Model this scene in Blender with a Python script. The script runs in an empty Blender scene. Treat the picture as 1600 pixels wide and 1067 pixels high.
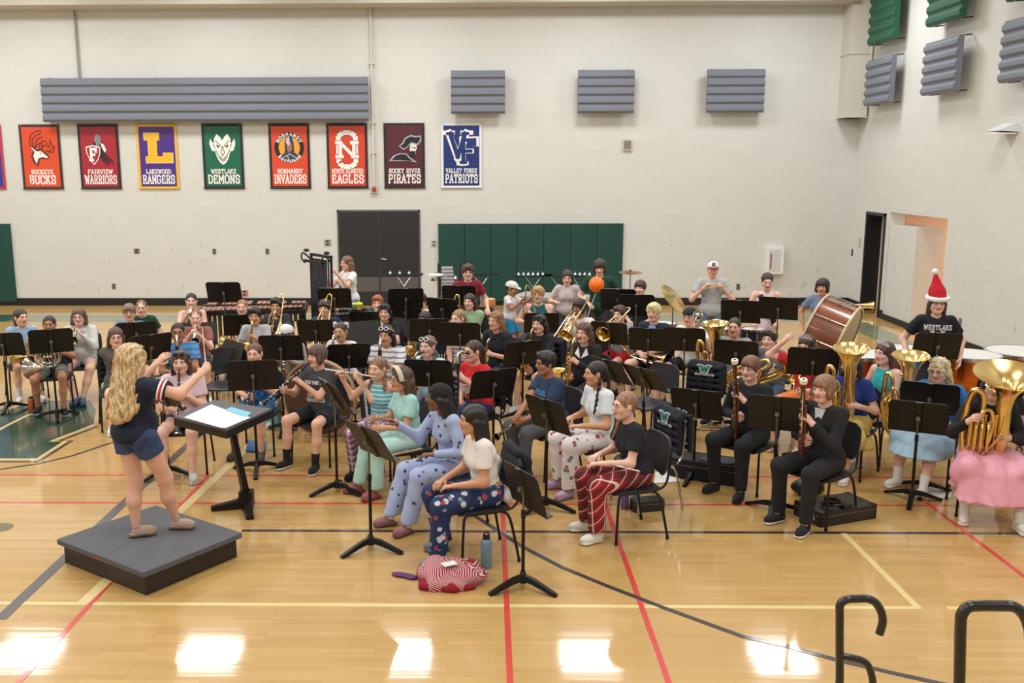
import bpy, math, random
import numpy as np
from mathutils import Matrix, Vector
random.seed(5); rng = np.random.default_rng(7)
PI = math.pi
S = bpy.context.scene
COL = S.collection
# ------------------------------------------------------------------ camera
F0, HC, PIT, YAW, ROL, PPX, PPY = 1489.5, 3.10, .1817, -.0182, -.0031, 738.3, 533.0
_f = np.array([math.sin(YAW)*math.cos(PIT), math.cos(YAW)*math.cos(PIT), -math.sin(PIT)])
_r0 = np.array([math.cos(YAW), -math.sin(YAW), 0.]); _u0 = np.cross(_r0, _f)
_r = _r0*math.cos(ROL)+_u0*math.sin(ROL); _u = -_r0*math.sin(ROL)+_u0*math.cos(ROL)
cam = bpy.data.cameras.new('camera'); co = bpy.data.objects.new('camera', cam); COL.objects.link(co)
co.matrix_world = Matrix(((_r[0],_u[0],-_f[0],0),(_r[1],_u[1],-_f[1],0),(_r[2],_u[2],-_f[2],HC),(0,0,0,1)))
cam.sensor_width = 36; cam.lens = F0/1600*36; cam.shift_x = (800-PPX)/1600; cam.clip_end = 200
S.camera = co
S.view_settings.view_transform = 'Standard'; S.view_settings.look = 'None'
S.view_settings.gamma = 1; S.view_settings.use_curve_mapping = False
S.view_settings.exposure = 0.07
# ------------------------------------------------------------------ world and lamps
w = bpy.data.worlds.new('world'); S.world = w; w.use_nodes = True
w.node_tree.nodes['Background'].inputs[0].default_value = (.97,1,1,1)
w.node_tree.nodes['Background'].inputs[1].default_value = .12
LAMP_X = (-17.6, -13.6, -9.75, -5.9, -1.85, 2.1, 6.1)
LAMP_Y = (18.5, 12.5, 6.5, .5)
LAMP_W = 122
for _y in LAMP_Y:
    for _x in LAMP_X:
        l = bpy.data.lights.new('ceiling_lamp', 'AREA'); l.shape = 'RECTANGLE'; l.size = 1.2; l.size_y = 1.1
        l.energy = LAMP_W*(1. if _y > 10 else .78); l.color = (.99, 1, 1)
        o = bpy.data.objects.new('ceiling_lamp', l); COL.objects.link(o); o.location = (_x, _y, 7.0)

# ------------------------------------------------------------------ pixel rays
def ray(px, py): return _r*(px-PPX)+_u*(PPY-py)+_f*F0
def at(px, py, z=0.):
    d = ray(px, py); t = (z-HC)/d[2]; return Vector((d[0]*t, d[1]*t, z))
def atY(px, py, Y):
    d = ray(px, py); t = Y/d[1]; return Vector((d[0]*t, Y, HC+d[2]*t))
def atX(px, py, X):
    d = ray(px, py); t = X/d[0]; return Vector((X, d[1]*t, HC+d[2]*t))
# ------------------------------------------------------------------ materials
def lin(c):
    return tuple((x/255/12.92 if x/255 <= .04045 else ((x/255+.055)/1.055)**2.4) for x in c)
MC = {}
def mat(name, rgb, rough=.6, metal=0., bump=0., bscale=40., var=0., vscale=6., coat=0., spec=.5, alpha=1., emit=0.):
    if name in MC: return MC[name]
    m = bpy.data.materials.new(name); m.use_nodes = True; nt = m.node_tree; b = nt.nodes['Principled BSDF']
    c = (*lin(rgb), 1)
    b.inputs['Base Color'].default_value = c; b.inputs['Roughness'].default_value = rough
    b.inputs['Metallic'].default_value = metal; b.inputs['Coat Weight'].default_value = coat
    b.inputs['Specular IOR Level'].default_value = spec
    if emit: b.inputs['Emission Color'].default_value = c; b.inputs['Emission Strength'].default_value = emit
    m.diffuse_color = c
    if bump or var:
        tc = nt.nodes.new('ShaderNodeTexCoord')
        if bump:
            n = nt.nodes.new('ShaderNodeTexNoise'); n.inputs['Scale'].default_value = bscale; n.inputs['Detail'].default_value = 2
            nt.links.new(tc.outputs['Object'], n.inputs['Vector'])
            bp = nt.nodes.new('ShaderNodeBump'); bp.inputs['Strength'].default_value = bump; bp.inputs['Distance'].default_value = .02
            nt.links.new(n.outputs['Fac'], bp.inputs['Height']); nt.links.new(bp.outputs[0], b.inputs['Normal'])
        if var:
            n = nt.nodes.new('ShaderNodeTexNoise'); n.inputs['Scale'].default_value = vscale; n.inputs['Detail'].default_value = 3
            nt.links.new(tc.outputs['Object'], n.inputs['Vector'])
            r = nt.nodes.new('ShaderNodeValToRGB')
            r.color_ramp.elements[0].position = .3; r.color_ramp.elements[1].position = .7
            r.color_ramp.elements[0].color = (*[x*(1-var) for x in c[:3]], 1); r.color_ramp.elements[1].color = (*[min(1, x*(1+var)) for x in c[:3]], 1)
            nt.links.new(n.outputs['Fac'], r.inputs[0]); nt.links.new(r.outputs[0], b.inputs['Base Color'])
    MC[name] = m; return m
class NT:
    """tiny node helper"""
    def __init__(s, name, rough=.7):
        s.m = bpy.data.materials.new(name); s.m.use_nodes = True; s.t = s.m.node_tree; s.b = s.t.nodes['Principled BSDF']
        s.b.inputs['Roughness'].default_value = rough; s.tc = s.t.nodes.new('ShaderNodeTexCoord').outputs['Object']
    def n(s, kind, ins=None, **kw):
        x = s.t.nodes.new('ShaderNode'+kind)
        for k, v in kw.items(): setattr(x, k, v)
        for k, v in (ins or {}).items():
            if isinstance(v, bpy.types.NodeSocket): s.t.links.new(v, x.inputs[k])
            else: x.inputs[k].default_value = v
        return x
    def xyz(s): return s.n('SeparateXYZ', {0: s.tc}).outputs
    def math(s, op, a, b=0., c=0.): return s.n('Math', {0: a, 1: b, 2: c}, operation=op).outputs[0]
    def mix(s, f, a, b): 
        x = s.n('Mix', {0: f}, data_type='RGBA'); 
        for i, v in ((6, a), (7, b)):
            if isinstance(v, bpy.types.NodeSocket): s.t.links.new(v, x.inputs[i])
            else: x.inputs[i].default_value = (*v, 1)
        return x.outputs[2]
    def stripe(s, v, freq, duty, ph=0.):  # 1 inside the stripe
        return s.math('LESS_THAN', s.math('FRACT', s.math('MULTIPLY_ADD', v, freq, ph)), duty)
    def out(s, col): s.t.links.new(col, s.b.inputs['Base Color']); return s.m
def plaid(name, base, dark, line, f=9.):
    if name in MC: return MC[name]
    k = NT(name, .85); x, y, z = k.xyz(); u = k.math('ADD', y, z); v = k.math('SUBTRACT', x, k.math('MULTIPLY', y, .15))
    c = k.mix(k.math('MULTIPLY', k.stripe(u, f, .5), .55), lin(base), lin(dark))
    c = k.mix(k.math('MULTIPLY', k.stripe(v, f, .5), .55), c, lin(dark))
    c = k.mix(k.stripe(u, f, .07, .22), c, lin(line)); c = k.mix(k.stripe(v, f, .07, .22), c, lin(line))
    MC[name] = k.out(c); return MC[name]
def spots(name, base, cols, sc=22., thr=.35):
    if name in MC: return MC[name]
    k = NT(name, .85); c = lin(base)
    for i, cc in enumerate(cols):
        off = k.n('VectorMath', {0: k.tc, 1: (i*3.7, i*1.9, i*5.1)}, operation='ADD').outputs[0]
        v = k.n('TexVoronoi', {'Vector': off, 'Scale': sc*(1+.2*i), 'Randomness': 1.}).outputs['Distance']
        nz = k.n('TexNoise', {'Vector': off, 'Scale': sc*3}).outputs['Fac']
        f = k.math('LESS_THAN', k.math('MULTIPLY_ADD', nz, .3, v), thr)
        c = k.mix(f, c, lin(cc))
    MC[name] = k.out(c); return MC[name]
def stripes(name, base, line, f=22., duty=.35, axis=2):
    if name in MC: return MC[name]
    k = NT(name, .85); MC[name] = k.out(k.mix(k.stripe(k.xyz()[axis], f, duty), lin(base), lin(line))); return MC[name]
BLK = mat('black_satin', (22,22,24), .45); BLKM = mat('black_metal', (26,24,23), .38, .4)
STEEL = mat('chrome', (205,205,208), .18, 1.); SILVER = mat('silver', (215,213,205), .16, 1.)
BRASS = mat('brass', (232,204,138), .22, 1.); DBRASS = mat('dark_brass', (180,120,50), .25, 1.)
COPPER = mat('copper', (200,110,55), .22, 1.); WHITE = mat('white_plastic', (232,232,228), .5)
PAPER = mat('paper', (240,240,242), .8)
# ------------------------------------------------------------------ mesh collector
class M:
    def __init__(s): s.v = []; s.f = []; s.mi = []; s.n = 0
    def add(s, v, f, mi=0):
        s.v.append(np.asarray(v, float).reshape(-1, 3)); s.f += [tuple(i+s.n for i in q) for q in f]; s.mi += [mi]*len(f); s.n += len(s.v[-1]); return s
    def box(s, c, d, rot=None, mi=0):
        v = np.array([[x, y, z] for x in (-.5,.5) for y in (-.5,.5) for z in (-.5,.5)])*np.array(d)
        if rot is not None: v = v @ np.array(rot).T
        return s.add(v+np.array(c), [(0,1,3,2),(4,6,7,5),(0,4,5,1),(2,3,7,6),(0,2,6,4),(1,5,7,3)], mi)
    def bb(s, a, b, mi=0):
        a, b = np.array(a, float), np.array(b, float); return s.box((a+b)/2, np.abs(b-a), mi=mi)
    def rbox(s, c, d, r=.02, rot=None, mi=0, seg=3):
        """box with the corners in XY rounded"""
        hx, hy, hz = d[0]/2, d[1]/2, d[2]/2; r = min(r, hx*.99, hy*.99); P = []
        for sx, sy, a0 in ((1,1,0),(-1,1,90),(-1,-1,180),(1,-1,270)):
            for i in range(seg+1):
                a = math.radians(a0+90*i/seg); P.append((sx*(hx-r)+r*math.cos(a), sy*(hy-r)+r*math.sin(a)))
        return s.prism(P, -hz, hz, c, rot, mi)
    def prism(s, P, z0, z1, c=(0,0,0), rot=None, mi=0):
        n = len(P); v = np.array([[x, y, z0] for x, y in P]+[[x, y, z1] for x, y in P], float)
        if rot is not None: v = v @ np.array(rot).T
        return s.add(v+np.array(c), [tuple(range(n))[::-1], tuple(range(n, 2*n))]+[(i, (i+1) % n, n+(i+1) % n, n+i) for i in range(n)], mi)
    def tube(s, P, r, seg=8, mi=0, cap=True, closed=False):
        P = np.array(P, float); n = len(P); R = np.full(n, r) if np.isscalar(r) else np.array(r, float)
        T = np.zeros_like(P)
        if closed: T = np.roll(P, -1, 0)-np.roll(P, 1, 0)
        else: T[1:-1] = P[2:]-P[:-2]; T[0] = P[1]-P[0]; T[-1] = P[-1]-P[-2]
        T /= np.maximum(np.linalg.norm(T, axis=1, keepdims=True), 1e-9)
        up = np.array([0, 0, 1.]) if abs(T[0][2]) < .9 else np.array([1., 0, 0])
        N = np.cross(T[0], up); N /= np.linalg.norm(N); V = []
        a = np.arange(seg)*2*PI/seg
        for i in range(n):
            N = N-T[i]*(N@T[i]); N /= max(np.linalg.norm(N), 1e-9); B = np.cross(T[i], N)
            V.append(P[i]+R[i]*(np.cos(a)[:, None]*N+np.sin(a)[:, None]*B))
        F = []
        for i in range(n if closed else n-1):
            j = (i+1) % n
            for k in range(seg): F.append((i*seg+k, i*seg+(k+1) % seg, j*seg+(k+1) % seg, j*seg+k))
        if cap and not closed: F += [tuple(range(seg))[::-1], tuple((n-1)*seg+k for k in range(seg))]
        return s.add(np.vstack(V), F, mi)
    def cyl(s, a, b, r, r2=None, seg=14, mi=0): return s.tube([a, b], [r, r if r2 is None else r2], seg, mi)
    def lathe(s, prof, o=(0,0,0), d=(0,0,1), seg=20, mi=0):
        """prof: (distance along d, radius)"""
        d = np.array(d, float); d /= np.linalg.norm(d); up = np.array([0,0,1.]) if abs(d[2]) < .9 else np.array([1.,0,0])
        N = np.cross(d, up); N /= np.linalg.norm(N); B = np.cross(d, N); a = np.arange(seg)*2*PI/seg; V = []
        for h, r in prof: V.append(np.array(o)+d*h+r*(np.cos(a)[:, None]*N+np.sin(a)[:, None]*B))
        F = [(i*seg+k, i*seg+(k+1) % seg, (i+1)*seg+(k+1) % seg, (i+1)*seg+k) for i in range(len(prof)-1) for k in range(seg)]
        return s.add(np.vstack(V), F, mi)
    def ball(s, c, r, seg=12, rings=8, rot=None, mi=0):
        r = np.array([r]*3 if np.isscalar(r) else r, float); V = []
        for i in range(rings+1):
            t = PI*i/rings; rr = max(math.sin(t), 1e-4)
            for k in range(seg): V.append((rr*math.cos(2*PI*k/seg), rr*math.sin(2*PI*k/seg), math.cos(t)))
        V = np.array(V)*r
        if rot is not None: V = V @ np.array(rot).T
        return s.add(V+np.array(c), [(i*seg+k, (i+1)*seg+k, (i+1)*seg+(k+1) % seg, i*seg+(k+1) % seg) for i in range(rings) for k in range(seg)], mi)
    def xf(s, m):
        m = np.array(m); s.v = [v @ m[:3,:3].T+m[:3,3] for v in s.v]; return s
    def mesh(s, name, mats, smooth=True, ang=40):
        me = bpy.data.meshes.new(name); V = np.vstack(s.v)
        L = np.array([len(q) for q in s.f]); me.vertices.add(len(V)); me.vertices.foreach_set('co', V.ravel().astype(np.float32))
        me.loops.add(int(L.sum())); me.loops.foreach_set('vertex_index', np.concatenate([np.array(q) for q in s.f]).astype(np.int32))
        me.polygons.add(len(L)); me.polygons.foreach_set('loop_start', np.concatenate([[0], np.cumsum(L)[:-1]]).astype(np.int32))
        me.polygons.foreach_set('loop_total', L.astype(np.int32)); me.polygons.foreach_set('material_index', np.array(s.mi, dtype=np.int32))
        me.update(calc_edges=True); me.validate()
        for m in (mats if isinstance(mats, (list, tuple)) else [mats]): me.materials.append(m)
        me.polygons.foreach_set('use_smooth', np.full(len(me.polygons), smooth))
        if smooth:
            if ang: me.set_sharp_from_angle(angle=math.radians(ang))
        return me
    def build(s, name, mats, parent=None, loc=None, rot=None, **kw):
        o = bpy.data.objects.new(name, s.mesh(name, mats, **kw)); COL.objects.link(o)
        if parent is not None: o.parent = parent
        if loc is not None: o.location = loc
        if rot is not None: o.rotation_euler = rot
        return o
def tag(o, label=None, cat=None, group=None, kind=None):
    for k, v in (('label', label), ('category', cat), ('group', group), ('kind', kind)):
        if v: o[k] = v
    return o
def thing(name, label, cat, loc=(0,0,0), rz=0, group=None):
    o = bpy.data.objects.new(name, None); COL.objects.link(o); o.empty_display_size = .1
    o.location = loc; o.rotation_euler = (0, 0, rz); return tag(o, label, cat, group)
def kids(o): return [c for c in bpy.data.objects if c.parent == o]
KID = {}
def copy_tree(o, parent=None):
    c = o.copy(); COL.objects.link(c)
    if parent is not None: c.parent = parent
    if o.name not in KID: KID[o.name] = kids(o)
    for ch in KID[o.name]: copy_tree(ch, c)
    return c
PROTO = {}
def stamp(key, make, label, mw=None, loc=None, rz=0, group=None):
    """first use builds the thing, later uses copy it with its parts"""
    if key not in PROTO: PROTO[key] = make(); o = PROTO[key]
    else: o = copy_tree(PROTO[key])
    o['label'] = label
    if group: o['group'] = group
    elif 'group' in o: del o['group']
    if mw is not None: o.matrix_world = mw
    else: o.location = loc; o.rotation_euler = (0, 0, rz)
    return o
# ------------------------------------------------------------------ lettering: slab serif stroke font, cell 1 high
_O = [(0,.2),(.2,0),(.5,0),(.7,.2),(.7,.8),(.5,1),(.2,1),(0,.8),(0,.2)]
GL = {'A':([[(0,0),(.35,1),(.7,0)],[(.14,.35),(.56,.35)]],[(0,0),(.7,0)],.7),'B':([[(.1,0),(.1,1),(.5,1),(.62,.88),(.62,.62),(.5,.52),(.1,.52)],[(.5,.52),(.68,.4),(.68,.12),(.5,0),(.1,0)]],[],.7),
'C':([[(.7,.25),(.7,.2),(.5,0),(.2,0),(0,.2),(0,.8),(.2,1),(.5,1),(.7,.8),(.7,.72)]],[],.7),'D':([[(.08,0),(.08,1),(.45,1),(.7,.8),(.7,.2),(.45,0),(.08,0)]],[],.7),
'E':([[(.66,0),(.1,0),(.1,1),(.62,1)],[(.1,.5),(.5,.5)],[(.66,0),(.66,.2)],[(.62,1),(.62,.8)]],[],.68),'F':([[(.12,0),(.12,1),(.65,1)],[(.12,.5),(.5,.5)],[(.65,1),(.65,.8)]],[(.12,0)],.66),
'G':([[(.7,.8),(.5,1),(.2,1),(0,.8),(0,.2),(.2,0),(.5,0),(.7,.15),(.7,.45),(.42,.45)]],[],.7),'H':([[(.05,0),(.05,1)],[(.65,0),(.65,1)],[(.05,.5),(.65,.5)]],[(.05,0),(.05,1),(.65,0),(.65,1)],.7),
'I':([[(.15,0),(.15,1)]],[(.15,0),(.15,1)],.3),'K':([[(.05,0),(.05,1)],[(.62,1),(.1,.42)],[(.25,.58),(.66,0)]],[(.05,0),(.05,1),(.66,0),(.6,1)],.7),
'L':([[(.1,1),(.1,0),(.62,0),(.62,.25)]],[(.1,1)],.66),'M':([[(.05,0),(.05,1),(.42,.35),(.8,1),(.8,0)]],[(.05,0),(.8,0)],.85),'N':([[(.05,0),(.05,1),(.65,0),(.65,1)]],[(.05,0),(.65,1)],.7),
'O':([_O],[],.7),'P':([[(.1,0),(.1,1),(.5,1),(.68,.88),(.68,.6),(.5,.46),(.1,.46)]],[(.1,0)],.7),'R':([[(.1,0),(.1,1),(.5,1),(.66,.88),(.66,.62),(.5,.5),(.1,.5)],[(.42,.5),(.68,0)]],[(.1,0),(.68,0)],.72),
'S':([[(.66,.72),(.66,.85),(.5,1),(.2,1),(.04,.86),(.04,.64),(.2,.54),(.5,.46),(.66,.36),(.66,.14),(.5,0),(.2,0),(.04,.14),(.04,.28)]],[],.7),'T':([[(.35,0),(.35,1)],[(0,.8),(0,1),(.7,1),(.7,.8)]],[(.35,0)],.7),
'U':([[(.05,1),(.05,.18),(.2,0),(.5,0),(.65,.18),(.65,1)]],[(.05,1),(.65,1)],.7),'V':([[(0,1),(.35,0),(.7,1)]],[(0,1),(.7,1)],.7),'W':([[(0,1),(.25,0),(.48,.8),(.72,0),(.96,1)]],[(0,1),(.96,1)],.98),
'Z':([[(.02,.8),(.02,1),(.64,1),(.02,0),(.66,0),(.66,.22)]],[],.68),'Y':([[(0,1),(.35,.5),(.7,1)],[(.35,.5),(.35,0)]],[(0,1),(.7,1),(.35,0)],.7),"'":([[(.1,1),(.1,.75)]],[],.2),' ':([],[],.35)}
def text_polys(txt, h, width=None, wt=.2, slab=True):
    """quads (2D) of a line of lettering, centred on x=0, baseline y=0"""
    Q = []; x = 0.
    for ch in txt:
        st, se, wd = GL[ch]
        for pl in st:
            for (x0, y0), (x1, y1) in zip(pl[:-1], pl[1:]):
                dx, dy = x1-x0, y1-y0; L = math.hypot(dx, dy); t = wt if abs(dy) > abs(dx)*.8 else wt*.75
                nx, ny = -dy/L*t/2, dx/L*t/2; ex, ey = dx/L*t*.42, dy/L*t*.42
                Q.append([(x+x0-ex+nx, y0-ey+ny), (x+x0-ex-nx, y0-ey-ny), (x+x1+ex-nx, y1+ey-ny), (x+x1+ex+nx, y1+ey+ny)])
        if slab:
            for sx, sy in se:
                Q.append([(x+sx-wt*.95, sy-wt*.35), (x+sx+wt*.95, sy-wt*.35), (x+sx+wt*.95, sy+wt*.3), (x+sx-wt*.95, sy+wt*.3)])
        x += wd+wt+.07
    W = x-wt-.07; sx = h if width is None else width/W
    return [[((p-W/2)*sx, y*h) for p, y in q] for q in Q]
def lettering(m, txt, h, c, width=None, ux=(1,0,0), uy=(0,0,1), wt=.2, mi=0, slab=True, th=0.0015, bend=0.):
    """adds raised letters; c is the middle of the baseline, ux the reading direction"""
    ux, uy, c = map(lambda a: np.array(a, float), (ux, uy, c)); nn = np.cross(ux, uy)
    for i, q in enumerate(text_polys(txt, h, width, wt, slab)):
        P = []
        for k in (0, 1):
            for x, y in q:
                P.append(c+ux*x+uy*y+nn*((th+.00015*(i % 9))*k - bend*x*x))
        m.add(P, [(0,1,2,3),(7,6,5,4),(0,4,5,1),(1,5,6,2),(2,6,7,3),(3,7,4,0)], mi)
    return m
# ================================================================== smooth solids (signed distance -> surface nets)
def surfnets(D, o, h):
    """D: values on a grid (x,y,z), negative inside -> vertices, quads"""
    s = D < 0
    c = np.zeros(tuple(n-1 for n in D.shape), np.int8)
    for a in (0,1):
        for b in (0,1):
            for d in (0,1): c += s[a:a+c.shape[0], b:b+c.shape[1], d:d+c.shape[2]]
    act = (c > 0) & (c < 8); I = np.argwhere(act)
    if not len(I): return np.zeros((0,3)), []
    idx = -np.ones(act.shape, np.int64); idx[tuple(I.T)] = np.arange(len(I))
    acc = np.zeros((len(I), 3)); cnt = np.zeros(len(I))
    corners = [(a, b, d) for a in (0,1) for b in (0,1) for d in (0,1)]
    V = {k: D[I[:,0]+k[0], I[:,1]+k[1], I[:,2]+k[2]] for k in corners}
    for k in corners:
        for ax in range(3):
            if k[ax]: continue
            k2 = tuple(1 if i == ax else v for i, v in enumerate(k)); a, b = V[k], V[k2]; m = (a < 0) != (b < 0)
            t = np.where(m, a/np.where(a-b == 0, 1, a-b), 0); p = np.array(k, float)+np.zeros((len(I), 3)); p[:, ax] += t
            acc += p*m[:, None]; cnt += m
    P = (acc/cnt[:, None]+I)*h+np.array(o)
    Q = []
    for ax in range(3):
        u, v = [(1,2),(2,0),(0,1)][ax]
        sl0 = [slice(1,-1)]*3; sl0[ax] = slice(0,-1); sl1 = list(sl0); sl1[ax] = slice(1,None)
        a, b = s[tuple(sl0)], s[tuple(sl1)]; E = np.argwhere(a != b)
        if not len(E): continue
        fl_ = a[tuple(E.T)]
        E[:, u] += 1; E[:, v] += 1
        def g(du, dv):
            J = E.copy(); J[:, u] += du; J[:, v] += dv; return idx[tuple(J.T)]
        q = np.stack([g(-1,-1), g(0,-1), g(0,0), g(-1,0)], 1)
        q = np.where(fl_[:, None], q, q[:, ::-1]); Q.append(q)
    return P, np.vstack(Q) if Q else []
def sdf_mesh(prims, h=.014, k=.03, post=None, smooth=2):
    """prims: ('c',a,b,ra,rb[,opts]) round cone, ('e',centre,radii[,opts]) ellipsoid, ('x', ...)=subtracted ellipsoid. opts: dict(k=,cut=[(p,n)],R=3x3)"""
    bbs = []
    for p in prims:
        if p[0] == 'c': a, b = np.array(p[1], float), np.array(p[2], float); bbs.append((np.minimum(a-p[3], b-p[4]), np.maximum(a+p[3], b+p[4])))
        else: c = np.array(p[1], float); r = max(p[2]); bbs.append((c-r, c+r))
    use = [b for b, p in zip(bbs, prims) if p[0] != 'x']
    lo = np.min([b[0] for b in use], 0)-3*h; hi = np.max([b[1] for b in use], 0)+3*h; n = np.ceil((hi-lo)/h).astype(int)+1
    D = np.full(tuple(n), 1.); ax = [lo[i]+h*np.arange(n[i]) for i in range(3)]
    for p, bb in zip(prims, bbs):
        op = p[-1] if isinstance(p[-1], dict) else {}; kk = op.get('k', k); mg = kk+2.5*h
        i0 = np.maximum(((bb[0]-mg-lo)/h).astype(int), 0); i1 = np.minimum(((bb[1]+mg-lo)/h).astype(int)+2, n)
        if (i1 <= i0).any(): continue
        sl = tuple(slice(i0[i], i1[i]) for i in range(3)); X, Y, Z = np.meshgrid(*[ax[i][sl[i]] for i in range(3)], indexing='ij')
        if p[0] == 'c':
            a = np.array(p[1], float); ba = np.array(p[2], float)-a; L2 = max(ba@ba, 1e-9)
            t = np.clip(((X-a[0])*ba[0]+(Y-a[1])*ba[1]+(Z-a[2])*ba[2])/L2, 0, 1)
            fl2 = op.get('flat')
            dx, dy, dz = X-a[0]-t*ba[0], Y-a[1]-t*ba[1], Z-a[2]-t*ba[2]
            if fl2 is not None: # squash along a unit direction
                nv, sc = fl2; dn = dx*nv[0]+dy*nv[1]+dz*nv[2]; e = dn*(sc-1); dx, dy, dz = dx+e*nv[0], dy+e*nv[1], dz+e*nv[2]
            d = np.sqrt(dx*dx+dy*dy+dz*dz)-(p[3]+(p[4]-p[3])*t)
        else:
            c, r = np.array(p[1], float), np.array(p[2], float); q = np.stack([X-c[0], Y-c[1], Z-c[2]])
            if 'R' in op: q = np.tensordot(np.array(op['R']).T, q, 1)
            l = np.sqrt((q[0]/r[0])**2+(q[1]/r[1])**2+(q[2]/r[2])**2); l2 = np.sqrt((q[0]/r[0]**2)**2+(q[1]/r[1]**2)**2+(q[2]/r[2]**2)**2)
            d = l*(l-1)/np.maximum(l2, 1e-6)
        for cp, cn in op.get('cut', []): d = np.maximum(d, (X-cp[0])*cn[0]+(Y-cp[1])*cn[1]+(Z-cp[2])*cn[2])
        A = D[sl]
        if p[0] == 'x': 
            kk = max(kk*.4, 1e-4); nb = -d; hh = np.maximum(kk-np.abs(A-nb), 0)/kk; D[sl] = np.maximum(A, nb)+hh*hh*kk/4
        else:
            kk = max(kk, 1e-4); hh = np.maximum(kk-np.abs(A-d), 0)/kk; D[sl] = np.minimum(A, d)-hh*hh*kk/4
    if post is not None:
        X, Y, Z = np.meshgrid(*ax, indexing='ij'); D = post(D, X, Y, Z)
    D[0]=D[-1]=1; D[:,0]=D[:,-1]=1; D[:,:,0]=D[:,:,-1]=1
    V, Q = surfnets(D, lo, h)
    return V, Q
def folds(amp, f=38, seed=0.):
    def post(D, X, Y, Z):
        return D+amp*np.sin(f*X+3*np.sin(9*Z+seed)+seed)*np.sin(f*.8*Y+2.5*np.sin(11*X)+seed*2)*(np.sin(f*.6*Z+seed)*.5+.7)
    return post
def solid(m, prims, h=.014, k=.03, post=None, mi=0):
    V, Q = sdf_mesh(prims, h, k, post); m.add(V, [tuple(q) for q in Q], mi); return m
# ================================================================== ROOM
WY, RX, LX, FY, CZ = 21.42, 8.05, -15.6, -5., 8.6
def block_wall(name, horiz, rgb=(215,216,212)):
    k = NT(name, .62); o = k.xyz(); v = k.n('CombineXYZ', {0: o[horiz], 1: o[2]}).outputs[0]
    br = k.n('TexBrick', {'Vector': v, 'Scale': 1., 'Mortar Size': .004, 'Mortar Smooth': .3, 'Brick Width': .405, 'Row Height': .2025,
        'Color1': (*lin(rgb), 1), 'Color2': (*lin(tuple(x-3 for x in rgb)), 1), 'Mortar': (*lin(tuple(x-11 for x in rgb)), 1)})
    nz = k.n('TexNoise', {'Vector': k.tc, 'Scale': 1.3, 'Detail': 4}).outputs['Fac']
    c = k.mix(k.math('MULTIPLY', nz, .16), br.outputs[0], lin(tuple(x-40 for x in rgb)))
    sc = k.n('TexNoise', {'Vector': k.n('VectorMath', {0: k.tc, 1: (1,1,.5)}, operation='MULTIPLY').outputs[0], 'Scale': 7., 'Detail': 5}).outputs['Fac']
    low = k.math('LESS_THAN', o[2], 1.5)
    c = k.mix(k.math('MULTIPLY', k.math('MULTIPLY', k.math('GREATER_THAN', sc, .66), low), .25), c, lin((150,140,128)))
    bp = k.n('Bump', {'Height': k.math('SUBTRACT', 1., br.outputs['Fac']), 'Strength': .22, 'Distance': .005}); k.t.links.new(bp.outputs[0], k.b.inputs['Normal'])
    return k.out(c)
WALLX = block_wall('painted_block_x', 0); WALLY = block_wall('painted_block_y', 1)
PINKY = block_wall('painted_block_warm', 1, (226,200,182)); PINKX = block_wall('painted_block_warm_x', 0, (226,200,182))
CREAM = mat('cream_paint', (206,201,190), .5)
def struct(o): o['kind'] = 'structure'; return o
def wall_box(name, a, b, m, **kw): return struct(M().bb(a, b).build(name, m, smooth=False, **kw))
wall_box('wall_back', (LX, WY, 0), (RX+.3, WY+.3, CZ), WALLX)
wall_box('wall_left', (LX-.3, FY, 0), (LX, WY, CZ), WALLY)
wall_box('wall_front', (LX, FY-.3, 0), (RX+.3, FY, CZ), WALLX)
m = M()
for a, b in (((RX,FY,0),(RX+.3,17.0,CZ)), ((RX,17.,2.17),(RX+.3,19.45,CZ)), ((RX,19.45,0),(RX+.3,19.62,CZ)), ((RX,19.62,2.13),(RX+.3,20.62,CZ)), ((RX,20.62,0),(RX+.3,WY,CZ))): m.bb(a, b)
struct(m.build('wall_right', WALLY, smooth=False))
m = M(); m.bb((11.2,16,0),(11.4,20.4,3)); struct(m.build('wall_alcove_far', PINKY, smooth=False))
m = M(); m.bb((RX+.3,20.45,0),(11.2,20.6,3)).bb((RX+.3,16.,0),(11.2,16.15,3)).bb((RX+.3,16.15,2.5),(11.2,20.45,2.6)); struct(m.build('wall_alcove_sides', PINKX, smooth=False))
m = M(); m.bb((8.06,18.2,0),(8.56,19.44,1.93)); struct(m.build('wall_alcove_screen', WALLY, smooth=False))
m = M(); m.bb((8.04,18.16,0),(8.58,18.2,.11)).bb((8.02,18.16,0),(8.06,19.44,.11)); struct(m.build('baseboard_alcove', mat('black_rubber', (24,22,24), .5), smooth=False))
RUB = MC['black_rubber']
_l = bpy.data.lights.new('corridor_lamp', 'AREA'); _l.size = .9; _l.energy = 75; _l.color = (1,.86,.72)
_o = bpy.data.objects.new('corridor_lamp', _l); COL.objects.link(_o); _o.location = (10., 18., 2.45)
_l = bpy.data.lights.new('doorway_lamp', 'AREA'); _l.size = .5; _l.energy = 10; _l.color = (1,.95,.9)
_o = bpy.data.objects.new('doorway_lamp', _l); COL.objects.link(_o); _o.location = (9.2, 21., 2.4)
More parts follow.
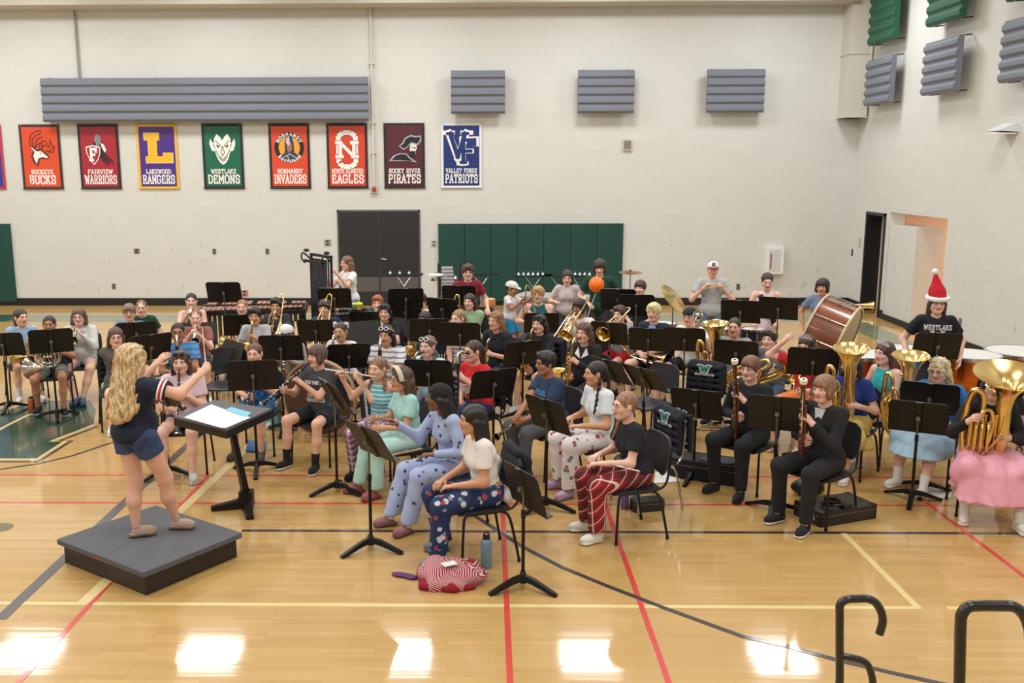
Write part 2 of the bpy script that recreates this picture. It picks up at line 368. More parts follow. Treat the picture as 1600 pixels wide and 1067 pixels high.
# doorway behind the corner
m = M(); m.bb((RX+.3,20.62,0),(10.2,20.75,2.6)).bb((9.4,20.75,0),(9.5,21.8,2.6)); 
m.bb((RX+.32,21.7,0),(9.4,21.8,2.6)).bb((RX+.3,20.62,2.5),(9.5,21.8,2.6)); struct(m.build('wall_doorway', mat('grey_paint', (176,170,164), .6), smooth=False))
t = thing('door_1', None, None, (RX, 20.62, 0)); struct(t)
m = M(); m.bb((-.03,-.06,0),(.33,.0,2.13)).bb((-.03,-1.0,0),(.33,-.94,2.13)).bb((-.03,-1.0,2.07),(.33,0,2.13)); m.build('frame', BLK, t, smooth=False)
m = M(); m.box((.5,-.12,1.04),(.05,.2,2.05)).bb((.3,-.99,.0),(.34,-.93,2.1)).box((.47,-.2,1.02),(.14,.06,.04)); m.build('door_leaf', BLK, t, smooth=False)
m = M(); m.bb((.33,-.78,.14),(.37,-.06,2.05)); m.build('door_panel', mat('grey_door', (158,152,146), .5), t, smooth=False)
# ceiling, beam, corner duct
struct(M().bb((LX, FY, CZ), (RX+.3, WY, CZ+.2)).build('ceiling', mat('ceiling_white', (225,222,215), .8), smooth=False))
struct(M().bb((LX, 20.75, 6.60), (7.62, WY, 7.4)).bb((LX, 20.68, 6.44), (7.62, WY, 6.6)).build('trim_1', mat('beam_cream', (196,190,178), .5), smooth=False))
t = thing('trim_2', None, None, (7.56, 21.0, 4.09)); struct(t)
m = M(); m.bb((.0,-.1,0),(.44,.42,4.4)).bb((-.02,-.12,1.3),(.46,.42,1.32)).bb((-.02,-.12,0),(.46,.42,.02)); m.build('duct_casing', CREAM, t, smooth=False)
# pipes
for nm, x, z0, z1, r in (('conduit_pipe', -2.56, 2.68, 6.5, .035), ('hanger_rod', -8.96, 5.0, 6.5, .022)):
    m = M().cyl((x, WY-.06, z0), (x, WY-.06, z1), r)
    t = thing(nm, {'conduit_pipe': 'cream conduit pipe running down the back wall to a small bell', 'hanger_rod': 'thin grey rod between the beam and the long grey baffle'}[nm], 'pipe', (x, WY-.06, z0))
    m.xf(Matrix.Translation((-x, -(WY-.06), -z0))).build('pipe', CREAM if r > .03 else mat('grey_pipe', (140,140,140), .5), t)
    if r > .03:
        m = M()
        for z in (.7,1.35,2.6): m.bb((-.06,-.045,z),(.06,.06,z+.02))
        m.build('strap', CREAM, t, smooth=False)
t = thing('alarm_bell', 'small red and white alarm box at the foot of the conduit pipe', 'alarm', (-2.56, WY, 2.6))
M().bb((-.08,-.07,-.08),(.08,0,.08)).build('box', mat('beige_box', (200,186,170), .5), t, smooth=False)
M().lathe([(0,.001),(0,.055),(.02,.05),(.03,.0)], (0,-.07,0), (0,-1,0)).build('sounder', mat('alarm_red', (150,60,50), .5), t)
m = M()
for k, (x, y0) in enumerate(((8.0, 20.0), (7.985, 20.9))): pass
t = thing('conduit_run', 'thin cream conduits running down beside the corner duct', 'pipe', (7.97, 20.95, 4.6))
for k in range(3):
    M().tube([(.02,-.06*k,2.2),(.02,-.06*k,.9),(.02,.05-.06*k,.35),(.02,.1-.06*k,.1)], .014, 6).build('pipe', CREAM, t)
M().bb((-.03,-.1,-.1),(.05,.12,.12)).build('junction_box', CREAM, t, smooth=False)
t = thing('security_camera', 'white dome security camera high on the wall beside the green baffles', 'camera', (8.05, 20.76, 5.94))
M().lathe([(0,.08),(.04,.08),(.05,.06)], (0,0,0), (-1,0,0)).build('housing', WHITE, t)
M().ball((-.06,0,0), .05).build('dome', BLK, t)
# baseboards
struct(M().bb((LX, WY-.02, 0), (RX, WY, .17)).build('baseboard_back', RUB, smooth=False))
struct(M().bb((RX-.02, FY, 0), (RX, 17., .17)).bb((RX-.02, 20.64, 0), (RX, WY, .17)).bb((RX-.02, 19.46, 0), (RX, 19.6, .17)).build('baseboard_right', RUB, smooth=False))
# floor -------------------------------------------------------------
k = NT('maple_floor', .2); o = k.xyz()
v = k.n('CombineXYZ', {0: o[0], 1: o[1]}).outputs[0]
br = k.n('TexBrick', {'Vector': v, 'Scale': 1., 'Mortar Size': .0011, 'Mortar Smooth': .4, 'Brick Width': .75, 'Row Height': .057, 'Bias': 0.,
    'Color1': (*lin((200,163,97)), 1), 'Color2': (*lin((184,146,81)), 1), 'Mortar': (*lin((152,114,62)), 1)}, offset=.37, offset_frequency=3)
br2 = k.n('TexBrick', {'Vector': k.n('VectorMath', {0: v, 1: (.31,.0,0)}, operation='ADD').outputs[0], 'Scale': 1., 'Mortar Size': 0., 'Brick Width': 1.1, 'Row Height': .057,
    'Color1': (0,0,0,1), 'Color2': (1,1,1,1)}, offset=.61, offset_frequency=2)
gr = k.n('TexNoise', {'Vector': k.n('VectorMath', {0: v, 1: (2.2,34,1)}, operation='MULTIPLY').outputs[0], 'Scale': 1., 'Detail': 4}).outputs['Fac']
c = k.mix(k.math('MULTIPLY', br2.outputs[0], .28), br.outputs[0], lin((209,176,112)))
c = k.mix(k.math('MULTIPLY', gr, .35), c, lin((175,133,70)))
k.out(c)
wv = k.n('TexNoise', {'Vector': k.n('VectorMath', {0: v, 1: (.7,14,1)}, operation='MULTIPLY').outputs[0], 'Scale': 1., 'Detail': 1.5}).outputs['Fac']
bp = k.n('Bump', {'Height': wv, 'Strength': .12, 'Distance': .003})
k.t.links.new(bp.outputs[0], k.b.inputs['Coat Normal'])
k.b.inputs['Roughness'].default_value = .45; k.b.inputs['Coat Weight'].default_value = .75; k.b.inputs['Coat Roughness'].default_value = .07; k.b.inputs['Coat IOR'].default_value = 1.5
struct(M().bb((LX, FY, -.1), (11.4, WY+.5, 0)).build('floor', k.m, smooth=False))
def paint(name, rgb): return mat(name, rgb, .42, coat=.75)
for _n, _c in (('line_red',(206,62,58)),('line_black',(44,40,44)),('line_cream',(222,204,140)),('court_green',(10,62,40)),('border_green',(116,128,104)),('border_dark',(34,84,62)),('line_grey',(78,74,76))):
    _m = paint(_n, _c); _m.node_tree.nodes['Principled BSDF'].inputs['Coat Roughness'].default_value = .08
NL = [0]
def court_line(P, wd, m, z=.0012, smooth=False):
    """painted line along floor points"""
    P = [Vector((p[0], p[1])) for p in P]; NL[0] += 1; z = z+.00012*NL[0]; V = []
    for i, p in enumerate(P):
        d = (P[min(i+1, len(P)-1)]-P[max(i-1, 0)]).normalized(); n = Vector((-d.y, d.x))*wd/2
        V += [(p.x+n.x, p.y+n.y, z), (p.x-n.x, p.y-n.y, z)]
    n = len(P); mm = M(); mm.add(V+[(a, b, 0) for a, b, c in V], [(2*i, 2*i+1, 2*i+3, 2*i+2) for i in range(n-1)]+[(2*i, 2*i+2, 2*n+2*i+2, 2*n+2*i) for i in range(n-1)]+[(2*i+1, 2*n+2*i+1, 2*n+2*i+3, 2*i+3) for i in range(n-1)])
    return struct(mm.build('floor_line', m, smooth=False))
def fl(*pts): return [at(x, y) for x, y in pts]
R_, B_, C_ = MC['line_red'], MC['line_black'], MC['line_cream']
def ext(p, q, a=0., b=0.):
    d = (q-p).normalized(); return [p-d*a, q+d*b]
court_line([(LX, at(800,787).y), (RX, at(800,787).y)], .04, R_); court_line([(LX, at(800,743.5).y), (RX, at(800,743.5).y)], .04, R_)
yb = at(800,830).y; court_line([(at(378,828).x-.0, yb), (RX, yb)], .05, B_)
yc = at(800,946).y; court_line([(LX, yc), (at(1440,951).x, yc)], .05, C_); court_line([(at(1480,950).x, yc),(RX, yc)], .05, C_)
court_line(ext(at(785,785), at(797,1067), 0, 2), .04, R_); court_line(ext(at(950,800), at(1045,1067), .3, 2), .04, R_)
court_line(ext(at(1395,745), at(1600,900), 0, 2), .04, R_); court_line(ext(at(326,742), at(28,1067), 0, 2), .04, R_)
court_line(ext(at(1318,833), at(1436,951), 0, 0), .05, C_); court_line(ext(at(386,700), at(128,943), .5, 0), .09, C_)
court_line(fl((0,967),(52,918),(105,868),(193,786),(248,736),(304,685),(352,640)), .09, MC['line_grey'])
court_line(fl((700,778),(752,812),(815,853),(878,886),(946,914),(1034,948),(1160,994),(1225,1008),(1305,1030),(1390,1050),(1472,1068),(1560,1084)), .045, B_)
court_line(fl((-40,741),(0,733),(60,724),(112,712),(175,691),(228,664),(262,640),(300,600)), .04, B_)
court_line(fl((840,672),(960,672),(1130,672)), .03, B_); 
court_line(fl((1085,672),(1095,668),(1265,668)), .03, B_)
yt = at(600,502).y; yf = at(600,491).y; xs = 6.95
struct(M().bb((at(24,497).x, yt, 0), (xs+.6, yf, .0015)).bb((xs, FY, 0), (xs+.6, yt, .0015)).build('floor_border', MC['border_green'], smooth=False))
struct(M().bb((LX, yt, 0), (at(24,497).x, yf, .0015)).build('floor_border', MC['border_dark'], smooth=False))
# green emblem painted on the floor at the left
def floor_poly(pts, z, m, nm='floor_emblem'):
    P = [(p[0], p[1]) for p in pts]; return struct(M().prism(P, 0, z).build(nm, m, smooth=False))
G = fl((-60,717),(58,716),(102,689),(78,690),(146,664),(150,640),(140,625),(58,625),(36,632),(-60,655))
floor_poly(G, .0012, MC['court_green'])
court_line(fl((-60,717),(58,717),(103,688.5),(78,690),(148,663)), .045, C_); court_line(fl((-60,721),(60,721),(112,688),(94,688),(152,666)), .04, B_)
court_line(fl((-60,655),(0,645),(50,625),(140,625)), .04, C_); court_line(fl((-30,690),(4,668),(40,650),(70,640)), .05, C_)
struct(M().lathe([(0,.0001),(.002,.11),(.002,.0001)], at(0,824)).build('floor_plate', mat('brass_plate', (120,110,80), .4, .6)))
# pads -----------------------------------------------------------------
GPAD = mat('pad_green', (14,66,60), .5, bump=.05, bscale=3)
def pads(x0, x1, n, z1, label):
    t = thing('wall_pad', label, 'wall pad', ((x0+x1)/2, WY, 0), 0)
    w_ = (x1-x0)/n
    for i in range(n):
        M().rbox((x0+w_*(i+.5)-(x0+x1)/2, -.03, (z1+.1)/2), (w_-.006, .06, z1-.1), .012).build('pad', GPAD, t)
pads(-1.15, 2.98, 7, 1.84, 'long row of dark green padded wall mats behind the percussion'); pads(-15.5, -10.79, 8, 1.86, 'dark green wall mats beside the far left of the wall')
# double door ------------------------------------------------------------
t = thing('door_2', None, None, (-2.48, WY, 0)); struct(t)
m = M(); m.bb((-.93,-.02,0),(-.89,.02,2.15)).bb((.89,-.02,0),(.93,.02,2.15)).bb((-.93,-.02,2.11),(.93,.02,2.15)); m.build('frame', mat('door_frame', (90,92,94), .5), t, smooth=False)
DOORM = mat('door_black', (38,39,42), .45)
for s_ in (-1, 1):
    lf = M().bb((min(s_*.005,s_*.89),-.04,.01),(max(s_*.005,s_*.89),0,2.11)).build('door_leaf', DOORM, t, smooth=False)
    M().bb((min(s_*.02,s_*.87),-.045,.32),(max(s_*.02,s_*.87),-.035,.95-.3)).build('kick_plate', mat('kick_plate', (112,108,108), .4, .6), lf, smooth=False)
m = M(); m.lathe([(0,.03),(.015,.03),(.03,.015)], (.06,-.04,1.06), (0,-1,0)).cyl((.06,-.08,1.06),(.17,-.08,1.05),.013); m.build('door_handle', STEEL, t)
M().lathe([(0,.028),(.02,.025)], (.06,-.04,1.17), (0,-1,0)).build('lock', STEEL, t)
# small wall fittings ------------------------------------------------------
def plate(x, z, w_, h_, label, cat='socket', rgb=(120,112,104)):
    t = thing('wall_socket' if cat == 'socket' else 'wall_plate', label, cat, (x, WY, z))
    M().bb((-w_/2,-.012,-h_/2),(w_/2,0,h_/2)).build('cover', mat('plate_%d' % rgb[0], rgb, .4), t, smooth=False)
    for s_ in (-1, 1): M().bb((-w_/5,-.016,s_*h_/4-h_/9),(w_/5,-.01,s_*h_/4+h_/9)).build('outlet', BLK, t, smooth=False)
plate(-7.97,1.24,.12,.11,'square metal outlet plate below the purple and gold pennant'); plate(-6.21,1.23,.08,.12,'narrow outlet plate below the green demon banner')
plate(-5.01,1.23,.08,.12,'outlet plate below the banner with the round badge'); plate(-8.55,.44,.08,.12,'low outlet plate above the baseboard far left')
plate(5.59,.42,.08,.13,'outlet plate on the wall right of the boy in the white cap')
plate(-3.64,1.42,.15,.14,'small grey notice plate beside the black double door','sign',(150,146,140)); plate(-1.25,1.4,.13,.14,'small thermostat plate left of the green wall mats','thermostat',(190,188,180))
plate(-5.57,.28+.0,.16,.14,'small faded red plate low on the wall behind the marimba','sign',(186,130,118))
t = thing('wall_loudspeaker', 'square beige loudspeaker box high on the back wall', 'speaker', (3.02, WY, 3.55))
M().bb((-.1,-.05,-.12),(.1,0,.12)).build('housing', mat('beige_speaker', (196,188,172), .5), t, smooth=False); M().bb((-.075,-.055,-.09),(.075,-.05,.09)).build('grille', mat('grille_grey', (128,122,112), .5), t, smooth=False)
t = thing('defibrillator_cabinet', 'white wall cabinet with a clear door behind the girl with the sash', 'cabinet', (6.33, WY, 1.02))
M().bb((-.2,-.16,-.3),(.2,0,.3)).build('box', WHITE, t, smooth=False); M().bb((-.13,-.165,-.24),(.13,-.158,.24)).build('window', mat('cabinet_glass', (206,210,212), .15), t, smooth=False)
M().bb((-.1,-.17,-.18),(-.07,-.16,.16)).build('red_sign', mat('sign_red', (170,60,60), .5), t, smooth=False)
for (px, py, ww, hh, lb, rgb) in ((1332,394,.06,.16,'slim black card reader beside the corner doorway',(40,40,42)),(1344,378,.12,.2,'beige switch plate beside the corner doorway',(190,182,168))):
    p = atX(px, py, RX); t = thing('wall_plate', lb, 'switch', p)
    M().bb((-.015,-ww/2,-hh/2),(0,ww/2,hh/2)).build('cover', mat('plate_r%d' % rgb[0], rgb, .5), t, smooth=False)
p = atX(1501, 502, RX); t = thing('wall_socket', 'outlet plate on the side wall right of the person in the red hat', 'socket', p)
M().bb((-.015,-.04,-.06),(0,.04,.06)).build('cover', mat('plate_120', (120,112,104), .4), t, smooth=False)
p = atX(1581, 204, RX); t = thing('emergency_light', 'white wedge shaped wall light on the side wall', 'lamp', p)
m = M(); m.add([(0,-.2,.08),(0,.2,.08),(-.05,-.2,.12),(-.05,.2,.12),(-.3,-.2,0),(-.3,.2,0),(0,-.2,-.02),(0,.2,-.02)], [(0,2,3,1),(2,4,5,3),(4,6,7,5),(0,6,4,2),(1,3,5,7),(0,1,7,6)]); m.build('housing', mat('light_white', (214,218,222), .35), t, smooth=False)
M().bb((-.29,-.18,-.05),(-.02,.18,-.03)).build('lens', WHITE, t, smooth=False)
# acoustic baffles -----------------------------------------------------------
def baffle(x0, x1, z0, z1, label, rgb, n=5, wall='back', tilt=.16, group=None):
    W_ = x1-x0; H_ = z1-z0; m = M(); P = []
    for i in range(n):   # corrugated profile (depth, height)
        b = H_*i/n; h = H_/n
        P += [(0, b), (-.04, b+h*.25), (-.04, b+h*.6), (0, b+h*.85)]
    P.append((0, H_)); P = [(d-.28+tilt*(1-z/H_)*0, z) for d, z in P]
    Q = P+[(-.2, H_), (-.2, 0)]
    nn = len(Q); V = [(s_*W_/2, y, z) for s_ in (-1, 1) for y, z in Q]
    m.add(V, [tuple(range(nn)), tuple(range(nn, 2*nn))[::-1]]+[(i, nn+i, nn+(i+1) % nn, (i+1) % nn) for i in range(nn)])
    loc = ((x0+x1)/2, WY, z0) if wall == 'back' else (RX, (x0+x1)/2, z0)
    t = thing('acoustic_panel', label, 'acoustic panel', loc, 0 if wall == 'back' else -PI/2, group)
    m.build('corrugated_face', mat('baffle_%d' % rgb[0], rgb, .55), t, smooth=False)
    for s_ in (-1, 1):
        for z in (0., H_): M().cyl((s_*(W_/2-.12), -.2, z), (s_*(W_/2-.12), -.024, z+.02), .012, seg=6).build('bracket', RUB, t)
    return t
GREY = (116,121,134); GRN = (22,84,62)
baffle(-9.72,-2.62,4.08,5.0,'long grey corrugated acoustic panel above the banners', GREY, 5)
baffle(-.83,.33,4.22,5.12,'grey square acoustic panel above the navy banner', GREY); baffle(1.9,3.1,4.22,5.12,'middle grey acoustic panel above the beige speaker box', GREY); baffle(4.66,5.88,4.22,5.12,'grey acoustic panel nearest the corner duct', GREY)
for (y0,y1,z0,z1,lb,c_) in ((19.2,20.45,4.3,5.2,'grey acoustic panel on the side wall below a green one, next to the duct',GREY),(16.55,17.8,4.32,5.22,'larger looking grey acoustic panel on the side wall, second from the duct',GREY),(13.9,15.15,4.32,5.22,'grey acoustic panel cut by the right picture edge',GREY),
   (19.2,20.45,5.5,6.5,'green acoustic panel on the side wall above a grey one, next to the duct',GRN),(16.55,17.8,5.5,6.5,'green acoustic panel high on the side wall, second from the duct',GRN),(13.9,15.15,5.5,6.5,'green acoustic panel high at the right picture edge',GRN)):
    baffle(y0, y1, z0, z1, lb, c_, 5, 'right')
# banners ---------------------------------------------------------------------
BW, BH = .9, 1.42
def bx(px): return atY(px, 245, WY).x
def banner(px, rgb, edge, l1, l2, art, label, group='school banners on the back wall'):
    t = thing('banner', label, 'banner', (bx(px), WY-.02, 2.62), 0, group)
    c = mat('vinyl_%d_%d' % rgb[:2], rgb, .4, bump=.06, bscale=3); e = mat('vinyl_edge_%d_%d' % edge[:2], edge, .5)
    M().bb((-BW/2,-.006,0),(BW/2,.006,BH)).build('border', e, t, smooth=False)
    M().bb((-BW/2+.055,-.009,.06),(BW/2-.055,-.005,BH-.06)).build('field', c, t, smooth=False)
    Wt = mat('vinyl_white', (236,234,230), .5)
    m = M(); lettering(m, l2, .17, (0,-.0095,.13), .70 if len(l2) > 6 else .115*len(l2), wt=.24, th=.003); lettering(m, l1, .085, (0,-.0095,.345), min(.68, .068*len(l1)-.02*(' ' in l1)), wt=.24, th=.003)
    m.build('lettering', Wt, t, smooth=False)
    g = M()
    for s_ in (-1,0,1): g.lathe([(0,.016),(.004,.012)], (s_*(BW/2-.04),-.007,BH-.03), (0,-1,0), 8)
    g.build('grommet', STEEL, t); M().cyl((-BW/2-.01,-.012,.02),(BW/2+.01,-.012,.02),.014,seg=6).build('bottom_rod', e, t)
    if art: art(t)
LAY = [0]
def flat(t, name, rgb, polys, d=0, closed=True, wd=0.):
    """emblem shapes: polygons in banner millimetre-ish units (x -.35..35, z 0.5..1.3)"""
    m = M(); y = -.0096-.0022*d
    for P in polys:
        if wd:
            for (x0, z0), (x1, z1) in zip(P[:-1], P[1:]):
                dx, dz = x1-x0, z1-z0; L = math.hypot(dx, dz) or 1; nx, nz = -dz/L*wd/2, dx/L*wd/2
                m.prism([(x0+nx,z0+nz),(x0-nx,z0-nz),(x1-nx,z1-nz),(x1+nx,z1+nz)], -y, -y+.002+.00012*(len(m.f) % 7), rot=((1,0,0),(0,0,-1),(0,1,0)))
        else: m.prism(P, -y, -y+.002, rot=((1,0,0),(0,0,-1),(0,1,0)))
    m.build(name, mat('emblem_%d_%d_%d' % rgb, rgb, .5), t, smooth=False)
BK, WH = (26,26,30), (236,234,230)
def ell(cx, cz, rx, rz, n=20, a0=0, a1=360): return [(cx+rx*math.cos(math.radians(a0+(a1-a0)*i/n)), cz+rz*math.sin(math.radians(a0+(a1-a0)*i/n))) for i in range(n+(a1-a0 < 360))]
def arcp(pts, n=6):  # smooth curve through points
    P = [np.array(p, float) for p in pts]; out = []
    for i in range(len(P)-1):
        a, b, c, d = P[max(i-1,0)], P[i], P[i+1], P[min(i+2,len(P)-1)]
        for k_ in range(n):
            u = k_/n; out.append(tuple(.5*((2*b)+(c-a)*u+(2*a-5*b+4*c-d)*u*u+(3*b-a-3*c+d)*u**3)))
    return out+[tuple(P[-1])]
def bucks(t):
    A = [arcp(p) for p in ([(-.1,.78),(-.2,.92),(-.22,1.05),(-.17,1.2),(-.05,1.27),(.06,1.28)],[(-.1,.9),(-.17,1.0),(-.14,1.12),(-.03,1.2),(.05,1.22)],[(-.06,.93),(-.1,1.02),(-.04,1.1),(.07,1.15)],[(-.02,.9),(.02,1.02),(.12,1.06),(.16,.98)],[(.02,.86),(.1,.97),(.2,.93),(.23,1.1)],[(.1,.85),(.2,.84),(.28,.93),(.24,1.06)],[(.15,.83),(.28,.82),(.32,.95)],[(-.13,.86),(-.08,.98),(.05,1.0),(.02,.88),(-.03,.84)])]
    flat(t, 'antlers', (96,34,22), A, 0, wd=.022)
    flat(t, 'stag_outline', (96,34,22), [[(-.22,.97),(-.17,.83),(-.22,.72),(-.18,.6),(-.1,.52),(-.06,.54),(-.04,.64),(.03,.68),(.14,.66),(.2,.7),(.17,.76),(.08,.84),(-.02,.89),(-.1,.88),(-.16,.95)]], 1)
    flat(t, 'stag_head', WH, [[(-.2,.94),(-.12,.86),(-.06,.83),(0,.85),(.06,.8),(.14,.73),(.17,.69),(.12,.69),(.03,.71),(-.06,.68),(-.09,.6),(-.1,.56),(-.14,.64),(-.17,.73),(-.13,.82),(-.19,.9)]], 2)
    flat(t, 'eye', BK, [ell(.0,.79,.018,.012,8)], 3)
def warrior(t):
    flat(t, 'cape', (90,18,30), [[(0,1.0),(.1,.9),(.18,.75),(.3,.62),(.33,.52),(.24,.6),(.17,.52),(.08,.6),(.0,.7)]], 0)
    flat(t, 'body', BK, [[(-.16,.98),(-.04,1.05),(.1,1.02),(.16,.88),(.1,.74),(.2,.6),(.05,.7),(-.1,.8)]], 1)
    flat(t, 'arm', WH, [[(.04,1.02),(.12,.98),(.17,.86),(.13,.8),(.08,.9)]], 2)
    flat(t, 'helmet', (130,132,138), [[(-.09,1.08),(-.06,1.18),(0,1.2),(.06,1.15),(.06,1.04),(.01,.95),(-.05,.95),(-.06,1.03)]], 3)
    sh = [(-.29,.93),(-.13,.97),(.04,.93),(.03,.78),(-.02,.65),(-.12,.53),(-.22,.65),(-.28,.8)]
    flat(t, 'shield_rim', WH, [sh], 3); c = (-.125,.76); flat(t, 'shield', (160,36,54), [[(c[0]+(x-c[0])*.86, c[1]+(z-c[1])*.87) for x, z in sh]], 4)
    m = M(); lettering(m, 'F', .24, (-.13,-.0205,.64), .13, wt=.3); m.build('shield_letter', mat('vinyl_white', WH), t, smooth=False)
def blockL(t):
    L = [(-.28,1.22),(.06,1.22),(.06,1.06),(-.0,1.06),(-.0,.72),(.12,.72),(.12,.8),(.34,.8),(.34,.58),(-.26,.58),(-.26,.72),(-.2,.72),(-.2,1.06),(-.28,1.06)]
    flat(t, 'letter_outline', WH, [[(x*1.03+.0,(z-.9)*1.04+.9) for x, z in L]], 0); flat(t, 'block_letter', (240,184,40), [L], 1)
def demon(t):
    H = [(-.12,1.2),(-.05,1.14),(0,1.06),(.05,1.14),(.12,1.2),(.18,1.1),(.19,.98),(.27,1.1),(.29,.98),(.24,.84),(.17,.82),(.12,.66),(.06,.57),(0,.53),(-.06,.57),(-.12,.66),(-.17,.82),(-.24,.84),(-.29,.98),(-.27,1.1),(-.19,.98),(-.18,1.1)]
    flat(t, 'demon_face', WH, [H], 0)
    G_ = (16,100,72)
    flat(t, 'face_lines', G_, [[(-.15,1.06),(-.1,1.0),(-.03,.93)],[(.15,1.06),(.1,1.0),(.03,.93)],[(0,.93),(-.04,.8),(0,.72),(.04,.8),(0,.93)],[(-.16,.86),(-.1,.74),(0,.64),(.1,.74),(.16,.86)],[(-.1,.7),(0,.6),(.1,.7)],[(-.2,.98),(-.17,.9)],[(.2,.98),(.17,.9)]], 1, wd=.016)
    flat(t, 'eyes', G_, [[(-.13,.98),(-.05,.92),(-.12,.9)],[(.13,.98),(.05,.92),(.12,.9)]], 1)
def badge(t):
    flat(t, 'badge_ring', BK, [ell(0,.9,.33,.33,32)], 0); flat(t, 'badge_centre', (236,160,50), [ell(0,.9,.235,.235,28)], 1)
    m = M()
    for txt, a0, a1, up in (('NORMANDY', 150, 30, 1), ('INVADERS', 222, 318, 0)):
        for i, ch in enumerate(txt):
            a = math.radians(a0+(a1-a0)*i/(len(txt)-1)); r = .285; rr = (math.sin(a), 0, -math.cos(a)) if up else (-math.sin(a), 0, math.cos(a)); ru = (math.cos(a), 0, math.sin(a)) if up else (-math.cos(a), 0, -math.sin(a))
            cx, cz = r*math.cos(a), .9+r*math.sin(a); lettering(m, ch, .065, (cx-ru[0]*.033, -.0125, cz-ru[2]*.033), .05, ux=rr, uy=ru, wt=.26, slab=False)
    m.build('ring_lettering', mat('vinyl_white', WH), t, smooth=False)
    flat(t, 'hooded_figure', (52,62,84), [[(-.2,.7),(-.1,.8),(-.1,1.0),(-.06,1.12),(0,1.18),(.07,1.12),(.1,1.0),(.11,.8),(.2,.72),(.1,.64),(-.1,.64)]], 2)
    flat(t, 'face', (170,110,84), [[(-.05,1.0),(.05,1.0),(.06,.86),(0,.78),(-.05,.86)]], 3); flat(t, 'helmet', (198,202,210), [[(-.07,1.0),(-.05,1.1),(0,1.16),(.02,1.0),(0,.93)]], 4)
    flat(t, 'collar', (200,204,210), [[(-.14,.68),(0,.76),(.14,.68)],[(-.04,.72),(-.02,.64)]], 4, wd=.015)
def eagles(t):
    o1 = [(-.17,.56),(-.06,.48),(.1,.48),(.21,.56),(.21,1.14),(.1,1.22),(-.06,1.22),(-.17,1.14)]; o1 = [(x-.02, z) for x, z in o1]
    for d, c, s1 in ((0,BK,.0),(1,WH,1.)):
        w2 = .13-.02*d; P = o1+[o1[0]]; flat(t, 'letter_o', c, [P], d, wd=w2)
    for d, c, s1 in ((2,(198,60,44),.105),(3,WH,.075)):
        flat(t, 'letter_n', c, [[(-.15,.7),(-.15,1.0)],[(-.15,1.0),(.15,.7)],[(.15,.7),(.15,1.0)],[(-.26,.7),(-.08,.7)],[(-.26,1.0),(-.1,1.0)],[(.07,1.0),(.26,1.0)],[(.09,.7),(.26,.7)]], d, wd=s1)
def pirate(t):
    gr = (170,178,190)
    flat(t, 'cloak', gr, [[(-.34,.6),(-.24,.72),(-.1,.77),(.05,.76),(.12,.68),(.24,.6),(.28,.57),(.1,.6),(-.15,.6)]], 0); flat(t, 'cloak_dark', BK, [[(-.28,.62),(-.2,.71),(-.08,.75),(.04,.74),(.1,.66),(.2,.6),(-.1,.62)]], 1)
    flat(t, 'hat_trim', gr, [[(-.12,.92),(-.05,.98),(.02,1.1),(.14,1.16),(.26,1.14),(.37,1.15),(.38,1.04),(.3,.94),(.16,.98),(.04,.87),(-.02,.84)]], 0)
    flat(t, 'hat', BK, [[(-.09,.92),(-.02,.97),(.04,1.08),(.14,1.13),(.25,1.11),(.35,1.12),(.35,1.05),(.28,.97),(.16,1.01),(.05,.9),(-.02,.87)]], 1)
    flat(t, 'face', (224,222,220), [[(.14,.98),(.27,.95),(.28,.87),(.25,.82),(.26,.77),(.22,.7),(.15,.74),(.12,.84)]], 2); flat(t, 'beard', BK, [[(.16,.82),(.25,.81),(.25,.77),(.22,.68),(.14,.7),(.12,.8)],[(.18,.9),(.26,.89),(.25,.87),(.19,.88)]], 3)
def vf(t):
    m = M(); lettering(m, 'V', .55, (-.08,-.0095,.66), .4, wt=.26); lettering(m, 'F', .52, (.14,-.0098,.55), .36, wt=.26, th=.003); m.build('monogram_outline', mat('vinyl_white', WH), t, smooth=False)
    m = M(); lettering(m, 'V', .50, (-.08,-.0125,.69), .33, wt=.2); lettering(m, 'F', .48, (.14,-.0128,.57), .30, wt=.2); m.build('monogram', mat('vinyl_26_48', (26,48,112)), t, smooth=False)
banner(65,(218,76,40),(60,40,38),'BUCKEYE','BUCKS',bucks,'orange banner reading BUCKEYE BUCKS with an antlered stag head')
banner(156,(164,36,54),(40,30,34),'FAIRVIEW','WARRIORS',warrior,'crimson banner reading FAIRVIEW WARRIORS with a shield')
banner(247,(74,44,134),(234,182,52),'LAKEWOOD','RANGERS',blockL,'purple banner edged in gold reading LAKEWOOD RANGERS')
banner(349,(14,100,74),(28,30,34),'WESTLAKE','DEMONS',demon,'green banner reading WESTLAKE DEMONS with a white horned face')
banner(453,(216,72,44),(30,28,34),'NORMANDY','INVADERS',badge,'orange red banner reading NORMANDY INVADERS with a round badge')
banner(543,(212,66,42),(34,26,32),'NORTH OLMSTED','EAGLES',eagles,'orange red banner reading NORTH OLMSTED EAGLES with crossed N and O')
banner(632,(84,32,44),(34,28,34),'ROCKY RIVER','PIRATES',pirate,'maroon banner reading ROCKY RIVER PIRATES')
banner(721,(26,48,112),(226,228,232),'VALLEY FORGE','PATRIOTS',vf,'navy banner edged in white reading VALLEY FORGE PATRIOTS')
banner(-25,(30,50,130),(190,50,80),'','',None,'blue banner with a pink red border cut off by the left picture edge') if False else None
t = thing('banner', 'blue banner with a raspberry border, mostly outside the left picture edge', 'banner', (bx(6)-.45, WY-.02, 2.62), 0, 'school banners on the back wall')
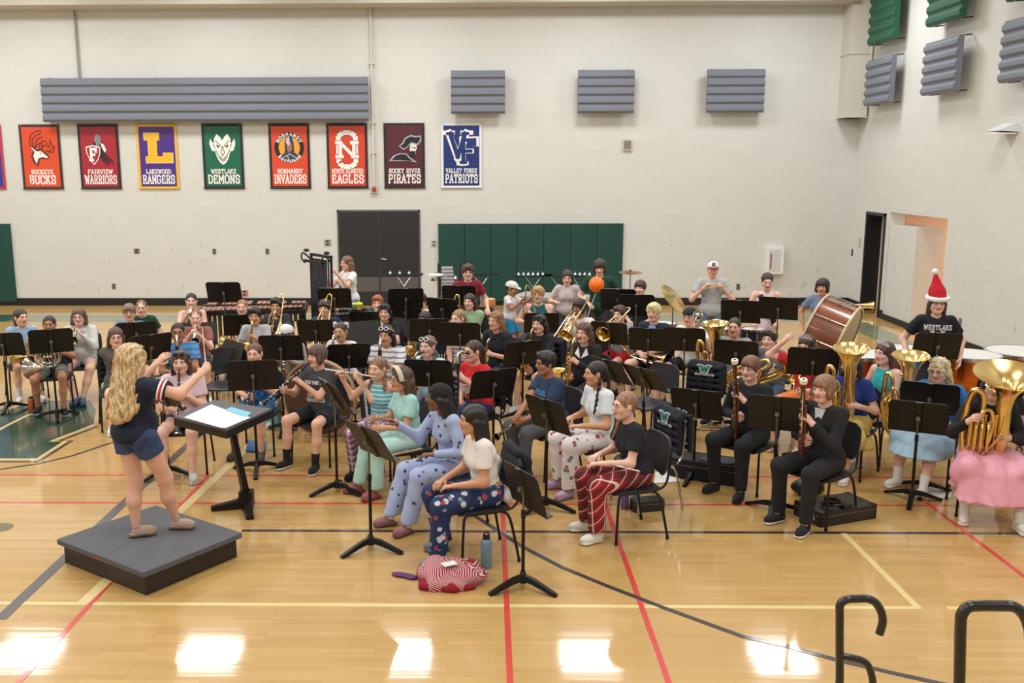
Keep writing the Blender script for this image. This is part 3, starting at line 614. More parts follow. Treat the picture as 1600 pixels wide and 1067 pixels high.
M().bb((-BW/2,-.006,0),(BW/2,.006,BH)).build('border', mat('vinyl_edge_rasp', (186,52,84), .5), t, smooth=False); M().bb((-BW/2+.055,-.009,.06),(BW/2-.055,-.005,BH-.06)).build('field', mat('vinyl_blue', (40,60,140), .5), t, smooth=False)
# hand rails in front of the bleachers --------------------------------------------
def rail(name_label, Y, pts, r, post, base_z, low=None):
    t = thing('hand_rail', name_label, 'railing', (post[0], Y, 0))
    P = [atY(x, y, Y)-Vector((post[0], Y, 0)) for x, y in pts]
    base = Vector((P[0].x, 0, base_z)); Q = [tuple(base)]+arcp([tuple(p) for p in P], 5)
    M().tube(Q, r, 12).build('top_rail', mat('rail_black', (30,28,28), .28, coat=.4), t)
    if low:
        L_ = [atY(x, y, Y)-Vector((post[0], Y, 0)) for x, y in low]; M().tube(arcp([tuple(p) for p in L_], 5), r*.9, 12).build('lower_rail', MC['rail_black'], t)
    return t
p1 = atY(1313, 1000, 4.5); rail('shorter black bent tube handrail, left of the two at the picture bottom', 4.5, [(1312,1060),(1312,965),(1313,944),(1324,936),(1340,935),(1355,935),(1368,941),(1377,956),(1379,972),(1374,990)], .021, p1, 0., [(1312,1024),(1330,1027),(1350,1033),(1359,1045),(1364,1067),(1364,1100)])
p2 = atY(1500, 1000, 3.3); rail('larger black bent tube handrail at the bottom right corner', 3.3, [(1499,1062),(1501,975),(1504,958),(1513,948),(1530,946),(1560,946),(1582,947),(1597,957),(1606,975),(1610,1000),(1612,1100)], .021, p2, 0.)
# ================================================================== INSTRUMENTS AND FURNITURE
def I3(*p): return [tuple(x) for x in arcp(p, 5)]
def bellprof(L, r0, r1, n=9, pw=3.2): return [(L*i/n, r0+(r1-r0)*(i/n)**pw) for i in range(n+1)]
KEYM = SILVER; BAKE = mat('ebonite', (24,22,24), .3); ROSE = mat('rosewood', (96,44,30), .3, coat=.4); IVORY = mat('ivory_ring', (236,232,220), .4)
def mk_clarinet():
    t = thing('clarinet', '', 'clarinet')
    M().lathe([(0,.006),(.05,.011),(.09,.013),(.13,.015),(.14,.0125),(.56,.0135),(.575,.016)], d=(0,1,0), seg=10).build('body', BAKE, t)
    M().lathe([(.57,.0155),(.60,.02),(.63,.028),(.655,.037),(.66,.036),(.655,.03),(.6,.014)], d=(0,1,0), seg=14).build('bell', BAKE, t)
    m = M()
    for y in (.135,.3,.365,.57,.655): m.lathe([(y,.0145),(y,.0165),(y+.008,.0165),(y+.008,.0145)] if y < .6 else [(.652,.037),(.652,.0385),(.661,.0385),(.661,.036)], d=(0,1,0), seg=12)
    m.build('ring', KEYM, t)
    m = M()
    for i in range(8): m.lathe([(.012,.009),(.018,.009),(.019,.004)], (0,.18+i*.045,0), (0,0,1), 8)
    m.tube([(.016,.16,.006),(.016,.34,.006)], .0028, 5).tube([(-.015,.37,.008),(-.015,.55,.008)], .0028, 5).tube([(.014,.38,.0),(.02,.5,0)], .003, 5)
    m.build('keywork', KEYM, t); return t
def mk_flute():
    t = thing('flute', '', 'flute')
    M().tube([(-.07,.025,0),(.6,.025,0)], .0095, 10).build('tube', SILVER, t); M().rbox((0,.022,.009), (.03,.02,.006), .008).build('lip_plate', SILVER, t)
    m = M()
    for i in range(12): m.lathe([(.008,.0075),(.013,.0075),(.014,.002)], (.14+i*.033,.025,0), (0,0,1), 8)
    m.tube([(.13,.037,.004),(.58,.037,.004)], .0022, 5); m.build('keywork', SILVER, t); return t
def brass_bell(m, o, d, L, r0, r1, mi=0, seg=22):
    P = bellprof(L, r0, r1); m.lathe(P+[(L+.003, r1), (L+.001, r1-.004)]+[(a, max(b-.003, .001)) for a, b in P[::-1][1:]], o, d, seg, mi)
def mk_trumpet(mt=None, nm='trumpet'):
    mt = mt or BRASS
    def f():
        t = thing(nm, '', nm)
        M().lathe([(0,.013),(.01,.012),(.03,.006),(.08,.0055)], d=(0,1,0), seg=10).build('mouthpiece', SILVER, t)
        m = M(); m.tube(I3((0,.07,0),(0,.42,0),(0,.46,-.02),(0,.46,-.05),(0,.42,-.075),(0,.22,-.075)), .0065, 8); m.tube(I3((0,.18,-.075),(0,.09,-.07),(0,.06,-.04),(0,.09,-.005),(0,.2,0)), .0065, 8)
        m.tube(I3((.01,.2,-.075),(.04,.1,-.07),(.04,.3,-.06),(.0,.3,-.04)), .005, 6); m.build('tubing', mt, t)
        m = M(); brass_bell(m, (-.02,.22,0), (0,1,0), .27, .008, .062); m.tube([(-.02,.22,0),(0,.16,-.0)], .008, 8); m.build('bell', mt, t)
        for i in range(3):
            v = M().cyl((0,.19+i*.028,-.1),(0,.19+i*.028,.025), .012, seg=10).build('valve', mt, t); M().cyl((0,.19+i*.028,.025),(0,.19+i*.028,.05), .006, seg=6).build('valve_cap', mt, v)
        return t
    return f
def mk_horn(mt=BRASS):
    def f():
        t = thing('french_horn', '', 'french horn')
        M().lathe([(0,.011),(.02,.008),(.05,.004)], d=(0,1,-.2), seg=10).build('mouthpiece', SILVER, t)
        c = np.array((.0,.2,-.3)); m = M()
        m.tube(I3((0,.05,-.01),(-.02,.16,-.05),(-.06,.2,-.12),(-.13,.2,-.22)), .0055, 8)
        for j, (r, dy) in enumerate(((.15,0),(.135,.02),(.115,-.01),(.09,.03))):
            m.tube([tuple(c+np.array((r*math.cos(a),dy,r*math.sin(a)))) for a in np.linspace(0,2*PI,21)[:-1]], .009-.0008*j, 8, closed=True)
        for i in range(4): m.tube(I3(tuple(c+np.array((-.1+.04*i,.01,-.09))),tuple(c+np.array((-.08+.04*i,.015,.0))),tuple(c+np.array((-.05+.03*i,.01,.08)))), .007, 6)
        m.build('coiled_tubing', mt, t)
        m = M(); brass_bell(m, tuple(c+np.array((-.02,.0,-.14))), (.75,-.5,-.1), .32, .015, .15); m.build('bell', mt, t)
        for i in range(3): M().cyl(tuple(c+np.array((-.03+.035*i,-.02,.0))), tuple(c+np.array((-.03+.035*i,.045,.0))), .016, seg=10).build('rotor', mt, t)
        return t
    return f
def mk_trombone():
    t = thing('trombone', '', 'trombone')
    M().lathe([(0,.014),(.012,.012),(.04,.006),(.09,.0055)], d=(0,1,0), seg=10).build('mouthpiece', SILVER, t)
    m = M(); m.tube(I3((0,.08,0),(0,.8,0),(.0,.86,0),(.03,.89,-.005),(.07,.86,0),(.07,.8,0),(.07,.1,0)), .0075, 8); m.tube([(0,.1,0),(.07,.1,0)], .007, 6).tube([(0,.22,0),(.07,.22,0)], .006, 6); m.build('slide', BRASS, t)
    m = M(); m.tube(I3((.07,.12,0),(.04,.05,.01),(-.02,-.1,.05),(-.04,-.2,.07),(-.07,-.26,.07),(-.11,-.2,.06),(-.11,.1,.04)), .009, 8); m.tube([(-.11,-.1,.055),(-.04,-.1,.06)], .005, 6); m.build('back_tubing', BRASS, t)
    m = M(); brass_bell(m, (-.11,.0,.045), (0,1,-.02), .56, .01, .105); m.build('bell', BRASS, t)
    return t
def mk_sax(s=1., nm='alto_saxophone', mt=BRASS):
    def f():
        t = thing(nm, '', 'saxophone'); X = lambda *p: [(x*s, y*s, z*s) for x, y, z in p]
        M().lathe([(0,.008),(.05,.012),(.08,.011)], d=(0,1,.15), seg=10).build('mouthpiece', BAKE, t)
        m = M(); P = I3(*X((0,.06,.01),(0,.11,.02),(.0,.15,-.01),(.005,.155,-.06))); m.tube(P, np.linspace(.009,.012,len(P))*s**.5, 10); m.build('neck', mt, t)
        P = I3(*X((.005,.155,-.06),(.03,.15,-.25),(.06,.14,-.5),(.07,.15,-.56),(.075,.2,-.585),(.08,.25,-.55),(.08,.26,-.48),(.08,.265,-.42)))
        m = M(); m.tube(P, np.linspace(.013,.036,len(P))*s, 14, cap=False); m.build('body', mt, t)
        m = M(); brass_bell(m, tuple(np.array((.08,.265,-.43))*s), (0,.18,1), .17*s, .035*s, .066*s, seg=20); m.build('bell', mt, t)
        m = M()
        for i in range(9): a = np.array((.03+.0035*i, .172+.0*i, -.12-.045*i))*s; m.lathe([(0,.013*s),(.012,.013*s),(.014,.004)], tuple(a), (0,1,.05), 10)
        for i in range(3): m.lathe([(0,.02*s),(.012,.02*s),(.014,.004)], tuple(np.array((.045,.235-.0*i,-.36-.06*i))*s), (-1,0,0), 10)
        m.tube(X((.055,.165,-.1),(.085,.155,-.5)), .0035, 5).tube(X((-.0,.16,-.1),(.03,.15,-.5)), .0035, 5); m.build('keywork', mt, t); return t
    return f
def mk_bass_clarinet():
    t = thing('bass_clarinet', '', 'bass clarinet')
    M().lathe([(0,.008),(.05,.013),(.08,.012)], d=(0,1,.3), seg=10).build('mouthpiece', BAKE, t)
    m = M(); P = I3((0,.07,.02),(0,.11,.035),(.0,.15,.02),(.0,.165,-.03),(.0,.165,-.08)); m.tube(P, np.linspace(.013,.019,len(P)), 12); m.build('neck', SILVER, t)
    M().lathe([(0,.019),(.02,.024),(.04,.02),(.38,.021),(.4,.025),(.42,.021),(.78,.023)], (0,.165,-.08), (0,.03,-1), 12).build('body', BAKE, t)
    m = M(); P = I3((0,.19,-.84),(0,.2,-.9),(0,.24,-.94),(0,.29,-.93),(0,.33,-.86)); m.tube(P, np.linspace(.022,.03,len(P)), 12, cap=False); brass_bell(m, (0,.325,-.87), (0,.3,1), .1, .03, .065); m.build('bell', SILVER, t)
    m = M()
    for i in range(12): m.lathe([(.02,.014),(.03,.014),(.032,.003)], (0,.168,-.16-.055*i), (0,1,0), 9)
    m.tube([(.022,.17,-.12),(.022,.19,-.8)], .004, 5).tube([(-.022,.17,-.12),(-.022,.19,-.8)], .004, 5); m.build('keywork', SILVER, t)
    return t
def mk_bassoon():
    t = thing('bassoon', '', 'bassoon')
    a, b = np.array((.20,.02,-.70)), np.array((-.03,.24,.07)); d = (b-a)/np.linalg.norm(b-a); L = np.linalg.norm(b-a)
    m = M(); m.tube(I3((0,.0,0),(.0,.06,.01),(.03,.13,.0),(.05,.17,-.06),(.03,.18,-.14)), .0035, 6); m.build('bocal', SILVER, t)
    M().lathe([(0,.024),(.02,.03),(.42,.028),(.44,.022)], tuple(a), tuple(d), 12).build('boot_joint', ROSE, t)
    M().lathe([(.4,.02),(.75,.018),(.86,.02),(.93,.024)], tuple(a), tuple(d), 12).build('long_joint', ROSE, t)
    M().lathe([(.925,.014),(.925,.03),(.95,.034),(.965,.03),(.965,.014)], tuple(a), tuple(d), 16).build('bell_ring', IVORY, t)
    sd = np.cross(d, (0,1,0)); sd /= np.linalg.norm(sd)
    M().cyl(tuple(a+d*.42+sd*.03), tuple(a+d*.72+sd*.03), .011, seg=8).build('wing_joint', ROSE, t)
    m = M(); fw = np.cross(sd, d); fw /= np.linalg.norm(fw)
    if fw[1] < 0: fw = -fw
    for i in range(10): m.lathe([(.02,.011),(.03,.011),(.031,.003)], tuple(a+d*(.08+.075*i)), tuple(fw), 8)
    m.tube([tuple(a+d*.05+fw*.028+sd*.012), tuple(a+d*.85+fw*.022+sd*.012)], .0035, 5); m.build('keywork', SILVER, t)
    return t
def mk_low(nm, s, rb, mt=BRASS, up=.18):
    """euphonium or tuba: upright in the lap, bell up"""
    def f():
        t = thing(nm, '', nm.replace('_', ' ')); X = lambda *p: I3(*[(x*s, y*s, z*s) for x, y, z in p])
        M().lathe([(0,.018),(.02,.015),(.05,.007)], d=(-.3,1,0), seg=10).build('mouthpiece', SILVER, t)
        m = M(); P = X((0.0,.05,0),(-.06,.1,-.01),(-.12,.16,-.08),(-.1,.2,-.3),(0,.22,-.45)); m.tube(P, .009*s, 8)
        P = X((.12,.12,-.1),(.13,.12,-.35),(.09,.12,-.53),(0,.12,-.6),(-.09,.12,-.53),(-.12,.12,-.35),(-.11,.13,-.1)); m.tube(P, np.linspace(.024,.052,len(P))*s, 14)
        P = X((.12,.12,-.1),(.09,.15,.02),(.03,.17,0),(.02,.18,-.15),(.02,.19,-.4)); m.tube(P, np.linspace(.024,.014,len(P))*s, 10)
        P = X((-.03,.19,-.42),(-.05,.2,-.2),(-.02,.21,-.1),(.04,.21,-.15),(.06,.2,-.4),(.02,.2,-.5)); m.tube(P, .012*s, 8)
        for i in range(3): m.tube(X((-.02+.04*i,.2,-.2),(-.02+.04*i,.25,-.24),(-.02+.04*i,.25,-.4),(-.02+.04*i,.2,-.44)), .009*s, 7)
        for i in range(5): x_ = -.07+.033*i; m.tube(X((x_,.165,-.16),(x_,.17,-.35),(x_+.008,.17,-.5),(x_+.025,.175,-.52),(x_+.033,.18,-.47),(x_+.033,.175,-.2)), .0085*s, 7)
        m.build('tubing', mt, t)
        m = M(); brass_bell(m, tuple(np.array((-.11,.13,-.12))*s), (-.06,.06,1), (.12+up)*s, .053*s, rb, seg=28); m.build('bell', mt, t)
        for i in range(3):
            v = M().cyl(tuple(np.array((.02+.035*i,.2,-.4))*s), tuple(np.array((.02+.035*i,.2,-.2))*s), .016*s, seg=10).build('valve', mt, t); M().cyl(tuple(np.array((.02+.035*i,.2,-.2))*s), tuple(np.array((.02+.035*i,.2,-.16))*s), .009*s, seg=8).build('valve_cap', SILVER, v)
        return t
    return f
# builder, pitch down, yaw to player's right(-), left grip, right grip
INST = {'clarinet': (mk_clarinet, 52, 0, (0,.24,-.02), (0,.42,-.02)),
 'flute': (mk_flute, 0, 8, (.2,.04,-.02), (.42,.03,-.02)),
 'trumpet': (mk_trumpet(), 12, 0, (-.03,.2,-.05), (.03,.22,.0)), 'silver_trumpet': (mk_trumpet(SILVER), 20, 0, (-.03,.2,-.05), (.03,.22,.0)),
 'baritone_horn': (mk_trumpet(SILVER, 'marching_baritone'), 10, 0, (-.03,.2,-.05), (.03,.22,.0)),
 'french_horn': (mk_horn(), 0, 0, (-.14,.2,-.27), (.13,.06,-.42)), 'silver_horn': (mk_horn(SILVER), 0, 0, (-.14,.2,-.27), (.13,.06,-.42)),
 'trombone': (mk_trombone, 22, 0, (-.02,.14,-.03), (.04,.3,-.03)),
 'alto_saxophone': (mk_sax(1.), 0, 0, (.02,.17,-.17), (.05,.16,-.37)), 'tenor_saxophone': (mk_sax(1.22, 'tenor_saxophone'), 0, 0, (.02,.2,-.22), (.06,.18,-.45)),
 'baritone_saxophone': (mk_sax(1.45, 'baritone_saxophone'), 0, 0, (.02,.24,-.26), (.08,.2,-.48)),
 'bass_clarinet': (mk_bass_clarinet, -6, 0, (0,.18,-.2), (0,.18,-.42)),
 'bassoon': (mk_bassoon, 0, 0, (.02,.17,-.16), (.1,.09,-.4)),
 'euphonium': (mk_low('euphonium', 1., .17, up=.24), 0, 0, (-.15,.16,-.35), (.06,.24,-.16)),
 'tuba': (mk_low('tuba', 1.2, .29, up=.16), 0, 0, (-.17,.2,-.4), (.1,.28,-.2))}
# ------------------------------------------------------------------ chair
SHELL = mat('chair_shell', (36,38,44), .5, bump=.05, bscale=200); LEGM = mat('chair_leg', (30,28,28), .4, .3)
def mk_chair(legm, nm='band_chair'):
    """seat height .45, opens towards +Y"""
    def f():
        t = thing(nm, '', 'chair')
        P = [(-.22,-.19),(.22,-.19),(.235,.1),(.21,.22),(-.21,.22),(-.235,.1)]
        V = []; n = 9   # slightly dished seat
        for j in range(n):
            y = -.2+.42*j/(n-1); hw = .215+.02*math.sin(PI*j/(n-1))-(.03 if j == n-1 else 0)
            for i in range(n): x = hw*(2*i/(n-1)-1); z = .45-.012*math.cos(PI*x/hw/2)*math.sin(PI*j/(n-1))-(.02*((j-6)/2)**2 if j > 6 else 0)+(.0); V.append((x, y, z))
        F = [(j*n+i, j*n+i+1, (j+1)*n+i+1, (j+1)*n+i) for j in range(n-1) for i in range(n-1)]
        rim = [i for i in range(n)]+[j*n+n-1 for j in range(1, n)]+[(n-1)*n+i for i in range(n-2, -1, -1)]+[j*n for j in range(n-2, 0, -1)]
        m = M(); N_ = n*n; m.add(V+[(x, y, z-.018) for x, y, z in V], F+[tuple(N_+i for i in q[::-1]) for q in F]+[(rim[(i+1) % len(rim)], rim[i], N_+rim[i], N_+rim[(i+1) % len(rim)]) for i in range(len(rim))]); m.build('seat', SHELL, t, ang=60)
        m = M(); rx = math.radians(8); R = ((1,0,0),(0,math.sin(-rx)*1,math.cos(rx)),(0,0,0)); n2 = 9; V = []
        for j in range(n2):
            u = j/(n2-1); hw = .2+.02*math.sin(PI*u); hw -= .045*max(0, (u-.85)/.15)**2+.03*max(0, (.12-u)/.12)
            for i in range(n2): x = hw*(2*i/(n2-1)-1); V.append((x, -.225-.05*u-.025*math.cos(x/hw*PI/2)+.0, .54+.32*u))
        F = [(j*n2+i, j*n2+i+1, (j+1)*n2+i+1, (j+1)*n2+i) for j in range(n2-1) for i in range(n2-1)]; rim = [i for i in range(n2)]+[j*n2+n2-1 for j in range(1, n2)]+[(n2-1)*n2+i for i in range(n2-2, -1, -1)]+[j*n2 for j in range(n2-2, 0, -1)]; N_ = n2*n2
        m.add(V+[(x, y-.02, z) for x, y, z in V], F+[tuple(N_+i for i in q[::-1]) for q in F]+[(rim[(i+1) % len(rim)], rim[i], N_+rim[i], N_+rim[(i+1) % len(rim)]) for i in range(len(rim))]); m.build('backrest', SHELL, t, ang=60)
        for s_ in (-1, 1):
            M().tube(I3((s_*.215,.15,.425),(s_*.225,.19,.38),(s_*.235,.21,.02),), .0115, 8).cyl((s_*.235,.21,0),(s_*.235,.21,.03),.014).build('leg', legm, t)
            M().tube(I3((s_*.2,-.12,.425),(s_*.22,-.19,.36),(s_*.24,-.26,.02)), .0115, 8).cyl((s_*.24,-.26,0),(s_*.24,-.26,.03),.014).build('leg', legm, t)
            M().tube(I3((s_*.215,.15,.425),(s_*.21,-.1,.425),(s_*.2,-.24,.46),(s_*.19,-.285,.6),(s_*.17,-.31,.76)), .0105, 8).build('side_frame', legm, t)
        M().tube([(-.215,.12,.42),(.215,.12,.42)], .009, 6).tube([(-.21,-.12,.42),(.21,-.12,.42)], .009, 6).build('cross_tubes', legm, t)
        return t
    return f
# ------------------------------------------------------------------ music stand
DESK = mat('desk_black', (24,21,20), .42, spec=.4)
def mk_stand(h, tilt, pole=None):
    """origin on the floor; the player stands on the +Y side"""
    def f():
        t = thing('music_stand', '', 'music stand')
        m = M()
        m.lathe([(.045,.03),(.09,.03),(.13,.016),(.14,.0)], seg=10); b = m.build('base_hub', BLKM, t)
        for a in (-90, 30, 150):
            c, s_ = math.cos(math.radians(a)), math.sin(math.radians(a)); V = []
            P = [(.02,.085,.022,.022),(.09,.075,.025,.02),(.18,.045,.024,.016),(.25,.022,.024,.012),(.285,.012,.02,.01)]
            for r, z, w_, hh in P: V += [(r*c-w_*s_, r*s_+w_*c, z-hh), (r*c+w_*s_, r*s_-w_*c, z-hh), (r*c+w_*.7*s_, r*s_-w_*.7*c, z+hh), (r*c-w_*.7*s_, r*s_+w_*.7*c, z+hh)]
            F = [(4*i+j, 4*i+(j+1) % 4, 4*i+4+(j+1) % 4, 4*i+4+j) for i in range(4) for j in range(4)]+[(0,3,2,1),(16,17,18,19)]
            M().add(V, F).build('base_leg', BLKM, b)
        zl = min(.62, h-.2); M().cyl((0,0,.1),(0,0,zl),.0135,seg=10).cyl((0,0,zl-.03),(0,0,zl+.03),.018,seg=10).build('lower_pole', BLKM, t)
        M().cyl((0,0,zl),(0,0,h-.03),.0095,seg=8).build('upper_pole', mat('stand_pole', (120,112,104), .35, .8) if pole is None else pole, t)
        R = Matrix.Rotation(math.radians(tilt), 3, 'X'); d = M()   # desk leans away from the player
        def T(v): v = R @ Vector(v); return (v.x, v.y, v.z+h)
        m = M(); W_, H_ = .255, .165
        P = [(-W_,-H_),(W_,-H_),(W_,H_-.03),(W_-.03,H_),(.02,H_),(-.02,H_),(-W_+.03,H_),(-W_,H_-.03)]; n = len(P)
        V = [T((x, .0, z)) for x, z in P]+[T((x, .006, z)) for x, z in P]; m.add(V, [tuple(range(n)), tuple(range(n, 2*n))[::-1]]+[(i, n+i, n+(i+1) % n, (i+1) % n) for i in range(n)])
        V = [T(v) for v in ((-W_,0,-H_),(W_,0,-H_),(W_,.055,-H_),(-W_,.055,-H_),(-W_,.0,-H_-.006),(W_,0,-H_-.006),(W_,.055,-H_-.006),(-W_,.055,-H_-.006))]
        m.add(V, [(0,1,2,3),(7,6,5,4),(0,4,5,1),(1,5,6,2),(2,6,7,3),(3,7,4,0)])
        V = [T(v) for v in ((-.034,0,-H_),(.034,0,-H_),(.034,0,H_),(-.034,0,H_),(-.026,-.014,-H_),(.026,-.014,-H_),(.026,-.014,H_),(-.026,-.014,H_))]
        m.add(V, [(4,5,6,7),(0,1,5,4),(1,2,6,5),(2,3,7,6),(3,0,4,7)]); m.build('desk', DESK, t, smooth=False)
        m = M(); a = T((0,-.02,0)); m.cyl((a[0]-.0,a[1]-.022,a[2]),(a[0],a[1]+.01,a[2]),.02,seg=12); m.cyl((0,0,h-.05),a,.012,seg=8); m.build('tilt_knob', mat('knob_grey', (112,108,104), .4, .5), t)
        return t
    return f
# ------------------------------------------------------------------ jacket hung on a chair back
JKT = mat('navy_black_cloth', (20,24,36), .9, bump=.25, bscale=16)
def mk_jacket():
    t = thing('band_jacket', '', 'jacket')
    pr = [('c',(-.17,-.275,.87),(.17,-.275,.87),.04,.04,{})]
    for y, zl in ((-.345,.56),(-.225,.55)):
        pr += [('c',(-.18,y,z),(.18,y,z),.024,.024,{}) for z in (.84,.77,.70,.63,zl)]
        pr += [('c',(x,y-.01,.85),(x*1.12,y-.01,zl-.03),.026,.02,{}) for x in (-.18,-.06,.06,.18)]
    m = M(); solid(m, pr, .012, .03, folds(.005, 24)); m.build('cloth', JKT, t)
    gW = mat('patch_green', (24,112,84), .6); wh = mat('patch_white', (206,214,220), .6)
    for y, sg in ((-.378, 1), (-.198, -1)):
        kw = dict(ux=(sg,0,0))
        m = M(); lettering(m, 'W', .078, (0,y,.79), .105, wt=.36, th=.002, **kw); m.build('emblem_outline', wh, t, smooth=False)
        m = M(); lettering(m, 'W', .064, (0,y-.003*sg,.797), .088, wt=.25, th=.002, **kw); m.build('emblem', gW, t, smooth=False)
        m = M(); m.bb((-.11,y-.002,.75),(.11,y+.002,.772)); o = m.build('name_strip', wh, t, smooth=False)
        m = M(); lettering(m, 'WESTLAKE', .012, (0,y-.003*sg,.755), .17, wt=.2, slab=False, **kw); m.build('strip_lettering', JKT, o, smooth=False)
    return t
# ================================================================== PEOPLE
def V3(*a): return np.array(a, float)
def unit(v): v = np.array(v, float); return v/max(np.linalg.norm(v), 1e-9)
SKIN = {'L': (226,176,152), 'P': (232,186,168), 'M': (206,152,118), 'T': (176,122,88), 'D': (128,88,66)}
def skin(k_): return mat('skin_'+k_, SKIN[k_], .5, var=.06, vscale=14)
def hairmat(rgb):
    n = 'hair_%d_%d_%d' % rgb
    if n in MC: return MC[n]
    k = NT(n, .42); v = k.n('VectorMath', {0: k.tc, 1: (95, 95, 7)}, operation='MULTIPLY').outputs[0]
    nz = k.n('TexNoise', {'Vector': v, 'Scale': 1., 'Detail': 3}).outputs['Fac']; a = lin(rgb)
    f = k.math('MULTIPLY_ADD', k.math('SUBTRACT', nz, .5), 3.2, .5); f = k.n('Clamp', {0: f}).outputs[0]
    bp = k.n('Bump', {'Height': nz, 'Strength': .55, 'Distance': .01}); k.t.links.new(bp.outputs[0], k.b.inputs['Normal'])
    MC[n] = k.out(k.mix(f, tuple(x*.5 for x in a), tuple(min(1, x*1.7+.006) for x in a))); return MC[n]
EYEW, IRIS = mat('eye_white', (232,228,222), .3), mat('iris_dark', (48,34,26), .2)
# head prototype: material slots 0 skin 1 lips 2 brows 3 eye white 4 iris
def _head():
    P = [('e',(0,-.015,.022),(.074,.095,.092)),('e',(0,.012,-.035),(.060,.073,.076)),('c',(-.012,.052,-.09),(.012,.052,-.09),.021,.021,{'k':.025}),
      ('c',(-.047,.0,-.06),(-.01,.048,-.086),.022,.02),('c',(.047,.0,-.06),(.01,.048,-.086),.022,.02),('e',(-.034,.054,-.022),(.026,.024,.024)),('e',(.034,.054,-.022),(.026,.024,.024)),
      ('c',(-.036,.074,.024),(.036,.074,.024),.013,.013,{'k':.02}),('x',(-.031,.096,.006),(.018,.013,.012),{'k':.03}),('x',(.031,.096,.006),(.018,.013,.012),{'k':.03}),
      ('c',(0,.083,.014),(0,.106,-.022),.006,.0115,{'k':.014}),('e',(-.011,.094,-.026),(.008,.008,.007),{'k':.008}),('e',(.011,.094,-.026),(.008,.008,.007),{'k':.008}),
      ('e',(0,.081,-.049),(.024,.013,.006),{'k':.007}),('e',(0,.079,-.059),(.02,.013,.007),{'k':.007}),('e',(-.077,-.006,.0),(.011,.021,.032),{'k':.01}),('e',(.077,-.006,.0),(.011,.021,.032),{'k':.01})]
    V, Q = sdf_mesh(P, .0062, .03); c = V[Q].mean(1)
    mi = np.zeros(len(Q), int); mi[(c[:,1] > .079) & (abs(c[:,2]+.054) < .0115) & (abs(c[:,0]) < .024)] = 1
    m = M(); m.add(V, [tuple(q) for q in Q]); m.mi = list(mi)
    for s_ in (-1, 1):
        m.ball((s_*.031,.0705,.006), (.0145,.0135,.0105), 10, 6, mi=3); m.ball((s_*.031,.0835,.006), (.0062,.003,.0068), 8, 5, mi=4)
        m.tube([(s_*.014,.089,.025),(s_*.03,.089,.031),(s_*.048,.079,.025)], [.0028,.0038,.002], 6, mi=2)
    return np.vstack(m.v), m.f, m.mi
HEADV, HEADF, HEADM = _head()
FACEX = ('x',(0,.105,-.045),(.062,.075,.105))
HAIRP = {}
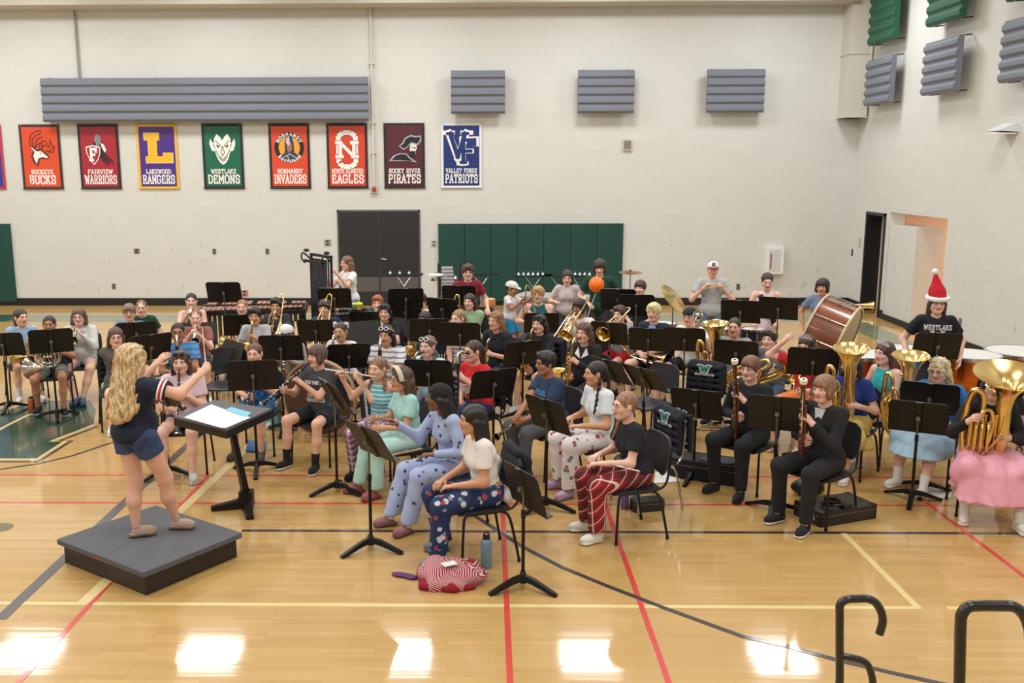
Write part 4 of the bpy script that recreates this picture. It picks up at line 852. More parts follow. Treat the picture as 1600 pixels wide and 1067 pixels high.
def hair_mesh(style):
    """style: kind[:length]"""
    if style in HAIRP: return HAIRP[style]
    kind, _, ln = style.partition(':'); ln = float(ln or .3)
    cap = ('e',(0,-.018,.03),(.086,.104,.096)); top = ('e',(0,.0,.075),(.068,.085,.045)); P, post, tail = [cap], None, []
    face = FACEX
    low = lambda z: {'cut': [((0,0,z),(0,0,-1))]}
    if kind == 'short': P = [('e',(0,-.016,.034),(.089,.107,.1), low(-.045)), top, ('e',(.02,.05,.09),(.055,.04,.03)), FACEX]; post = lambda D, X, Y, Z: D+.0035*np.sin(95*X+20*Z)*np.sin(60*Y+1)
    elif kind == 'crop': P = [('e',(0,-.02,.024),(.081,.099,.094), low(-.04)), ('x',(0,.11,-.03),(.066,.07,.1))]
    elif kind == 'fringe': P = [('e',(0,-.016,.03),(.092,.108,.1), low(-.05)), top, FACEX, ('e',(0,.072,.052),(.06,.026,.03))]
    elif kind == 'mop': P = [('e',(0,-.016,.028),(.098,.11,.104), low(-.095)), top, FACEX, ('e',(0,.078,.048),(.055,.022,.03)), ('e',(-.074,.02,-.03),(.026,.045,.055)), ('e',(.074,.02,-.03),(.026,.045,.055))]
    elif kind == 'curly': P = [('e',(0,-.012,.04),(.098,.108,.098), low(-.03)), ('e',(0,.05,.085),(.062,.05,.035)), ('x',(0,.115,-.055),(.068,.07,.1))]; post = lambda D, X, Y, Z: D+.009*np.sin(120*X)*np.sin(110*Y+2)*np.sin(115*Z+1)
    elif kind == 'bob': P = [('e',(0,-.02,.03),(.094,.108,.098)), FACEX, ('c',(-.08,-.02,.0),(-.088,.0,-.09),.03,.03), ('c',(.08,-.02,.0),(.088,.0,-.09),.03,.03), ('c',(-.04,-.085,-.02),(.04,-.085,-.02),.045,.045), ('c',(-.05,-.075,-.09),(.05,-.075,-.09),.04,.04)]
    elif kind == 'back': post = lambda D, X, Y, Z: D+.0025*np.sin(160*X+4*np.sin(20*Y)); P = [('e',(0,-.024,.026),(.082,.1,.094), low(-.07)), ('x',(0,.11,-.035),(.068,.072,.105))]
    elif kind in ('long', 'wavy', 'bigcurl'):
        f = 1.22 if kind == 'bigcurl' else 1.; 
        P = [('e',(0,-.02,.03),(.09*f,.108*f,.098)), FACEX,
          ('c',(-.078*f,-.02,-.01),(-.09*f,-.06 if f == 1 else -.13,-ln*.9),.028*f,.022,{'flat':((0,1,0),.8)}), ('c',(.078*f,-.02,-.01),(.09*f,-.06 if f == 1 else -.13,-ln*.9),.028*f,.022,{'flat':((0,1,0),.8)}),
          ('c',(0,-.085,0),(0,-.14 if f == 1 else -.2,-ln),.055*f,.045*f,{'flat':((0,1,0),1.3)}), ('c',(-.05,-.075,-.02),(-.065*f,-.12 if f == 1 else -.18,-ln*.97),.04*f,.03*f), ('c',(.05,-.075,-.02),(.065*f,-.09 if f == 1 else -.18,-ln*.97),.04*f,.03*f)]
        if kind != 'long': post = lambda D, X, Y, Z: D+(.011 if kind == 'bigcurl' else .008)*np.sin(62*Z+8*np.sin(30*X))*np.sin(70*X+5*Z)
        else: post = lambda D, X, Y, Z: D+.0025*np.sin(140*X+3*np.sin(12*Z))
    elif kind == 'pony': post = lambda D, X, Y, Z: D+.003*np.sin(150*X+4*np.sin(20*Y)); P = [('e',(0,-.022,.028),(.083,.102,.095), low(-.06)), ('x',(0,.11,-.035),(.067,.072,.105)), ('c',(0,-.115,.04),(0,-.15,-.01),.024,.03), ('c',(0,-.15,-.01),(0,-.135,-ln),.03,.014)]
    elif kind == 'sidepony': P = [('e',(0,-.022,.028),(.083,.102,.095)), ('x',(0,.11,-.035),(.067,.072,.105)), ('c',(.04,-.09,-.05),(.085,-.02,-.12),.028,.028), ('c',(.085,-.02,-.12),(.1,.05,-ln),.028,.012)]
    elif kind == 'braids':
        P = [('e',(0,-.022,.028),(.084,.103,.095), low(-.07)), ('x',(0,.11,-.035),(.067,.072,.105))]
        for s_ in (-1, 1):
            a, b = V3(s_*.072,-.03,-.05), V3(s_*.095,.03,-ln); n = int(ln/.028)
            P += [('e', tuple(a+(b-a)*i/n+V3(.006*(-1)**i,0,0)), (.019-.004*i/n,.019-.004*i/n,.021), {'k':.01}) for i in range(n+1)]
    elif kind == 'bun': P = [('e',(0,-.022,.026),(.083,.101,.094), low(-.065)), ('x',(0,.11,-.035),(.067,.072,.105)), ('e',(0,-.12,.05),(.035,.035,.035))]
    # every style opens round the face
    V, Q = sdf_mesh(P, .0085, .02, post)
    HAIRP[style] = (V, [tuple(q) for q in Q]); return HAIRP[style]
def ik(S_, T_, l1, l2, hint):
    d = T_-S_; L = np.linalg.norm(d); u = d/L
    if L > (l1+l2)*.995: T_ = S_+u*(l1+l2)*.995; L = (l1+l2)*.995
    L = max(L, abs(l1-l2)+.02)
    x = (l1*l1-l2*l2+L*L)/(2*L); h = math.sqrt(max(l1*l1-x*x, 1e-6)); p = hint-u*(hint@u); return S_+u*x+unit(p)*h, T_
def hand(m, prims, wr, d, n, side, curl, s):
    d = unit(d); n = unit(n-d*(n@d)); w = np.cross(n, d)*(-1 if side > 0 else 1)   # w points to the thumb
    g = lambda a, b, c_=0: wr+(d*a+w*b+n*c_)*s
    prims.append(('c', g(0,0), g(.07,0), .026*s, .036*s, {'flat': (tuple(n), 2.1), 'k': .02}))
    for off, L, dx in ((.027,.068,.082),(.009,.076,.087),(-.009,.071,.085),(-.026,.055,.078)):
        p = g(dx-.012, off); dd = unit(d+w*off*2.5); P = [p]; c = curl*.85
        for k_, f in enumerate((.46,.3,.24)):
            c2 = c*(k_+.6); dv = dd*math.cos(c2)+n*math.sin(c2); P.append(P[-1]+dv*L*f*s)
        m.tube(P, np.array((.0095,.009,.008,.0062))*s, 6)
    P = [g(.018,.022,.004), g(.045,.045,.01+.01*curl), g(.068,.05-.012*curl,.016+.022*curl), g(.085,.046-.026*curl,.02+.036*curl)]; m.tube(P, np.array((.013,.011,.0095,.007))*s, 6)
def shoe_mesh(style='sneaker'):
    P = [('e',(0,.055,.042),(.044,.098,.042),{'cut':[((0,0,.004),(0,0,-1))]}),('e',(0,-.03,.048),(.036,.05,.05),{'cut':[((0,0,.004),(0,0,-1))]}),('c',(0,-.025,.06),(0,-.02,.085),.038,.039,{'cut':[((0,0,.098),(0,.1,1))]}),
       ('c',(0,-.035,.014),(0,.105,.014),.038,.044,{'flat':((0,0,1),2.6),'k':.006})]
    if style == 'slide': P = P[:1]+P[3:]
    V, Q = sdf_mesh(P, .0095, .02); c = V[Q].mean(1); return V, [tuple(q) for q in Q], list((c[:,2] < .026).astype(int))
SHOEP = {k_: shoe_mesh(k_) for k_ in ('sneaker', 'slide')}
def child(m, name, mats, root, **kw): return m.build(name, mats, root, **kw)
def cl(c, pre='cloth'):
    return c if isinstance(c, bpy.types.Material) else mat('%s_%d_%d_%d' % (pre, *c), c, .88, bump=.3, bscale=14, var=.06, vscale=5)
def person(label, loc, rz, sit=True, s=1., lean=7, hy=0, hp=0, ht=0, twist=0, sk='L', hair=('short', (60,40,28)), shirt=((90,90,90), 'short'), bottom=('shorts', (30,30,34)),
           shoes=((225,225,225), (240,240,240)), socks=None, legs=((.05,.0),(.05,.0)), arms=None, inst=None, w=1., glasses=None, extra=(), fem=False, vox=.014, brow=None, group=None, ft=(12,12), legpos=None, hips=0., zoff=0.):
    root = thing('person', label, 'person', loc, rz, group)
    hz = (.45+.078*s) if sit else .845*s
    H = V3(0, 0, hz); a = math.radians(lean); sp = V3(0, math.sin(a), math.cos(a)); tw = math.radians(twist)
    X = V3(math.cos(tw), math.sin(tw), 0); Fw = V3(-math.sin(tw)*math.cos(a), math.cos(tw)*math.cos(a), -math.sin(a))
    B = lambda x, y, z: H+(X*x*w+Fw*y*w+sp*z)*s
    SH = [B(-.15/w**.5, 0, .405), B(.15/w**.5, 0, .405)]; N = B(0, -.005, .445); HD = N+(sp*.135+V3(0,.028,.01))*s
    hs = .93+.07*s
    Hm = Matrix.Translation(HD) @ Matrix.Rotation(math.radians(hy), 4, 'Z') @ Matrix.Rotation(math.radians(-hp), 4, 'X') @ Matrix.Rotation(math.radians(ht), 4, 'Y') @ Matrix.Scale(hs, 4)
    mouth = Hm @ Vector((0,.094,-.053))
    # legs
    hip = [V3(-.085*s*w, .0, hz-.01), V3(.085*s*w, .0, hz-.01)]; kn, an = [], []
    for i, sg in enumerate((-1, 1)):
        sx, fy = legs[i][:2]; l1, l2 = .415*s, .40*s; az = .085
        if legpos and legpos[i] is not None:
            A = V3(*legpos[i]); q_ = np.linalg.norm(A-hip[i])*1.004/(l1+l2) if not sit else 1.; K, A = ik(hip[i], A, l1*q_, l2*q_, V3(sg*.15, 1, .35)); kn.append(K); an.append(A); continue
        if sit:
            ax = sx+(legs[i][2] if len(legs[i]) > 2 else 0.)
            kz = az+math.sqrt(max(l2*l2-fy*fy-(ax-sx)**2, .04)); dz = kz-hip[i][2]; kx = sg*(.085*s+sx); dx = kx-hip[i][0]; ky = math.sqrt(max(l1*l1-dz*dz-dx*dx, .02))
            kn.append(V3(kx, ky, kz)); an.append(V3(sg*(.085*s+ax), ky+fy, az))
        else:
            A = V3(sg*(.085*s+sx), fy, az); K, A = ik(hip[i], A, l1, l2*.98, V3(0,1,0)); kn.append(K); an.append(A)
    # arms
    IM = None
    if inst:
        mk, pit, yw, gl, gr = INST[inst[0]]; o = inst[1] if len(inst) > 1 else {}
        if 'lap' in o: p_, ex, ey, ez = o['lap']; IM = Matrix.Translation(p_) @ Matrix.Rotation(math.radians(ez), 4, 'Z') @ Matrix.Rotation(math.radians(ey), 4, 'Y') @ Matrix.Rotation(math.radians(-ex), 4, 'X')
        else:
            e = -90 if inst[0] == 'flute_' else 0
            IM = Matrix.Translation(mouth) @ Matrix.Rotation(math.radians(hy+o.get('yaw', yw)+e), 4, 'Z') @ Matrix.Rotation(math.radians(-o.get('pitch', pit)), 4, 'X') @ Matrix.Rotation(math.radians(o.get('roll', 0)), 4, 'Y')
        arms = arms or [None, None]; arms = list(arms)
        for i, g in enumerate((gl, gr)):
            if arms[i] is None: arms[i] = (tuple(IM @ Vector(g)), ((1,.1,-.1),(-1,.1,-.1))[i] if inst[0] != 'flute' else ((.3,-.8,.3),(0,.9,-.2))[i], .95)
    arms = arms or [None, None]
    body, bp, m = [], [], M(); E, Wr = [], []
    for i, sg in enumerate((-1, 1)):
        A = arms[i]
        if A is None: A = (tuple(kn[i]*.62+hip[i]*.38+V3(-sg*.02,.0,.10*s)), (0,0,-1), .45) if sit else ((sg*.22,.06,hz-.08), (-sg,0,0), .35)
        T, n, cu = V3(*A[0]), V3(*A[1]), A[2]; hint = V3(*A[3]) if len(A) > 3 else V3(sg*.55,-.25,-1)
        T = T-unit(T-SH[i])*.02; el, _ = ik(SH[i], T, .265*s, .30*s, hint); dr = unit(T-el); wr = el+dr*.232*s
        E.append(el); Wr.append(wr); hand(m, bp, wr, dr, n, sg, cu, s)
        bp += [('c', SH[i], el, .042*s*w, .036*s*w), ('c', el, wr, .036*s*w, .024*s)]
    # body surface
    def torso(t_, fm=0.):
        P = [('e', B(0,-.01,.02), ((.15+hips)*s*w+t_, .115*s*w+t_, .105*s+t_)), ('e', B(0,0,.16), (.122*s*w+t_, .092*s*w+t_, .13*s+t_)), ('e', B(0,.0,.30), (.143*s*w+t_, .1*s*w+t_, .13*s+t_)), ('c', SH[0]+(SH[1]-SH[0])*.1, SH[1]+(SH[0]-SH[1])*.1, .048*s+t_, .048*s+t_)]
        if w > 1.055: P.append(('e', B(0,.04,.1), (.13*s*w+t_, .10*s*w+t_, .12*s+t_)))
        if fem: P += [('e', B(x, .068, .265), (.05*s+t_, .042*s+t_, .048*s+t_)) for x in (-.055, .055)]
        return P
    bp += torso(0.)+[('c', N-sp*.03, HD-V3(0,.018,.05)*s, .05*s, .05*s)]
    for i in (0, 1):
        bp += [('c', hip[i], kn[i], .075*s*w, .052*s*w), ('c', kn[i], kn[i]*.55+an[i]*.45+V3(0,-.014,0), .05*s*w, .047*s*w), ('c', kn[i]*.55+an[i]*.45+V3(0,-.014,0), an[i], .046*s*w, .03*s)]
    V, Q = sdf_mesh(bp, vox, .03); m.add(V, [tuple(q) for q in Q]); hv = np.hstack([HEADV, np.ones((len(HEADV), 1))]) @ np.array(Hm).T
    m.add(hv[:, :3], HEADF); m.mi[-len(HEADF):] = HEADM
    sr = SKIN[sk]; lip = mat('lips_'+sk, (int(sr[0]*.86), int(sr[1]*.62), int(sr[2]*.62)), .4)
    hr = hair[1]; m.build('body', [skin(sk), lip, mat('brow_%d' % (hr[0]//24), tuple(int(x*.7) for x in (hr[0]//24*24+10, hr[1]//24*24+8, hr[2]//24*24+6)), .8), EYEW, IRIS], root, ang=None)
    # shirt
    kind = shirt[1]; sc = cl(shirt[0]); t_ = .014 if 'tight' not in kind else .008
    up = {'cut': [(N+sp*.022*s, sp+Fw*.35), (B(0,0,-.05 if 'crop' not in kind else .09), -sp)]}
    P = [(*p, up) for p in (torso(t_) if 'crop' in kind else torso(t_+.005)[:1]+torso(t_)[1:])]+([('e', B(0,0,.05), ((.148+hips)*s*w+.016, .114*s*w+.016, .1*s), up)] if 'crop' not in kind else [])
    if 'tank' in kind: 
        P = [(*p, up) for p in torso(t_)[:3]]+[('c', SH[0]*.72+SH[1]*.28, SH[1]*.72+SH[0]*.28, .052*s, .052*s, up)]+[(*p, up) for p in torso(t_)[4:]]
    else:
        for i in (0, 1):
            if 'long' in kind:
                P += [('c', SH[i], E[i], .055*s*w, .048*s*w), ('c', E[i], Wr[i], .048*s*w, .034*s, {'cut': [(Wr[i]-unit(Wr[i]-E[i])*.005, unit(Wr[i]-E[i]))]})]
            else:
                f = .62 if 'short' in kind else .5; d_ = unit(E[i]-SH[i]); q = SH[i]+(E[i]-SH[i])*(f+.25); P.append(('c', SH[i], q, .056*s*w, .066*s*w, {'cut': [(SH[i]+(E[i]-SH[i])*f, d_)]}))
    m = M(); solid(m, P, vox, .03, folds(.0035, 30, (len(label) % 7)*.9)); 
    if 'hood' in kind: pass
    nm = {'blazer': 'blazer', 'sweat': 'sweatshirt', 'dress': 'dress_top'}.get(kind.split('_')[-1], 'shirt'); so = m.build(nm, sc, root, ang=None)
    if 'hood' in kind: m = M(); solid(m, [('c', B(-.07,-.05,.43), B(.07,-.05,.43), .045*s, .045*s), ('c', B(-.07,-.05,.43), B(-.04,.07,.41), .035*s, .03*s), ('c', B(.07,-.05,.43), B(.04,.07,.41), .035*s, .03*s)], .012, .03); m.build('hood', sc, so, ang=None)
    if 'collar' in kind:
        m = M(); wc = cl(shirt[2]) if len(shirt) > 2 else sc
        for sg in (-1, 1): a_, b_, c_ = B(sg*.05,.06,.44), B(sg*.008,.112 if fem else .1,.33), B(sg*.085,.085,.37); m.add([a_, b_, c_, a_+Fw*.012, b_+Fw*.012, c_+Fw*.012], [(0,1,2),(3,5,4),(0,3,4,1),(1,4,5,2),(2,5,3,0)])
        m.build('collar', wc, so)
    if 'vee' in kind:
        m = M(); a_, b_, c_ = B(-.045,.062,.44), B(0,.122,.26), B(.045,.062,.44); m.add([a_, b_, c_, a_+Fw*.01, b_+Fw*.01, c_+Fw*.01], [(0,1,2),(3,5,4),(0,3,4,1),(1,4,5,2),(2,5,3,0)]); m.build('shirt_front', cl(shirt[2]), so)
    # trousers, shorts or skirt
    bk, bc = bottom[0], cl(bottom[1]); P = []
    dn = {'cut': [(B(0,0,.075), sp)]}
    P = [('e', B(0,-.012,.012), ((.15+hips)*s*w+.006, .115*s*w+.006, .105*s), dn)]
    if bk == 'shorts' or bk == 'short_shorts':
        f = .72 if bk == 'shorts' else .38
        for i in (0, 1): d_ = unit(kn[i]-hip[i]); P.append(('c', hip[i], kn[i], .092*s*w, .082*s*w, {'cut': [(hip[i]+(kn[i]-hip[i])*f, d_)]}))
    elif bk == 'pants' or bk == 'loose':
        e_ = .0 if bk == 'pants' else .014
        for i in (0, 1):
            q = an[i]+V3(0,-.01,.0); d_ = unit(q-kn[i]); P += [('c', hip[i], kn[i], .09*s*w+e_*.5, .068*s*w+e_), ('c', kn[i], q, .066*s*w+e_, .05*s+e_*1.5, {'cut': [(q+V3(0,0,.015), (0,0,-1))]})]
    elif bk in ('skirt', 'full'):
        hm = bottom[2] if len(bottom) > 2 else .3; f = 1.2 if bk == 'full' else 1.; ct = {'cut': [((0,0,hm),(0,0,-1))]}; ky = (kn[0][1]+kn[1][1])/2; kx = abs(kn[1][0])
        if sit: P += [('c', hip[0], kn[0]+V3(0,.02,0), .1*s*f, .085*s*f, ct), ('c', hip[1], kn[1]+V3(0,.02,0), .1*s*f, .085*s*f, ct), ('c', (0,.1,hz-.02), (0,ky-.02,hz-.03), .1*s*f, .1*s*f, ct), ('c', (-kx*.7,ky+.03,hz-.06), (-kx*.9,ky+.05,hm-.05), .085*f, .12*f, ct), ('c', (kx*.7,ky+.03,hz-.06), (kx*.9,ky+.05,hm-.05), .085*f, .12*f, ct)]
        else: P += [('c', (0,0,hz), (0,0,hm-.02), .14*s, .19*f, ct)]
        if bk == 'full' and sit: P += [('c', (-kx,ky-.06,hz-.09), (kx,ky-.06,hz-.09), .15, .15, ct), ('c', (0,ky+.05,hz-.09), (0,ky+.08,hm-.05), .12, .17, ct), ('c', (-.12,.08,hz-.06), (-.16,.12,hm), .09, .13, ct), ('c', (.12,.08,hz-.06), (.16,.12,hm), .09, .13, ct)]
    m = M(); solid(m, P, vox, .028, folds(.005 if bk in ('loose','skirt','full') else .003, 34 if bk != 'full' else 46, 1.)); m.build({'pants': 'trousers', 'loose': 'pyjama_trousers', 'skirt': 'skirt', 'full': 'full_skirt'}.get(bk, 'shorts'), bc, root, ang=None)
    # shoes and socks
    st = 'slide' if (len(shoes) > 2 and shoes[2] == 'slide') else 'sneaker'; SV, SF, SM = SHOEP[st]
    for i, sg in enumerate((-1, 1)):
        yaw_ = math.radians(-sg*ft[i]); R = np.array([[math.cos(yaw_), -math.sin(yaw_), 0],[math.sin(yaw_), math.cos(yaw_), 0],[0,0,1]]); m = M()
        m.add((SV*V3(1,1,1)*(.94+.06*s)) @ R.T+V3(an[i][0], an[i][1]+.005, an[i][2]-.083), SF); m.mi = SM
        o = m.build('shoe', [cl(shoes[0], 'shoe'), cl(shoes[1], 'sole')], root, ang=None)
        if socks: M().tube([an[i]+V3(0,0,-.02), an[i]*.72+kn[i]*.28], [.034*s,.043*s], 12).build('sock', cl(socks), root)
    # hair and headwear
    hm_ = Hm
    if hair[0] != 'none':
        V, Q = hair_mesh(hair[0]); o = M().add(V, Q).build('hair', hairmat(hair[1]), root, ang=None); o.matrix_local = hm_
    if glasses is not None:
        m = M()
        for s_ in (-1, 1):
            m.tube([(s_*.031+.019*math.cos(a_), .094-.006*abs(math.cos(a_)), .004+.0145*math.sin(a_)) for a_ in np.linspace(0, 2*PI, 13)[:-1]], .0018, 5, closed=True); m.tube([(s_*.05,.088,.008),(s_*.077,.07,.01),(s_*.082,-.01,.005)], .0018, 5)
        m.tube([(-.012,.095,.008),(.012,.095,.008)], .0018, 5); o = m.build('glasses', mat('frame_%d_%d' % glasses[:2], glasses, .3), root); o.matrix_local = hm_
    for e in extra:
        k_ = e[0]; c_ = e[1] if len(e) > 1 else None; m = M(); mats = [cl(c_, 'gear')] if c_ else [WHITE]; nm = k_
        if k_ == 'sunglasses':
            mats = [mats[0], BLK]; nm = 'sunglasses'
            for s_ in (-1, 1):
                m.tube([(s_*.032+.023*math.cos(a_), .086-.01*abs(math.cos(a_))-.012*math.sin(a_), .095+.017*math.sin(a_)) for a_ in np.linspace(0, 2*PI, 13)[:-1]], .0045, 6, closed=True); m.ball((s_*.032,.082,.095), (.02,.004,.015), 10, 6, mi=1); m.tube([(s_*.055,.078,.1),(s_*.085,.02,.075),(s_*.09,-.04,.04)], .004, 5)
            m.tube([(-.01,.09,.098),(.01,.09,.098)], .004, 5)
        elif k_ == 'tiara':
            A = np.linspace(-1.2, 1.2, 15); m.tube([(.088*math.sin(x), .045*math.cos(x)+.005, .108-.02*abs(x)) for x in A], .004, 6)
            for j, x in enumerate(A[1:-1]): h_ = (.052, .026)[j % 2]*(1-.45*abs(x)/1.2); p_ = V3(.088*math.sin(x), .045*math.cos(x)+.005, .108-.02*abs(x)); m.tube([p_-V3(.012,0,0), p_+V3(0,.004,h_), p_+V3(.012,0,0)], .003, 5); m.ball(p_+V3(0,.004,h_), .0055, 6, 4)
            mats = [mat('tiara_silver', (240,228,234), .25, .6)]
        elif k_ == 'cap':
            P = [('e',(0,-.014,.045),(.093,.112,.085),{'cut':[((0,0,.035),(0,0,-1))]})]; V, Q = sdf_mesh(P, .008, .01); m.add(V, [tuple(q) for q in Q]); b = -1 if len(e) > 4 and e[4] == 'back' else 1; n0 = len(m.f)
            fc = V[np.array(Q)].mean(1); m.mi = list(np.where(fc[:,1]*b > .0, 0, 1)) ; Bm = M()
            BP = [(.06*math.cos(x), b*(.085+.07*math.sin(x)), .048-.02*math.sin(x)) for x in np.linspace(0, PI, 11)]+[(.06*math.cos(x), b*(.06), .055) for x in np.linspace(PI, 0, 5)]
            V = BP+[(x, y, z+.005) for x, y, z in BP]; n = len(BP); m.add(V, [tuple(range(n)), tuple(range(n, 2*n))[::-1]]+[(i, n+i, n+(i+1) % n, (i+1) % n) for i in range(n)], 2)
            mats = [cl(e[1],'gear'), cl(e[2],'gear'), cl(e[3],'gear')]
            if len(e) > 5: lettering(m, e[5], .042, (0,.09,.075), .032, ux=(-1,0,0), uy=(0,-.35,.94), wt=.3, mi=1, th=.012)
        elif k_ == 'santa_hat':
            P = [('c',(0,-.01,.05),(.01,-.02,.13),.1,.085),('c',(.01,-.02,.13),(.04,-.03,.33),.085,.016,{'k':.03})]; V, Q = sdf_mesh([(*p[:5], {**(p[5] if len(p) > 5 else {}), 'cut':[((0,0,.055),(0,0,-1))]}) for p in P], .009, .03); m.add(V, [tuple(q) for q in Q])
            m.tube([(.104*math.cos(x), -.01+.118*math.sin(x), .062-.012*math.sin(x)) for x in np.linspace(0, 2*PI, 25)[:-1]], .027, 10, closed=True, mi=1); m.ball((.045,-.03,.35), .036, 12, 8, mi=1); mats = [cl((196,24,44),'gear'), mat('white_fluff', (240,238,236), .95, bump=.5, bscale=90)]
        elif k_ == 'headband':
            for o_ in (-.014, 0, .014): m.tube([(.097*math.sin(x), .035+o_+.02*math.cos(x), .03+.105*math.cos(x)-abs(o_)*.2) for x in np.linspace(-1.75, 1.75, 21)], .011, 8)
        elif k_ == 'bow':
            for s_ in (-1, 1): m.ball((s_*.075,-.01,.1), (.03,.012,.022), 10, 6); m.ball((s_*.09,-.02,.07), (.014,.01,.03), 8, 6)
        elif k_ == 'durag':
            V, Q = sdf_mesh([('e',(0,-.018,.032),(.093,.11,.1),{'cut':[((0,.0,.03),(0,.45,-1))]}),('c',(0,-.1,-.0),(0,-.12,-.12),.03,.02),('c',(0,-.1,.02),(.02,-.16,-.06),.025,.012)], .008, .02); m.add(V, [tuple(q) for q in Q]); nm = 'head_wrap'
        elif k_ == 'lei': continue
        elif k_ == 'text':   # text, height, z up the chest, colour, width
            _, rgb, txt, h_, z_, wd = e[:6]; y_ = .118*w+.014+(.03 if fem else 0)+(e[6] if len(e) > 6 else 0)
            lettering(m, txt, h_*s, B(0, y_, z_), wd*s, ux=-X, uy=sp, wt=.24, th=.004, bend=.9); m.build('shirt_lettering', cl(rgb, 'print'), so, smooth=False); continue
        elif k_ == 'arm_band': 
            for i in (0, 1):
                d_ = unit(E[i]-SH[i])
                for j, (cc) in enumerate(((236,232,232),(196,50,66),(236,232,232))): c0 = SH[i]+(E[i]-SH[i])*(.42+.06*j); M().tube([c0, c0+d_*.014*s], .071*s*w, 18, cap=False).build('sleeve_stripe', cl(cc), so)
            continue
        elif k_ == 'sash':
            P = [B(.09,.09,.42), B(.06,.135,.36), B(0,.16,.25), B(-.08,.155,.12), B(-.12,.13,.02)]
            for a_, b_ in zip(P[:-1], P[1:]): m.box((a_+b_)/2, (.075, .008, np.linalg.norm(b_-a_)*1.06), rot=np.stack([unit(np.cross(unit(Fw), unit(b_-a_))), unit(Fw), unit(b_-a_)], 1))
        o = m.build(nm, mats, root, ang=45)
        if k_ in ('sunglasses','tiara','cap','santa_hat','headband','bow','durag'): o.matrix_local = hm_
    MW = Matrix.Translation(Vector(loc)) @ Matrix.Rotation(rz, 4, 'Z')
    if IM is not None:
        PENDING.append((inst, MW @ IM))
    return root, MW, dict(mouth=mouth, HD=HD, Wr=Wr, E=E, kn=kn, an=an)
PENDING = []
def mk_inst(key):
    return INST[key][0]
def place_inst(label, grp=None):
    inst, mw = PENDING.pop(); key = inst[0]
    return stamp(key, INST[key][0], label, mw=mw, group=grp)
# ================================================================== PLACEMENT
CD = Vector((-2.75, 7.3))   # the conductor, whom the band faces
def face(p): d = CD-Vector((p[0], p[1])); return math.degrees(math.atan2(d.x, -d.y))
def rzof(th): return math.atan2(-math.sin(math.radians(th)), -math.cos(math.radians(th)))
PEOPLE = {}
def P(who, more, px, py, th=None, dth=0, sit=True, s=1., lean=7, inst=None, il=None, ig=None, chair=True, jacket=None, dz=0., legm=None, **kw):
    """who: short phrase that singles the person out; px, py: centre of the head in the photograph"""
    zh = ((.45+.663*s) if sit else 1.445*s)+dz
    h = at(px, py, zh); t0 = face(h) if th is None else th; t0 += dth; rz = rzof(t0); off = math.sin(math.radians(lean))*.58*s+.028
    R = Matrix.Rotation(rz, 3, 'Z'); loc = h-R @ Vector((0, off, 0)); loc.z = dz
    root, MW, J = person(who+' '+more, loc, rz, sit=sit, s=s, lean=lean, inst=(inst if isinstance(inst, tuple) else (inst,)) if inst else None, **kw)
    if inst:
        key = (inst if isinstance(inst, str) else inst[0]); nmz = {'silver_trumpet': 'silver trumpet', 'silver_horn': 'silver french horn', 'baritone_horn': 'silver marching baritone'}.get(key, key.replace('_', ' '))
        place_inst(il or '%s of the %s' % (nmz, who))
    if sit and chair:
        c = loc+R @ Vector((0, .075, 0)); c.z = dz
        stamp('chair', mk_chair(LEGM), 'black band chair beneath the '+who, loc=c, rz=rz)
        if jacket: stamp('jacket', mk_jacket, jacket, loc=c, rz=rz)
    PEOPLE[who] = (loc, rz, J, MW)
    return root
# stands --------------------------------------------------------------
STANDS = []
def stand(px, py, who, z=.97, tilt=22, th=None, dth=0, h=None, label=None):
    """px, py: centre of the desk"""
    p = at(px, py, z); t0 = (face(p) if th is None else th)+dth; key = ('stand', round(z, 2), tilt); rz = rzof(t0+180)
    o = stamp(key, mk_stand(z, tilt), label or 'black music stand in front of the '+who, loc=(p.x, p.y, 0), rz=rz); STANDS.append((who, p.x, p.y)); return p, rz
BR, DB, BKH, BL, LB, RD, GI = (92,62,42), (54,36,28), (24,20,22), (206,176,122), (140,104,72), (150,80,44), (122,84,52)
GL_ = (30,28,30); NAV = (26,34,58); W_ = (226,226,228); WB = ((228,226,222),(244,244,242)); BW = ((30,30,34),(232,232,232)); BB = ((28,28,30),(40,40,42))
# ---- conductor on the podium
POD = thing('conductor_podium', 'low grey carpeted podium with black sides under the conductor', 'podium', (0,0,0))
c4 = [at(95,841,.2), at(223.7,898,.2), at(378,829,.2), at(237.5,790,.2)]; PC = sum(c4, Vector())/4
ex = ((c4[1]-c4[0])+(c4[2]-c4[3])).normalized(); ey = Vector((-ex.y, ex.x, 0)); lx = ((c4[1]-c4[0]).length+(c4[2]-c4[3]).length)/2; ly = ((c4[2]-c4[1]).length+(c4[3]-c4[0]).length)/2
POD.location = (PC.x, PC.y, 0); POD.rotation_euler = (0,0,math.atan2(ex.y, ex.x))
M().rbox((0,0,.18),(lx,ly,.04),.01).build('carpet_top', mat('podium_carpet', (96,98,104), .9, bump=.5, bscale=160, var=.12, vscale=60), POD, smooth=False)
M().rbox((0,0,.08),(lx-.07,ly-.07,.16),.005).build('skirt_board', mat('podium_side', (38,32,30), .45), POD, smooth=False)
M().bb((-.06,-ly/2-.002,.165),(.02,-ly/2,.175)).build('red_tag', mat('sign_red', (170,60,60)), POD, smooth=False)
fa, fb = at(214,838,.2), at(276,826,.2); mid = fa*.88+fb*.12; TH = 148; R_c = rzof(TH)
LR = Matrix.Rotation(-R_c, 3, 'Z'); la, lb_ = LR @ (fa-mid), LR @ (fb-mid)
